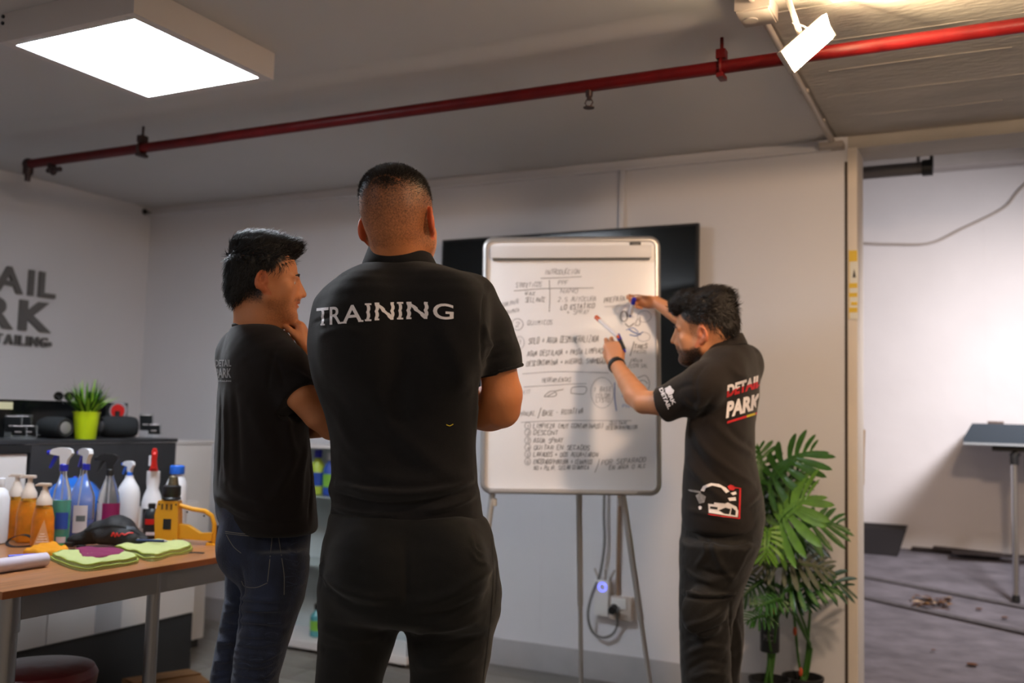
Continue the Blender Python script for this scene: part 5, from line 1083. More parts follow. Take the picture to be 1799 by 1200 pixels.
# ------------------------------------------------------------------ tall artificial plant with deeply cut leaves
def plant():
    D0 = 4.12; bx = P(1352, 1190, D0); by = P(1388, 1190, D0+.06)
    lm = [mat('leaf_green', (.030, .115, .010), .42, var=.35, vscale=22, coat=.1), mat('leaf_lit', (.13, .28, .03), .42, var=.3, vscale=22, coat=.1), mat('leaf_dark', (.010, .045, .008), .42, var=.3, vscale=22), mat('leaf_dusty', (.12, .13, .085), .7, var=.35, vscale=30)]  # second leaf colour paled for the warm light on the front leaves
    sm = mat('leaf_stem', (.035, .11, .012), .5)
    def leaf(T, a, b, wd, m, droop, parent_pt, n_l=8, twist=0, seed=0, nrm=None):
        """a base of blade, b tip, wd half width, lobed blade about the midrib"""
        rs = random.Random(seed); a = np.array(a); b = np.array(b); L_ = np.linalg.norm(b-a); d = unit(b-a); tc = unit(CO-a)
        up = nrm if nrm is not None else unit(UP*.9+tc*.9); up = unit(up-up@d*d); sd = np.cross(d, up); sd = unit(sd*math.cos(twist)+up*math.sin(twist)); up = np.cross(sd, d)
        mid = lambda t: a+(b-a)*t+up*(droop*L_*4*t*(1-t)*.35)-UP*droop*L_*.25*t*t
        mb = MB(); N = 12; vs = []
        for i in range(N+1):
            t = i/N; w_ = wd*.20*(1-t)**.6*min(1, t*6+.35); p = mid(t); vs += [p-sd*w_+up*.003, p-up*.001, p+sd*w_+up*.003]
        mb.add(vs, [(3*i+j, 3*i+j+1, 3*i+4+j, 3*i+3+j) for i in range(N) for j in (0, 1)])
        for s_ in (-1, 1):
            for i in range(n_l):
                t = .02+.90*i/n_l+rs.uniform(-.01, .01); p = mid(t); ang = R(128-100*((i+.3)/n_l)**.75+rs.uniform(-5, 5)); ln = wd*(.62+.5*math.sin(math.pi*min(1, (t+.22)*.95)))*rs.uniform(.9, 1.06)*(1 if t < .75 else .75)
                dr = unit(d*math.cos(ang)+sd*s_*math.sin(ang)); pw_ = np.cross(dr, up); lw = ln*.105+wd*.02; cv = []
                for q, (tt, ww) in enumerate(((0, .45), (.25, .60), (.5, .82), (.75, .80), (.92, .5), (1, .06))):
                    c_ = p+dr*ln*tt+d*ln*.14*tt*tt-up*ln*(.18*tt*tt)-UP*ln*.08*tt*tt; cv += [c_-pw_*lw*ww+up*.0025, c_-up*.001, c_+pw_*lw*ww+up*.0025]
                mb.add(cv, [(3*q+j, 3*q+j+1, 3*q+4+j, 3*q+3+j) for q in range(5) for j in (0, 1)])
        o = T.part('leaf', mb, m, smooth=50)
        st = catmull([parent_pt, parent_pt*.4+a*.6-up*.03+UP*.02, a, mid(.5), mid(1)], 6); T.part('stem', MB().tube(st, list(np.linspace(.0055, .0012, len(st))), 7), sm)
    def pot(T, c, r_=.085, h=.16):
        T.part('pot', MB().lathe(c, [(r_*.78, 0), (r_*.8, .004), (r_, h), (r_*1.04, h), (r_*1.04, h+.012), (r_*.94, h+.012), (r_*.9, h-.02)], 28, caps=False).lathe(c, [(r_*.78, 0.0005), (r_*.79, .002)], 28), mat('pot_black', (.012, .012, .012), .5)); T.part('soil', MB().lathe(c, [(r_*.88, h-.028), (r_*.90, h-.022)], 24), mat('pot_bark', (.05, .035, .02), .9, bump=1, bscale=60))
    specs = [  # base px, tip px, half width px, material, droop, depth base, depth tip, seed
        ((1352, 852), (1448, 778), 62, 0, .5, 4.08, 4.02, 1), ((1340, 858), (1330, 772), 44, 0, .3, 4.12, 4.2, 2), ((1350, 880), (1425, 815), 46, 2, .3, 4.14, 4.16, 14),
        ((1368, 926), (1436, 862), 78, 1, .3, 3.98, 3.86, 3), ((1392, 935), (1486, 918), 52, 0, .4, 4.02, 4.0, 4), ((1350, 930), (1344, 985), 34, 1, .5, 3.96, 3.9, 5), ((1340, 900), (1300, 850), 40, 2, .3, 4.14, 4.2, 15),
        ((1365, 995), (1470, 1000), 42, 3, .3, 3.98, 3.92, 6), ((1385, 1010), (1502, 1034), 50, 2, .4, 4.0, 3.95, 7), ((1378, 1040), (1480, 1030), 40, 0, .5, 3.95, 3.9, 8), ((1350, 1000), (1310, 970), 32, 3, .3, 4.05, 4.1, 9),
        ((1346, 1020), (1298, 1055), 34, 2, .4, 4.05, 4.0, 10), ((1375, 1055), (1322, 1070), 26, 0, .3, 3.92, 3.86, 11), ((1380, 1058), (1440, 1055), 30, 2, .4, 3.95, 3.9, 12), ((1352, 1085), (1308, 1092), 24, 0, .3, 3.95, 3.9, 13), ((1358, 905), (1385, 850), 50, 2, .3, 4.2, 4.26, 16), ((1385, 960), (1440, 955), 44, 2, .3, 4.16, 4.2, 17), ((1345, 950), (1320, 925), 34, 2, .3, 4.14, 4.2, 18)]
    pots = [np.array([bx[0], bx[1], 0]), np.array([by[0]+.05, by[1]+.02, 0])]
    TT = [Thing('potted_plant', 'tall artificial plant with deeply cut leaves, its stems wrapped by a black label', 'plant', pots[0], 'leafy floor plants'), Thing('potted_plant', 'slimmer artificial plant with bare green stems right of the labelled one', 'plant', pots[1], 'leafy floor plants')]
    for i, (a, b, w_, m, dr, d1, d2, sd) in enumerate(specs):
        j = 1 if sd in (4, 7, 8, 12, 17) else 0; T = TT[j]; A, B = P(*a, d1), P(*b, d2)
        base = pots[j]+np.array([random.uniform(-.03, .03), random.uniform(-.03, .03), .22]); fr_ = pots[j]+UP*(A[2]*.55)+np.array([random.uniform(-.02, .02)*2, 0, 0])
        leaf(T, A, B, w_*4.0/FPX, lm[m], dr, fr_, 8, 0, sd); T.part('stalk', MB().tube(catmull([pots[j]+UP*.14+np.array([random.uniform(-.02, .02), random.uniform(-.02, .02), 0]), (pots[j]+fr_)/2+UP*.03, fr_], 5), .0062, 7), sm)
    for j in (0, 1): pot(TT[j], pots[j])
    c = pots[0]+UP*.14
    TT[0].part('label_wrap', MB().lathe(pots[0], [(.038, .285), (.040, .288), (.040, .405), (.038, .408)], 24), M['label_k'])
    v2, f2, w_, h_ = text_polys('MICX', 1, .0, 1, 0, .3); A = math.atan2(-pots[0][1], -pots[0][0]); rr = .0412; z0 = .335
    vs = [pots[0]+np.array([math.cos(A+(p[0]/w_-.5)*1.25)*rr, math.sin(A+(p[0]/w_-.5)*1.25)*rr, z0+p[1]/h_*.028]) for p in v2]; TT[0].part('label_lettering', MB().add(vs, [tuple(f) for f in f2]), M['print_g'])
    for j, q in ((0, (.02, .0, .46)), (1, (-.03, -.02, .36)), (1, (.0, -.05, .20))): TT[j].part('red_tag', MB().sph(pots[j]+np.array(q), .011, 10, 0, (.8, .8, 1.8)), mat('orange_red_tag', (.5, .07, .02), .5))

def bay_things():
    def on(px, py): return ramp_hit(px, py)
    # grey-blue table with chrome leg
    YT = 5.85
    a = PL(1692, 768, 1, YT); xL = a[0]; zt = PL(1720, 744, 1, YT)[2]; zb = PL(1720, 782, 1, YT)[2]
    T = Thing('folding_bench', 'blue-grey topped bench on shiny chrome legs standing in the ramp bay', 'table', (xL+.6, YT+.3, ramp_z(xL+.6, YT+.3)))
    bm_ = mat('bench_blue_grey', (.035, .05, .07), .35)
    T.part('top', MB().prism([(xL, YT, zb+.012), (xL, YT, zb+.035), (xL+.045, YT, zt), (xL+1.4, YT, zt), (xL+1.4, YT, zb+.012)], (0, .55, 0)), bm_); T.part('rim', MB().box((xL, YT-.006, zb), (xL+1.4, YT+.556, zb+.0125), 0, .003), mat('rim_grey', (.30, .32, .34), .3)); T.part('clip', MB().box((xL+.12, YT+.02, zt), (xL+.20, YT+.12, zt+.014), 0, .004), mat('brown_clip', (.10, .07, .06), .6))
    T.part('underframe', MB().box((xL+.14, YT+.04, zb-.03), (xL+1.3, YT+.5, zb-.001), 0, .004), M['black'])
    xq = PL(1783, 900, 1, YT+.05)[0]-xL
    for dx, dy in ((xq, .05), (xq+.12, .48), (1.25, .05), (1.25, .48)):
        x = xL+dx; y = YT+dy; zf = ramp_z(x, y); lg = T.part('leg', MB().cyl((x, y, zf+.03), (x, y, zb-.09), .017, .017, 16), M['chrome']); T.part('foot', MB().cyl((x, y, zf-.001), (x, y, zf+.035), .021, .019, 14), M['black'], lg); T.part('hinge', MB().tube([(x, y, zb-.10), (x, y, zb-.05), (x+.02, y, zb-.03)], [.022, .024, .02], 12), M['black'], lg)
    # black tray by the wall
    a, b = PL(1500, 945, 1, 6.36), PL(1592, 948, 1, 6.36); z0 = ramp_z(b[0], 6.36)+.004; h = PL(1590, 931, 1, 6.36)[2]-z0; xa, xb = a[0]-.5, b[0]
    T = Thing('black_trough', 'shallow dark plastic trough on the bay floor at the wall', 'trough', ((xa+xb)/2, 6.25, z0)); m_ = mat('trough_black', (.030, .028, .032), .5)
    T.part('front_wall', MB().prism([(xa, 6.36, z0), (xb-.05, 6.36, z0), (xb, 6.34, z0+h), (xa, 6.34, z0+h)], (0, .008, 0)), m_); T.part('back_wall', MB().prism([(xa, 6.44, z0+.02), (xb-.05, 6.44, z0+.02), (xb, 6.45, z0+h+.02), (xa, 6.45, z0+h+.02)], (0, .008, 0)), m_); T.part('end_wall', MB().prism([(xb-.055, 6.36, z0), (xb-.055, 6.44, z0+.02), (xb-.004, 6.45, z0+h+.02), (xb-.004, 6.34, z0+h)], (.008, 0, 0)), m_); T.part('bottom', MB().prism([(xa, 6.36, z0), (xb-.05, 6.36, z0), (xb-.05, 6.44, z0+.03), (xa, 6.44, z0+.03)], (0, 0, .006)), m_)
    # dark boards on the floor
    dm = mat('charred_board', (.035, .025, .025), .8, var=.4, vscale=20); rs = random.Random(2)
    for i, (p, q, w_) in enumerate((((1602, 966), (1700, 974), .035), ((1640, 970), (1760, 984), .04), ((1672, 984), (1810, 993), .03))):
        a, b = on(*p), on(*q); d = unit(b-a); s_ = unit(np.cross(d, UP)); a = a+UP*(.012+.017*i); b = b+UP*(.012+.017*i)
        single('loose_board', MB().obox((a+b)/2, (b-a)/2, s_*w_, unit(np.cross(s_, d))*.008, 0, .003), dm, ('thin dark board on the bay floor, nearest the black trough', 'thin dark board in the middle of the three on the bay floor', 'thin dark board on the bay floor passing behind the chrome leg')[i], 'board', (a+b)/2, 'loose dark boards')
    c = on(1690, 966); single('dry_leaf_clump', MB().sph(c+UP*.03, .035, 10, 0, (1.4, .8, .5)), mat('dry_leaf_brown', (.22, .09, .03), .8), 'small curled brown leaf on the dark boards', 'leaf', c)
    # dry leaves on the ramp
    br = [mat('dead_leaf_a', (.26, .14, .06), .85), mat('dead_leaf_b', (.12, .05, .025), .85), mat('dead_leaf_c', (.42, .30, .20), .85)]
    T = Thing('leaf_litter', 'little pile of dry brown leaves and twigs on the ramp', 'leaves', on(1640, 1058))
    for i in range(26):
        c = on(rs.uniform(1602, 1672), rs.uniform(1050, 1068)); a = rs.uniform(0, 6.28); L_ = rs.uniform(.018, .045); d = np.array([math.cos(a), math.sin(a), rs.uniform(-.1, .35)]); s_ = unit(np.cross(d, UP)); u = UP*rs.uniform(.004, .014); b = c+u
        T.part('dry_leaf', MB().add([b-d*L_, b-s_*L_*.4+u, b+d*L_, b+s_*L_*.4+u*.6, b+u*.2], [(0, 1, 4), (1, 2, 4), (2, 3, 4), (3, 0, 4)]), br[i % 3])
    for i in range(7): c = on(rs.uniform(1602, 1672), rs.uniform(1052, 1070)); a = rs.uniform(0, 6.28); T.part('twig', MB().tube([c+UP*.003, c+UP*.012+np.array([math.cos(a), math.sin(a), 0])*.04, c+UP*.005+np.array([math.cos(a+.3), math.sin(a+.3), 0])*.085], .0025, 6), br[1])
    for i, (x, y) in enumerate(((1708, 1168), (1720, 1070), (1640, 1142), (1765, 1085))):
        c = on(x, y); r_ = (.018, .012, .008, .012)[i]; single('debris_chip', MB().sph(c+UP*r_*.2, r_, 8, 0, (1.5, .8, .35)), br[1], ('dark chip on the ramp nearest the camera', 'small dark chip just right of the leaf pile', 'tiny dark chip below the leaf pile', 'small dark chip on the ramp below the bench leg')[i], 'debris', c, 'dark chips on the ramp')
    # wooden boards leaning behind the jamb
    wm = mat('raw_plywood', (.38, .22, .11), .6, var=.3, vscale=12, stretch=(8, 8, .6))
    p0, p1 = PL(1506, 752, 1, 4.72), PL(1520, 755, 1, 4.72); zt_ = p1[2]; zb_ = PL(1508, 850, 1, 4.72)[2]
    q = [(p0[0]-.10, 4.72, ramp_z(0, 4.72)+.001), (PL(1505, 900, 1, 4.72)[0], 4.72, ramp_z(0, 4.72)+.001), (p1[0], 4.72, zt_), (p0[0]-.10, 4.72, zt_+.01)]
    T = Thing('plywood_sheet', 'tilted plywood sheet with pale edge behind the door jamb', 'plywood', q[0]); T.part('sheet', MB().prism(q, (0, .012, 0)), wm); T.part('batten', MB().prism([(p1[0]-.012, 4.708, zt_-.25), (p1[0]-.004, 4.708, zt_-.25), (p1[0], 4.708, zt_), (p1[0]-.008, 4.708, zt_)], (0, .012, 0)), mat('pale_batten', (.55, .42, .28), .6))
    x = PL(1508, 1000, 1, 4.66)[0]; z1 = PL(1508, 948, 1, 4.66)[2]; z0 = ramp_z(x, 4.66); single('wooden_batten', MB().box((x-.03, 4.65, z0), (x+.008, 4.665, z1), 0, .002), mat('pale_wood', (.55, .40, .27), .6), 'short pale wooden batten standing low behind the door jamb', 'batten', (x, 4.66, z0))
# ================================================================== PEOPLE
UP = np.array([0, 0, 1.])
def leg_rows(rows, d, ratio, theta, ankle):
    """leg from outline rows, carried on down to the ankle: ankle=(px centre, half width m, depth)"""
    o = [prow(y, l, r_, d, ratio, theta) for y, l, r_ in rows]; last = o[-1]
    px, w_, da = ankle; g = P(px, 700, da); th = last[5]
    for z, k in ((max(last[0]*.62, .30), .55), (.10, 0.)):
        c = np.array(last[1:3])*k+g[:2]*(1-k); a = last[3]*k+w_*(1-k); o.append((z, c[0], c[1], a, a*1.02, th))
    return o, g
def shoe(g, theta, parent, origin, m_up, m_sole):
    s_, f, u = frame(0, theta); c = np.array([g[0], g[1], 0.]); S = SDF(c-(.25, .25, .02), c+(.25, .25, .17), .006)
    S.cone(c+f*-.05+u*.06, c+f*.07+u*.05, .040, .040, .03); S.cone(c+f*.05+u*.045, c+f*.17+u*.035, .040, .030, .03, flat=(s_, 1.25)); S.cone(c-f*.03+u*.06, c-f*.02+u*.12, .042, .045, .03)
    sl = (slice(None),)*3; Z = (S.lo[2]+S.h*np.arange(S.n[2]))[None, None, :]; S.F = np.maximum(S.F, (.024-Z)).astype(np.float32)
    v, q = S.mesh(); o = fastmesh('shoe', v, q, m_up, parent, origin)
    T = SDF(c-(.25, .25, .02), c+(.25, .25, .06), .006); T.cone(c-f*.055+u*.01, c+f*.05+u*.01, .044, .042, .02); T.cone(c+f*.05+u*.01, c+f*.175+u*.01, .045, .034, .02, flat=(s_, 1.2))
    Z = (T.lo[2]+T.h*np.arange(T.n[2]))[None, None, :]; T.F = np.maximum(T.F, np.maximum(Z-.026, .001-Z)).astype(np.float32)
    v, q = T.mesh(); so = fastmesh('sole', v, q, m_sole, o, origin)
def cut(S, p, n, rad):
    p = np.array(p); n = unit(n); sl, X, Y, Z = S._loc(p-rad, p+rad)
    d = (X-p[0])*n[0]+(Y-p[1])*n[1]+(Z-p[2])*n[2]; rr = np.sqrt((X-p[0])**2+(Y-p[1])**2+(Z-p[2])**2)
    A = S.F[sl]; S.F[sl] = np.where(rr < rad, np.maximum(A, np.minimum(d, rad-rr)), A)
def eyes(L, Rm, sc, parent, origin, iris):
    for q in (-1, 1):
        mb = MB().sph(L(q*.031, .0800, .0005), .0118*sc, 16); e = build('eyeball', mb, M['eye'], parent, origin)
        mb = MB().sph(L(q*.031, .0868, .0005), .0055*sc, 12); build('iris', mb, iris, e, origin)
        mb = MB().tube([L(q*.016, .100, .0225), L(q*.030, .1005, .0275), L(q*.046, .089, .0225)], [.0028*sc, .0034*sc, .0012*sc], 8); build('eyebrow', mb, M['hair_black'], parent, origin)
def bbox(rows, ex, z0=None, z1=None):
    a = np.array([(r_[1], r_[2], r_[0]) for r_ in rows]); m = max(r_[3] for r_ in rows); lo = a.min(0)-(m, m, .05); hi = a.max(0)+(m, m, .05)
    return lo-ex, hi+ex
M['eye'] = mat('eye_white', (.7, .68, .66), .2); M['iris'] = mat('brown_iris', (.03, .015, .01), .15)
M['hair_black'] = mat('black_hair', (.008, .0065, .006), .5, bump=.3, bscale=120)
M['hair_brown'] = mat('dark_brown_hair', (.013, .009, .007), .52, bump=.3, bscale=120)
M['cloth_polo'] = cloth_mat('black_pique', (.0085, .0078, .0088), .92, 700, .28)
M['cloth_tee'] = cloth_mat('faded_black_cotton', (.012, .0090, .009), .95, 600, .15)
M['cloth_polo3'] = cloth_mat('worn_black_jersey', (.017, .013, .012), .9, 600, .18)
M['trouser1'] = cloth_mat('black_stretch_cloth', (.0055, .0055, .0055), .75, 500, .12)
M['trouser3'] = cloth_mat('black_work_cloth', (.010, .0085, .0075), .6, 300, .25)
M['denim'] = mat('dark_denim', (.018, .028, .068), .8, bump=.35, bscale=500, var=.55, vscale=26, sheen=.15, stretch=(1, 1, .35))
M['denim_fade'] = mat('faded_denim', (.045, .058, .105), .85, bump=.3, bscale=400, var=.4, vscale=60)
M['thread'] = mat('pale_thread', (.16, .15, .14), .7)
M['seam'] = mat('black_seam_thread', (.004, .004, .004), .9)
M['print_w'] = mat('white_print', (.92, .86, .88), .6, var=.1, vscale=60)
M['print_g'] = mat('worn_grey_print', (.33, .31, .31), .6, var=.35, vscale=90)
M['print_r'] = mat('red_print', (.62, .025, .03), .6); M['print_y'] = mat('yellow_print', (.70, .55, .03), .6); M['print_k'] = mat('black_print', (.01, .01, .01), .7)
M['rubber'] = mat('black_rubber', (.012, .012, .012), .6); M['sole'] = mat('shoe_sole', (.25, .24, .23), .6)
SK = (.62, .225, .085)
M['skin1'] = skin_mat('tanned_skin', SK, (.018, .011, .007))
M['skin2'] = skin_mat('tanned_skin_pale', (.60, .235, .10), (.012, .008, .007))
M['skin3'] = skin_mat('olive_skin', (.60, .26, .125), (.012, .009, .007))

def lv(v, L0, Rm, sc=1): return (v-L0)@Rm/sc      # world -> head coordinates
def sstep(a, b, x): t = np.clip((x-a)/(b-a), 0, 1); return t*t*(3-2*t)

# ------------------------------------------------------------------ 1: the man in the middle, seen from behind
def man_middle():
    th = 18; D = 2.35; org = P(712, 900, D); org[2] = 0
    T = Thing('person', 'man with a buzz cut seen from behind, arms crossed, black polo shirt lettered TRAINING', 'person', org)
    rows = [(460, 644, 762, .75), (470, 626, 780, .64), (480, 604, 800, .55), (492, 584, 826, .49), (508, 563, 846, .47), (530, 546, 858, .48), (570, 537, 858, .50), (610, 535, 854, .54), (660, 543, 848, .58),
            (700, 556, 843, .6), (740, 570, 839, .6), (790, 579, 836, .62), (840, 581, 838, .64), (866, 576, 843, .66), (885, 581, 846, .66), (905, 579, 849, .68), (934, 577, 853, .70)]
    R_ = [prow(y, l, r_, D, k, th) for y, l, r_, k in rows]
    hips = [(900, 578, 852, .70), (935, 572, 864, .72), (975, 564, 873, .74), (1010, 562, 876, .76), (1045, 565, 875, .76), (1072, 566, 873, .74), (1090, 570, 866, .6)]
    H_ = [prow(y, l, r_, D, k, th) for y, l, r_, k in hips]
    legL, gL = leg_rows([(1030, 568, 712), (1062, 565, 712), (1100, 563, 700), (1150, 559, 686), (1200, 555, 670)], D, 1.0, th, (585, .062, 2.36))
    legR, gR = leg_rows([(1030, 714, 874), (1062, 715, 874), (1100, 716, 869), (1150, 719, 861), (1200, 722, 852)], D, .98, th, (800, .062, 2.30))
    # --- body
    c = P(701, 391, 2.35); fr = frame(700, 15, 2, -6); sc = 1.05
    S = SDF(np.array([org[0]-.50, org[1]-.42, .62]), np.array([org[0]+.50, org[1]+.50, 1.90]), .0036)
    S.loft(R_[4:], .02, off=-.024); S.loft(H_, .02, off=-.02); S.loft([r_ for r_ in legL if r_[0] > .55], .02, off=-.02); S.loft([r_ for r_ in legR if r_[0] > .55], .02, off=-.02)
    L, Rm = head(S, c, fr, sc)
    S.cone(L(0, -.030, -.03), P(703, 480, 2.375), .061, .062, .03); S.cone(L(0, .0, -.06), P(715, 480, 2.40), .05, .05, .03); S.cone(P(704, 480, 2.38), P(706, 520, 2.38), .058, .066, .03)
    sh = P(846, 545, 2.33); el = P(883, 721, 2.36); wr = P(772, 724, 2.56)
    S.chain([sh, P(872, 640, 2.335), P(884, 690, 2.35), el], [.044, .0465, .0435, .041], .006)
    S.chain([el, P(845, 722, 2.43), P(805, 722, 2.50), wr], [.041, .0445, .036, .028], .006)
    S.cone(P(880, 700, 2.34), P(860, 723, 2.40), .04, .043, .03)
    hand(S, wr, P(700, 700, 2.62)-wr, -UP*.2+unit((-CF[0], -CF[1], 0)), UP, (20, 25, 20), s=1.0)
    sl = P(600, 565, 2.45); ell = P(636, 722, 2.56); wl = P(760, 712, 2.61)
    S.chain([sl, P(614, 655, 2.54), ell], [.042, .044, .042], .01); S.chain([ell, P(690, 720, 2.59), wl], [.042, .044, .03], .02)
    hand(S, P(824, 712, 2.47), P(874, 696, 2.41)-P(824, 712, 2.47), P(885, 700, 2.5)-P(846, 700, 2.62), UP, per=((15, 30, 25), (15, 30, 25), (18, 35, 25), (20, 40, 30)), s=.86); S.cone(wl, P(824, 712, 2.47), .03, .027, .02)
    v, q = S.mesh(); v = smooth_verts(v, q, 2)
    lc = lv(v, c, Rm, sc); r3 = np.abs(lc[:, 0])
    inhead = (lc[:, 2] > -.12) & (np.linalg.norm(lc, axis=1) < .22)
    y, z = lc[:, 1], lc[:, 2]
    nape = -.078+.01*noise3(lc, 60, 3)
    hz = sstep(nape-.008, nape+.03, z)*(1-sstep(.0, .022, y-np.where(z > .02, .055-.2*np.maximum(r3-.05, 0), .022)))
    hf = .34*hz+.30*sstep(-.05, .05, z)*hz+.45*sstep(.040, .088, z+.10*np.maximum(y, -.05)+.006*np.sin(lc[:, 0]*90))*hz
    scar = np.exp(-((z-.078-.010*np.sin(lc[:, 0]*55+1))/.0032)**2)*((lc[:, 0] > -.02) & (lc[:, 0] < .045) & (y < 0))
    ear = (r3 > .0765) & (z < .03) & (z > -.05) & (y > -.04) & (y < .03)
    hf = np.where(ear, 0, hf-.28*scar)*inhead
    o = fastmesh('body', v, q, M['skin1'], T.o, org); skin_attr(o, v, hf, .8*ear*inhead)
    o['label'] = 'tanned skin of head, neck and crossed arms'
    eyes(L, Rm, sc, o, org, M['iris'])
    # short hair on the crown
    vn = normals(v, q); mk = np.where(inhead & (hf > .3) & (~ear))[0]; pk = np.random.choice(mk, 15000, p=(hf[mk]-.28)**2/np.sum((hf[mk]-.28)**2)); n = vn[pk]; jit = np.random.randn(len(pk), 3)*.22
    pos = v[pk]+np.random.randn(len(pk), 3)*.0015; dr = n*.75+fr[1]*.2-fr[2]*.1+jit; dr /= np.linalg.norm(dr, axis=1, keepdims=True)
    strands('cropped_hair', pos-n*.001, n, dr, .0018+.007*sstep(.02, .10, lc[pk, 2]), np.full(len(pk), .0009), M['hair_brown'], T.o, org)
    # --- shirt
    S = SDF(np.array([org[0]-.46, org[1]-.40, .90]), np.array([org[0]+.46, org[1]+.46, 1.66]), .0042)
    S.loft(R_, .02)
    # shoulder blades and spine groove
    S.ell(P(635, 585, 2.262), (.085, .05, .11), None, .09); S.ell(P(790, 585, 2.25), (.08, .045, .11), None, .09)
    S.chain([P(828, 528, 2.34), P(855, 583, 2.335), P(873, 628, 2.335), P(884, 668, 2.34)], [.062, .0570, .0520, .047], .035)
    S.chain([P(600, 545, 2.44), P(604, 605, 2.48), P(614, 660, 2.545)], [.058, .056, .050], .04)
    hemn = P(879, 652, 2.335)-P(862, 600, 2.335); cut(S, P(880, 654, 2.335), hemn+UP*-.02, .095)
    cut(S, P(614, 657, 2.55), P(614, 660, 2.545)-P(604, 605, 2.48), .075)
    v, q = S.mesh(); v = smooth_verts(v, q, 3)
    cylr = [([(856, 500), (849, 540), (847, 600), (849, 668)], .006, -.004), ([(846, 640), (838, 700), (836, 760), (840, 830)], .012, .004),
            ([(578, 842), (640, 862), (720, 868), (790, 858), (842, 838)], .009, .013), ([(580, 866), (640, 884), (720, 886), (800, 868), (846, 846)], .009, -.012),
            ([(577, 872), (590, 890), (640, 905), (700, 904)], .008, .011), ([(846, 862), (800, 886), (740, 900)], .008, .010), ([(660, 700), (700, 760), (770, 820), (830, 850)], .022, .007),
            ([(600, 800), (660, 836), (740, 846), (800, 832)], .016, .006), ([(590, 720), (620, 780), (680, 820)], .02, .005), ([(560, 590), (600, 580), (640, 585)], .010, .004), ([(549, 568), (575, 556), (600, 552)], .005, -.005),
            ([(850, 610), (870, 600), (895, 592)], .010, .006), ([(852, 632), (875, 628), (902, 618)], .008, -.004), ([(845, 560), (858, 600), (852, 640)], .010, .006),
            ([(770, 560), (800, 620), (820, 690)], .02, .005), ([(700, 500), (698, 600), (700, 700), (704, 800)], .03, -.009), ([(580, 900), (640, 922), (720, 924), (800, 916), (846, 902)], .008, -.005)]
    v = folds(v, q, cylr); v = v+normals(v, q)*(.0022*noise3(v, 16, 5))[:, None]
    o = fastmesh('polo_shirt', v, q, M['cloth_polo'], T.o, org); tree = bvh(v, q)
    hem = SDF(P(880, 654, 2.335)-.1, P(880, 654, 2.335)+.1, .004)
    # sleeve cuff
    hn = unit(hemn+UP*-.02); cc = P(880, 654, 2.335); mb = MB(); a1 = unit(np.cross(hn, UP)); a2 = np.cross(hn, a1)
    ring = []
    for t in np.linspace(0, 2*math.pi, 40, endpoint=False): ring.append(cc+hn*-.008+(a1*math.cos(t)+a2*math.sin(t))*.0485)
    # project the ring on the sleeve
    rr = []
    for p in ring:
        h = tree.find_nearest(Vector(p)); rr.append(np.array(h[0]))
    mb.tube(rr+[rr[0]], .0042, 8); build('sleeve_cuff', mb, M['cloth_polo'], o, org)
    # collar: standing band folded over
    cc = P(703, 466, 2.362); s_, f, u = frame(0, 20)
    prof = [(.066, -.002), (.062, .040), (.0635, .046), (.068, .046), (.0705, .040), (.0865, .000), (.0900, -.020), (.0865, -.023), (.080, -.01)]
    mb = MB(); n = 56; vs = []
    for rr_, z in prof:
        for j in range(n):
            t = 2*math.pi*j/n; k = 1+.035*math.cos(2*t); zz = z+.010*math.cos(t)*-1*(z > .01)+.018*(-math.sin(t)) * .55
            vs.append(cc+s_*math.cos(t)*rr_*1.06*k+f*math.sin(t)*rr_*.96+u*zz)
    k = len(prof); mb.add(vs, [(i*n+j, i*n+(j+1) % n, ((i+1) % k)*n+(j+1) % n, ((i+1) % k)*n+j) for i in range(k) for j in range(n)])
    build('collar', mb, M['cloth_polo'], o, org, 60)
    ribbons('stitching', [([(852, 498), (847, 540), (845, 600), (848, 664)], .0016), ([(546, 575), (560, 566), (566, 556)], .0016), ([(848, 660), (870, 659), (895, 650), (911, 636)], .0012)], tree, .0008, M['seam'], o, org)
    ribbons('loose_thread', [([(784, 746), (790, 748), (796, 745)], .0018)], tree, .001, M['print_y'], o, org)
    # TRAINING, sliced sideways as on the shirt
    word = 'TRAINING'; tx = [557, 591, 620, 656, 676, 717, 733, 772]; wd = [31, 31, 41, 17, 40, 15, 41, 28]
    tw = [(557, 591), (583, 604), (0, 0)]
    VV = []; FF = []
    X0 = [557, 580, 602, 641, 659, 697, 715, 761]; X1 = [578, 600, 637, 653, 692, 709, 752, 797]
    for ch, a, b in zip(word, X0, X1):
        v2, f2, w_, h_ = text_polys(ch, 1, .012, 1, 0, .09)
        v3 = v2.copy(); bar = []
        vn_ = v3[:, 1]/h_; u_ = v3[:, 0]/w_
        if ch == 'T' or ch == 'I' or ch == 'N':
            if ch == 'I': u_ = .27+.46*u_
            bands = np.floor(vn_*5.01); sh_ = np.array([-.03, .03, -.03, .04, -.02, 0])[np.clip(bands.astype(int), 0, 5)]*(1 if ch != 'I' else 2.2); u_ = u_+sh_*.8
        yb = np.interp(a+(b-a)*u_, [556, 600, 660, 740, 797], [573, 569, 563, 560, 562]); yt = np.interp(a+(b-a)*u_, [556, 600, 660, 740, 797], [542, 538, 532, 530, 535])
        px = a+(b-a)*u_; py = yb+(yt-yb)*vn_; o_ = len(VV); VV += list(zip(px, py)); FF += [[i+o_ for i in fc] for fc in f2]
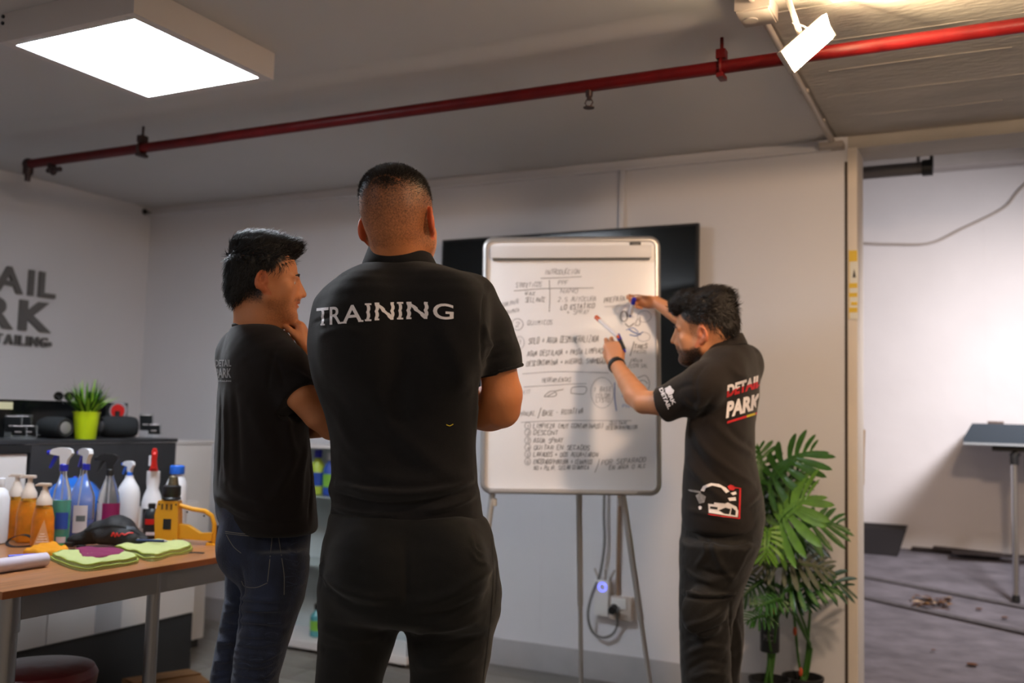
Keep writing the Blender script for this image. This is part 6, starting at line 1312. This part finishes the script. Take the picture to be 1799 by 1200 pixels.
        if ch in 'TRAIN':    # small serifs
            feet = {'T': [(.5, 0, .36)], 'R': [(.1, 0, .22), (.93, 0, .2)], 'A': [(.08, 0, .26), (.92, 0, .26)], 'I': [(.5, 0, .95), (.5, 1, .95)], 'N': [(.1, 0, .24), (.1, 1, .24)]}[ch]
            for cx, vy, hw in feet:
                x0, x1 = a+(b-a)*(cx-hw/2), a+(b-a)*(cx+hw/2); m_ = (x0+x1)/2
                yb = np.interp(m_, [556, 600, 660, 740, 797], [573, 569, 563, 560, 562]); yt = np.interp(m_, [556, 600, 660, 740, 797], [542, 538, 532, 530, 535])
                y0 = yb if vy == 0 else yt+3; o_ = len(VV); VV += [(x0, y0), (x1, y0), (x1, y0-3), (x0, y0-3)]; FF.append([o_, o_+1, o_+2, o_+3])
    d = decal('back_lettering', VV, FF, lambda p: p, tree, .0012, M['print_w'], o, org); d['label'] = 'white print reading TRAINING'
    # --- trousers
    S = SDF(np.array([org[0]-.36, org[1]-.32, .06]), np.array([org[0]+.36, org[1]+.34, 1.10]), .005)
    S.loft(H_, .02); S.loft(legL, .035); S.loft(legR, .035)
    S.ell(P(650, 1000, 2.24), (.09, .06, .10), None, .05); S.ell(P(790, 1000, 2.23), (.09, .06, .10), None, .05)
    v, q = S.mesh(); v = smooth_verts(v, q, 3)
    fl = [([(564, 1000), (600, 1035), (660, 1050), (700, 1046)], .012, .008), ([(566, 1030), (620, 1064), (690, 1072)], .012, -.007), ([(720, 1062), (780, 1050), (830, 1020), (872, 990)], .014, .008),
          ([(722, 1085), (790, 1078), (850, 1050)], .014, -.007), ([(728, 1110), (790, 1104), (850, 1084)], .013, .006), ([(724, 1135), (780, 1134), (840, 1120)], .013, -.006), ([(560, 1100), (610, 1120), (670, 1120)], .014, .006), ([(560, 1140), (620, 1150)], .014, -.006),
          ([(828, 945), (836, 965), (850, 975)], .005, .004), ([(828, 968), (838, 985), (856, 990)], .005, .004), ([(832, 955), (845, 968)], .004, -.003), ([(712, 960), (713, 1010), (713, 1070)], .008, -.004), ([(730, 1170), (790, 1166), (845, 1150)], .014, .006), ([(566, 985), (572, 1020)], .008, .008)]
    v = folds(v, q, fl); v = v+normals(v, q)*(.0028*noise3(v*np.array([1, 1, 1.6]), 18, 9))[:, None]
    o = fastmesh('trousers', v, q, M['trouser1'], T.o, org); tree = bvh(v, q)
    ribbons('side_stripe', [([(852, 880), (862, 930), (866, 1000), (864, 1060), (855, 1140), (848, 1199)], .0035), ([(858, 875), (870, 930), (873, 1000), (870, 1060)], .0035)], tree, .001, M['print_k'], o, org)
    shoe(gL, 8, T.o, org, M['black'], M['sole']); shoe(gR, 26, T.o, org, M['black'], M['sole'])

# ------------------------------------------------------------------ hair volume shared by the two other men
def hair_cap(name, c, fr, sc, parent, org, m, blobs, cuts, n_str, slen, comb, body=None, seed=1, lock=.0032, clump=.0035):
    s_, f, u = fr; Rm = np.stack([s_, f, u], 1)
    def L(x, y, z): return c+sc*(x*s_+y*f+z*u)
    S = SDF(c-.19, c+.21, .0034)
    for p, r_ in blobs: S.ell(L(*p), np.array(r_)*sc, Rm, .02*sc)
    for p, r_ in cuts: S.ell(L(*p), np.array(r_)*sc, Rm, .010*sc, 's')
    v, q = S.mesh(); v = smooth_verts(v, q, 2); vn = normals(v, q); lc = lv(v, c, Rm, sc)
    w_ = np.abs(np.sin(noise3(lc*np.array([1.2, .5, 1]), 42, seed)*5)); v = v+vn*(clump*(w_-.4)+.0015*noise3(lc, 160, seed+1))[:, None]
    o = fastmesh(name, v, q, m, parent, org)
    rs = np.random.RandomState(seed); pk = rs.choice(len(v), n_str); n = vn[pk]; l2 = lc[pk]
    d = comb(l2); d = d@Rm.T+rs.randn(n_str, 3)*.22; d = d-n*(np.sum(d*n, 1, keepdims=True))*.75+n*.25; d /= np.linalg.norm(d, axis=1, keepdims=True)
    st = strands('hair_locks', v[pk]-n*.001, n, d, slen*(.5+rs.rand(n_str)), np.full(n_str, lock*.55)+rs.rand(n_str)*lock*.6, m, o, org, segs=4)
    return o

# ------------------------------------------------------------------ 2: the young man on the left, in profile
def man_left():
    th = 64; D = 2.70; org = P(462, 900, D); org[2] = 0
    T = Thing('person', 'young man in profile with dark quiff, hand on chin, black T-shirt and blue jeans', 'person', org)
    rows = [(568, 413, 476, .8), (575, 406, 483, .72), (588, 396, 498, .62), (604, 388, 514, .58), (625, 382, 528, .56), (655, 378, 538, .56), (700, 375, 544, .58), (760, 373, 548, .62), (820, 372, 553, .66), (870, 372, 558, .68), (900, 378, 560, .68), (932, 386, 561, .68)]
    R_ = [prow(y, l, r_, D, k, th) for y, l, r_, k in rows]
    hips = [(860, 376, 548, .8), (900, 380, 550, .84), (935, 392, 546, .86), (970, 397, 543, .86), (1005, 400, 541, .80), (1020, 410, 535, .7)]
    H_ = [prow(y, l, r_, D, k, th) for y, l, r_, k in hips]
    legR, gR = leg_rows([(965, 424, 543), (1000, 424, 541), (1045, 425, 534), (1100, 420, 516), (1150, 414, 501), (1200, 407, 488)], 2.60, 1.0, th, (440, .06, 2.60))
    legL, gL = leg_rows([(965, 398, 500), (1000, 397, 490), (1045, 396, 472), (1100, 387, 452), (1150, 377, 438), (1200, 370, 428)], 2.82, 1.0, th, (400, .06, 2.84))
    c = P(464, 495, 2.68); fr = frame(460, 74, -2, 0); sc = .905
    S = SDF(np.array([org[0]-.46, org[1]-.46, .60]), np.array([org[0]+.46, org[1]+.46, 1.74]), .0036)
    S.loft(R_[4:], .02, off=-.032); S.loft(H_, .02, off=-.018); S.loft([r_ for r_ in legL if r_[0] > .58], .02, off=-.018); S.loft([r_ for r_ in legR if r_[0] > .58], .02, off=-.018)
    L, Rm = head(S, c, fr, sc, .9)
    S.cone(L(0, -.040, -.03), P(446, 585, 2.70), .047, .052, .03); S.cone(L(0, .015, -.07), P(457, 590, 2.68), .044, .048, .03); S.cone(P(448, 585, 2.7), P(452, 640, 2.7), .050, .065, .03)
    S.cone(L(0, .03, -.085), L(0, .0, -.12), .035, .045, .03)
    sh = P(496, 645, 2.59); el = P(582, 749, 2.585); wr = P(544, 622, 2.69)
    S.chain([P(508, 665, 2.57), P(529, 695, 2.54), P(560, 728, 2.56), el], [.036, .041, .041, .036], .006)
    S.chain([el, P(571, 700, 2.62), P(555, 655, 2.67), wr], [.036, .036, .029, .0235], .006)
    hand(S, wr, P(530, 574, 2.71)-wr, -unit((CR[0], CR[1], 0)), -unit((CF[0], CF[1], 0)), per=((55, 70, 35), (50, 75, 40), (55, 80, 40), (60, 80, 40)), thumb=(.35, .9, .35), s=.9)
    # far arm, folded under the elbow
    shl = P(420, 640, 2.84); ell_ = P(470, 755, 2.90); S.chain([shl, ell_], [.04, .038], .01); S.chain([ell_, P(560, 752, 2.72)], [.036, .028], .01)
    hand(S, P(560, 752, 2.72), P(600, 745, 2.69)-P(560, 752, 2.72), UP, unit((CF[0], CF[1], 0)), (20, 30, 20), s=.9)
    v, q = S.mesh(); v = smooth_verts(v, q, 2); lc = lv(v, c, Rm, sc); x, y, z = lc.T; r3 = np.abs(x)
    inh = np.linalg.norm(lc, axis=1) < .2
    ear = (r3 > .0760) & (z < .03) & (z > -.05) & (y > -.04) & (y < .03)
    hz = sstep(-.085, -.045, z)*(1-sstep(-.012, .008, y-.032*sstep(0.0, .05, z)-.03*sstep(.04, .07, z)))
    beard = .16*sstep(.0, .02, y)*(1-sstep(-.062, -.04, z))*(z > -.125)+.42*np.exp(-((z+.049)/.006)**2)*(y > .09)*(r3 < .03)
    hf = np.where(ear, 0, np.clip(hz*.95, 0, 1)+beard)*inh
    o = fastmesh('body', v, q, M['skin2'], T.o, org); skin_attr(o, v, hf, .45*ear*inh+.5*inh*np.exp(-((z+.061)/.011)**2)*(y > .095)*(r3 < .024)); o['label'] = 'tanned skin of face, arm and hand at the chin'
    eyes(L, Rm, sc, o, org, M['iris'])
    blobs = [((0, -.014, .050), (.079, .098, .083)), ((0, -.045, .012), (.071, .064, .070)), ((0, .042, .103), (.055, .048, .028)), ((.01, .070, .110), (.040, .030, .019)), ((0, -.02, .105), (.066, .085, .042)), ((0, -.072, -.025), (.055, .035, .052))]
    cuts = [((0, .120, .010), (.12, .074, .076)), ((.085, .016, -.022), (.034, .034, .058)), ((-.085, .016, -.022), (.034, .034, .058)), ((0, .03, -.11), (.13, .105, .095)), ((0, .095, -.04), (.13, .09, .09))]
    def comb(l):
        d = np.zeros_like(l); top = sstep(.04, .09, l[:, 2])
        d[:, 1] = top*.75-.25*(1-top); d[:, 2] = top*.6-(1-top)*.95; d[:, 0] = .25*top; return d
    hair_cap('hair', c, fr, sc, T.o, org, M['hair_black'], blobs, cuts, 7500, .019, comb, seed=3, lock=.0026, clump=.0055)
    # shirt
    S = SDF(np.array([org[0]-.42, org[1]-.42, .84]), np.array([org[0]+.42, org[1]+.42, 1.56]), .0045)
    S.loft(R_, .02)
    S.chain([P(468, 628, 2.64), P(498, 652, 2.575), P(528, 695, 2.54), P(537, 712, 2.53)], [.078, .0635, .0440, .042], .04)
    S.chain([P(425, 628, 2.78), P(432, 690, 2.87)], [.07, .055], .04)
    cut(S, P(528, 696, 2.54), P(528, 695, 2.54)-P(500, 655, 2.57), .078)
    cut(S, P(372, 905, 2.72), -UP*.75+unit(P(372, 900, 2.7)-P(410, 900, 2.7))*.7, .075)
    v, q = S.mesh(); v = smooth_verts(v, q, 3)
    fl = [([(395, 690), (398, 760), (396, 840)], .012, .007), ([(410, 680), (416, 760), (420, 850)], .014, -.006), ([(388, 690), (386, 760), (384, 850)], .010, -.005), ([(500, 715), (505, 760), (515, 800)], .014, .008), ([(520, 800), (500, 840), (480, 880)], .016, .007),
          ([(540, 780), (530, 830), (525, 900)], .014, .007), ([(545, 800), (548, 850), (543, 915)], .008, -.006), ([(400, 850), (430, 868), (470, 880)], .014, .007), ([(380, 868), (420, 893), (460, 906)], .012, .006), ([(470, 620), (488, 640), (500, 680)], .008, -.004), ([(440, 700), (460, 760), (490, 800)], .02, .005),
          ([(500, 650), (520, 655), (540, 668)], .010, .004), ([(486, 606), (476, 640), (470, 690)], .006, -.003), ([(384, 890), (440, 918), (540, 916)], .006, -.003)]
    v = folds(v, q, fl); v = v+normals(v, q)*(.0025*noise3(v, 15, 21))[:, None]
    o = fastmesh('t_shirt', v, q, M['cloth_tee'], T.o, org); tree = bvh(v, q)
    # ribbed neckline
    cc = P(446, 580, 2.695); s_, f, u = frame(0, 66); pts = []
    for t in np.linspace(0, 2*math.pi, 44): pts.append(cc+s_*math.cos(t)*.058+f*(math.sin(t)*.060+.008)+u*(-.012*math.sin(t)-.002))
    build('neckband', MB().tube(pts, .0085, 8), M['cloth_tee'], o, org)
    VV = []; FF = []
    for s, x0, x1, y0, y1 in (('DETAIL', 379, 407, 644, 632), ('PARK', 379, 407, 664, 647), ('DETAILING', 380, 407, 671, 668)):
        v2, f2, w_, h_ = text_polys(s, 1, .03, 1, 0, .3)
        o_ = len(VV); VV += [(x0+(x1-x0)*p[0]/w_, y0+(y1-y0)*p[1]/h_) for p in v2]; FF += [[i+o_ for i in fc] for fc in f2]
    dcl = decal('back_lettering', VV, FF, lambda p: p, tree, .0015, M['print_g'], o, org); dcl['label'] = 'worn grey print reading DETAIL PARK'
    # jeans
    S = SDF(np.array([org[0]-.34, org[1]-.36, .06]), np.array([org[0]+.34, org[1]+.36, 1.08]), .005)
    S.loft(H_, .02); S.loft(legL, .025); S.loft(legR, .03); S.ell(P(425, 960, 2.60), (.07, .07, .09), None, .04)
    v, q = S.mesh(); v = smooth_verts(v, q, 3)
    fl = []
    rs = random.Random(5)
    for i in range(13):
        yy = 1050+i*13; fl += [([(422-i*1.2, yy), (455, yy+rs.uniform(-8, 10)), (505-i*2, yy+rs.uniform(-10, 10))], .007, rs.choice((.0075, -.006, .009)))]
    for i in range(9):
        yy = 1060+i*17; fl += [([(390-i*2, yy), (420-i*2, yy+rs.uniform(-8, 8))], .007, rs.choice((.008, -.007)))]
    fl += [([(424, 1000), (426, 1050), (420, 1110)], .006, -.008), ([(500, 960), (520, 975), (540, 965)], .006, .004), ([(500, 990), (522, 1000), (540, 996)], .006, .004), ([(500, 1020), (520, 1028), (536, 1022)], .006, .004)]
    v = folds(v, q, fl); v = v+normals(v, q)*(.002*noise3(v, 24, 31))[:, None]
    o = fastmesh('jeans', v, q, M['denim'], T.o, org); o['label'] = 'dark blue denim jeans with faded creases'; tree = bvh(v, q)
    st = [([(396, 934), (430, 938), (478, 941)], .002), ([(396, 937), (430, 941), (476, 944)], .0016), ([(478, 941), (474, 985), (470, 1022)], .002), ([(470, 1024), (450, 1032), (430, 1030), (424, 1020)], .002), ([(487, 930), (494, 975), (499, 1010), (499, 1045)], .002),
          ([(492, 933), (515, 936), (539, 931)], .002), ([(398, 940), (410, 960), (424, 972)], .0016)]
    s2 = ribbons('stitching', st, tree, .0008, M['thread'], o, org)
    wk = []
    for i in range(12):
        yy = 950+i*8; wk.append(([(503+rs.uniform(-6, 12), yy), (520, yy+rs.uniform(-5, 5)), (532+rs.uniform(-12, 6), yy+rs.uniform(-8, 8))], .0022))
    for i in range(16):
        yy = 1095+i*6.5; xx = rs.uniform(410, 470); wk.append(([(xx, yy), (xx+12, yy+rs.uniform(-4, 4)), (xx+24, yy+rs.uniform(-5, 5))], .0022))
    pass
    s3 = ribbons('faded_creases', wk, tree, .0006, M['denim_fade'], o, org); s3['kind'] = 'stuff'; s2['kind'] = 'stuff'
    a, n = cast(tree, 492, 932)
    if a is not None: build('rivet', MB().sph(a, .004, 10), M['chrome'], o, org)
    shoe(gL, 60, T.o, org, M['black'], M['sole']); shoe(gR, 66, T.o, org, M['black'], M['sole'])

# ------------------------------------------------------------------ 3: the man writing on the board
def man_right():
    th = -58; D = 3.42; org = P(1268, 900, D); org[2] = 0
    T = Thing('person', 'bearded man in black polo and cargo trousers writing on the whiteboard with both hands', 'person', org)
    rows = [(598, 1258, 1306, .8), (606, 1248, 1318, .72), (618, 1240, 1328, .64), (636, 1232, 1335, .60), (665, 1222, 1339, .58), (690, 1215, 1339, .58), (725, 1207, 1334, .60), (760, 1202, 1331, .62), (800, 1200, 1331, .64), (840, 1198, 1337, .68), (880, 1197, 1345, .70), (905, 1197, 1347, .70), (932, 1200, 1345, .70)]
    R_ = [prow(y, l, r_, D, k, th) for y, l, r_, k in rows]
    hips = [(870, 1199, 1340, .82), (905, 1198, 1343, .84), (935, 1197, 1340, .84), (965, 1198, 1330, .84), (990, 1200, 1322, .74)]
    H_ = [prow(y, l, r_, D, k, th) for y, l, r_, k in hips]
    legL, gL = leg_rows([(950, 1197, 1334), (985, 1196, 1322), (1030, 1195, 1307), (1060, 1195, 1296), (1100, 1195, 1284), (1150, 1196, 1283), (1200, 1198, 1285)], 3.36, 1.0, th, (1238, .065, 3.36))
    legR, gR = leg_rows([(950, 1240, 1322), (985, 1235, 1315), (1060, 1232, 1304), (1120, 1238, 1306), (1200, 1240, 1298)], 3.55, 1.0, th, (1275, .060, 3.56))
    c = P(1238, 580, 3.40); fr = frame(1238, -66, -5, -13); sc = .97
    S = SDF(np.array([org[0]-.56, org[1]-.46, .60]), np.array([org[0]+.42, org[1]+.62, 1.74]), .0038)
    S.loft(R_[4:], .02, off=-.022); S.loft(H_, .02, off=-.018); S.loft([r_ for r_ in legL if r_[0] > .5], .02, off=-.018); S.loft([r_ for r_ in legR if r_[0] > .5], .02, off=-.018)
    L, Rm = head(S, c, fr, sc, 1.05)
    nb = P(1276, 624, 3.42)
    S.cone(L(0, -.040, -.02), nb, .056, .066, .03); S.cone(L(0, .0, -.07), P(1262, 622, 3.42), .05, .055, .03); S.cone(P(1275, 625, 3.42), P(1278, 650, 3.42), .055, .07, .03)
    sh = P(1258, 660, 3.28); el = P(1131, 707, 3.42); wr = P(1083, 641, 3.66)
    S.chain([sh, P(1190, 698, 3.33), P(1160, 708, 3.37), el], [.040, .044, .043, .040], .006)
    S.chain([el, P(1117, 694, 3.48), P(1102, 671, 3.56), wr], [.040, .044, .036, .0265], .006)
    nn = unit(P(1120, 596, 3.74)-P(1078, 600, 3.74)+.3*unit((CF[0], CF[1], 0)))
    hand(S, wr, P(1076, 592, 3.705)-wr, nn, UP*.5+unit((CF[0], CF[1], 0)), per=((30, 50, 30), (38, 60, 35), (70, 75, 40), (80, 80, 45)), thumb=(.45, .8, .45), s=.95)
    # far arm
    shr = P(1300, 632, 3.60); elr = P(1240, 592, 3.66); wrr = P(1152, 530, 3.84)
    S.chain([shr, elr], [.036, .038], .01); S.chain([elr, P(1208, 566, 3.73), wrr], [.038, .036, .0235], .006)
    hd = P(1120, 521, 3.875)-wrr
    hand(S, wrr, hd, P(1118, 560, 3.88)-P(1118, 520, 3.87)-.2*unit((CF[0], CF[1], 0)), -unit((CF[0], CF[1], 0)), per=((70, 35, 20), (74, 40, 25), (85, 50, 30), (95, 60, 35)), thumb=(.15, .65, .75), s=.98)
    v, q = S.mesh(); v = smooth_verts(v, q, 2); lc = lv(v, c, Rm, sc); x, y, z = lc.T; r3 = np.abs(x); inh = np.linalg.norm(lc, axis=1) < .19
    ear = (r3 > .0760) & (z < .03) & (z > -.05) & (y > -.04) & (y < .03)
    hz = sstep(-.05, .045, z)*(1-sstep(.0, .018, y-.03-.03*sstep(.03, .07, z)))
    beard = .9*sstep(-.145, -.13, z)*(1-sstep(-.066, -.046, z-.25*np.maximum(.06-y, 0)*0-.35*np.maximum(.05-y, 0)))*sstep(-.005, .018, y)+.6*np.exp(-((z+.050)/.006)**2)*(y > .088)*(r3 < .03)
    hf = np.where(ear, 0, np.clip(.55*hz+.5*sstep(.02, .05, z)*hz+beard, 0, 1))*inh
    o = fastmesh('body', v, q, M['skin3'], T.o, org); skin_attr(o, v, hf, .5*ear*inh); o['label'] = 'bearded face, forearms and hands'
    eyes(L, Rm, sc, o, org, M['iris'])
    blobs = [((0, -.020, .070), (.079, .098, .073)), ((0, -.065, .030), (.066, .056, .060)), ((0, .045, .110), (.062, .058, .038)), ((0, .088, .095), (.048, .030, .026)), ((.0, -.045, .105), (.070, .070, .045)), ((0, -.083, .005), (.050, .032, .038))]
    cuts = [((0, .125, .005), (.12, .070, .070)), ((.092, .03, -.02), (.040, .075, .070)), ((-.092, .03, -.02), (.040, .075, .070)), ((0, .03, -.10), (.13, .12, .095)), ((-.1, -.02, -.02), (.038, .05, .05))]
    def comb(l):
        d = np.zeros_like(l); top = sstep(.04, .09, l[:, 2]); sw = np.sin(l[:, 0]*90+l[:, 1]*60)
        d[:, 1] = -.7*top-.2; d[:, 2] = top*.3-(1-top)*.8; d[:, 0] = .7*sw; return d
    hair_cap('hair', c, fr, sc, T.o, org, M['hair_brown'], blobs, cuts, 5200, .022, comb, seed=8, lock=.0034, clump=.006)
    # shirt
    S = SDF(np.array([org[0]-.46, org[1]-.42, .84]), np.array([org[0]+.42, org[1]+.46, 1.54]), .0045)
    S.loft(R_, .02)
    S.chain([P(1268, 655, 3.33), P(1236, 678, 3.27), P(1200, 695, 3.32), P(1165, 711, 3.36), P(1150, 717, 3.38)], [.080, .072, .060, .0555, .054], .035)
    S.chain([P(1305, 640, 3.52), P(1285, 618, 3.63)], [.075, .056], .04)
    cut(S, P(1163, 712, 3.36), P(1165, 711, 3.36)-P(1200, 695, 3.32)+np.array([0, 0, .006]), .088)
    v, q = S.mesh(); v = smooth_verts(v, q, 3)
    fl = [([(1215, 745), (1240, 790), (1290, 830), (1325, 850)], .014, .008), ([(1212, 775), (1245, 825), (1300, 865)], .014, -.007), ([(1208, 810), (1240, 850), (1280, 885)], .014, .008), ([(1250, 740), (1285, 775), (1325, 800)], .014, .007),
          ([(1235, 700), (1220, 730), (1210, 760)], .012, .008), ([(1260, 690), (1240, 720), (1225, 750)], .012, -.006), ([(1200, 700), (1215, 712), (1235, 712)], .010, .006), ([(1185, 690), (1200, 680), (1225, 675)], .010, -.004), ([(1240, 640), (1222, 668), (1226, 705)], .006, -.004), ([(1280, 640), (1300, 660), (1325, 665)], .014, .005),
          ([(1330, 790), (1300, 770), (1270, 740)], .012, -.006), ([(1205, 895), (1250, 905), (1300, 918)], .010, .005), ([(1340, 860), (1320, 880), (1300, 890)], .012, .006)]
    v = folds(v, q, fl); v = v+normals(v, q)*(.0028*noise3(v, 15, 41))[:, None]
    o = fastmesh('polo_shirt', v, q, M['cloth_polo3'], T.o, org); tree = bvh(v, q)
    cc = P(1268, 613, 3.415); s_, f, u = frame(0, -60)
    prof = [(.064, -.008), (.067, .030), (.069, .036), (.0725, .036), (.075, .030), (.086, .000), (.089, -.012), (.086, -.014), (.078, -.006)]
    mb = MB(); n = 56; vs = []; tilt = .30
    for rr_, z in prof:
        for j in range(n):
            t = 2*math.pi*j/n; yy = math.sin(t)*rr_*1.05; vs.append(cc+s_*math.cos(t)*rr_*1.06+f*(yy+.004)+u*(z*.9-tilt*yy))
    k = len(prof); mb.add(vs, [(i*n+j, i*n+(j+1) % n, ((i+1) % k)*n+(j+1) % n, ((i+1) % k)*n+j) for i in range(k) for j in range(n)])
    build('collar', mb, M['cloth_polo3'], o, org, 60)
    # back print
    def place(s, x0, x1, yb, yt, bold=.05, shear=.0):
        v2, f2, w_, h_ = text_polys(s, 1, bold, 1, shear, .2); px = x0+(x1-x0)*v2[:, 0]/w_; tt = v2[:, 1]/h_; u_ = v2[:, 0]/w_
        return list(zip(px, (yb[0]+(yb[1]-yb[0])*u_)*(1-tt)+(yt[0]+(yt[1]-yt[0])*u_)*tt)), f2, tt
    v2, f2, tt = place('DETAIL', 1276, 1336, (698, 680), (677, 658), .05, .1); mi = [0 if np.mean([tt[j] for j in fc]) > .45 else 1 for fc in f2]
    d1 = decal('back_lettering', v2, f2, lambda p: p, tree, .0018, [M['print_w'], M['print_r']], o, org, mi); d1['label'] = 'print reading DETAIL, white above red'
    v2, f2, tt = place('PARK', 1275, 1336, (735, 717), (706, 690), .05, .12); d1 = decal('back_lettering', v2, f2, lambda p: p, tree, .0018, M['print_w'], o, org); d1['label'] = 'white print reading PARK'
    def bar(pts, m, nm, of=.0022): vv, ff = poly_fine(pts); return decal(nm, vv, ff, lambda p: p, tree, of, m, o, org)
    for a, b, m in ((1277, 1294, M['print_r']), (1294, 1311, M['print_r']), (1311, 1326, M['print_y']), (1326, 1332, M['print_r'])):
        ya = np.interp(a, [1277, 1332], [744, 727]); yb = np.interp(b, [1277, 1332], [744, 727]); bar([(a, ya), (b, yb), (b, yb-4), (a, ya-4)], m, 'underline')
    # sleeve print: slanted lines of letters and a small emblem
    VV = []; FF = []
    for s, a, b, h_ in (('DETAIL', (1158, 684), (1174, 719), 7), ('PARK', (1168, 683), (1182, 712), 7)):
        v2, f2, w_, hh = text_polys(s, 1, .04, 1, 0, .3); a = np.array(a, float); b = np.array(b, float); dd = (b-a); nn_ = np.array([dd[1], -dd[0]])/np.linalg.norm(dd)
        o_ = len(VV); VV += [tuple(a+dd*p[0]/w_+nn_*h_*p[1]/hh) for p in v2]; FF += [[i+o_ for i in fc] for fc in f2]
    for (x, y) in ((1177, 686),):
        o_ = len(VV); VV += [(x+8*math.cos(t)*(1 if t < 3.2 else .5), y+8*math.sin(t)) for t in np.linspace(0, 2*math.pi, 12, endpoint=False)]; FF.append(list(range(o_, o_+12)))
    d1 = decal('sleeve_print', VV, FF, lambda p: p, tree, .0018, M['print_w'], o, org); d1['label'] = 'small white lettering and emblem on sleeve'
    # car picture near the hem: body, windows, grille, headlamps, frame
    Z = lambda L_: [(1140+a/2.608, 740+b/2.608) for a, b in L_]
    art = [(Z([(238, 318), (250, 296), (285, 284), (320, 288), (350, 305), (368, 322), (352, 330), (330, 305), (290, 296), (262, 305), (255, 322)]), 'w'), (Z([(272, 378), (330, 384), (360, 372), (400, 392), (408, 410), (405, 440), (360, 434), (275, 420)]), 'w'),
           (Z([(360, 352), (395, 348), (398, 364), (368, 366)]), 'w'), (Z([(300, 372), (345, 376), (340, 386), (298, 380)]), 'w'), (Z([(372, 330), (396, 322), (400, 334), (384, 340)]), 'w'), (Z([(180, 312), (215, 316), (240, 322), (238, 330), (190, 322)]), 'g'), (Z([(215, 340), (235, 328), (262, 345), (255, 372), (232, 378)]), 'g'),
           (Z([(228, 392), (236, 387), (244, 392), (242, 404), (232, 406)]), 'w'), (Z([(358, 300), (372, 290), (386, 294), (394, 306), (386, 318), (366, 316)]), 'r'), (Z([(412, 306), (420, 306), (416, 448), (408, 448)]), 'r'), (Z([(386, 300), (418, 306), (418, 310), (386, 306)]), 'r'), (Z([(272, 424), (330, 434), (330, 437), (272, 428)]), 'r'), (Z([(330, 434), (414, 444), (412, 448), (330, 438)]), 'r')]
    for pts, m in art: bar(pts, {'w': M['print_w'], 'g': M['print_g'], 'r': M['print_r']}[m], 'car_print', .0022 if m != 'r' else .0028)
    for pts in (Z([(320, 408), (350, 395), (372, 402), (366, 426), (345, 424)]), Z([(378, 395), (396, 410), (394, 432), (372, 428)]), Z([(282, 390), (315, 394), (314, 404), (282, 400)])):
        bar(pts, M['print_k'], 'car_print', .0034)
    # trousers
    S = SDF(np.array([org[0]-.34, org[1]-.34, .06]), np.array([org[0]+.34, org[1]+.36, 1.08]), .005)
    S.loft(H_, .02); S.loft(legL, .025); S.loft(legR, .025)
    # cargo pocket block on the near thigh
    pk = cast(bvh(*S.mesh()), 1235, 1060)[0]
    if pk is not None: S.ell(pk+np.array([0, 0, -.03]), (.075, .035, .085), np.stack([CR, CF, UP], 1), .02)
    v, q = S.mesh(); v = smooth_verts(v, q, 3)
    fl = [([(1200, 1040), (1240, 1046), (1290, 1042)], .006, .010), ([(1200, 1048), (1240, 1053), (1288, 1049)], .005, -.008), ([(1215, 930), (1240, 965), (1220, 1000)], .010, .007), ([(1250, 950), (1265, 990), (1290, 1020)], .012, .008), ([(1230, 1000), (1260, 1010), (1290, 1005)], .010, -.007),
          ([(1202, 1100), (1240, 1090), (1275, 1070)], .010, .008), ([(1202, 1120), (1240, 1112), (1278, 1095)], .010, -.007), ([(1202, 1150), (1240, 1135), (1280, 1140)], .010, .008), ([(1205, 1180), (1240, 1160), (1280, 1165)], .010, -.007), ([(1320, 950), (1300, 990), (1280, 1030)], .012, .006), ([(1210, 1195), (1245, 1182), (1280, 1188)], .010, .008),
          ([(1290, 1080), (1300, 1130), (1296, 1190)], .012, .006), ([(1282, 1060), (1284, 1120), (1286, 1199)], .006, -.008), ([(1204, 1000), (1225, 1015), (1260, 1025)], .010, .007)]
    v = folds(v, q, fl); v = v+normals(v, q)*(.004*noise3(v, 20, 51))[:, None]
    o = fastmesh('cargo_trousers', v, q, M['trouser3'], T.o, org)
    shoe(gL, -50, T.o, org, M['black'], M['sole']); shoe(gR, -56, T.o, org, M['black'], M['sole'])
    # wristband
    a = P(1083, 641, 3.66); ax = unit(P(1102, 671, 3.56)-a); s1 = unit(np.cross(ax, UP)); s2_ = np.cross(ax, s1); mb = MB(); pr = [(.0290, -.011), (.0325, -.010), (.0335, 0), (.0325, .010), (.0290, .011)]
    vs = [a+ax*(z+.003)+(s1*math.cos(t)+s2_*math.sin(t))*r_ for r_, z in pr for t in np.linspace(0, 2*math.pi, 28, endpoint=False)]
    mb.add(vs, [(i*28+j, i*28+(j+1) % 28, ((i+1) % 5)*28+(j+1) % 28, ((i+1) % 5)*28+j) for i in range(5) for j in range(28)])
    single('wristband', mb, M['rubber'], "black rubber band around the writing man's near wrist", 'wristband', a)

room(); fixtures(); counter(); table(); supplies(); floor_things(); flipchart(); plant(); bay_things()
man_middle(); man_left(); man_right()
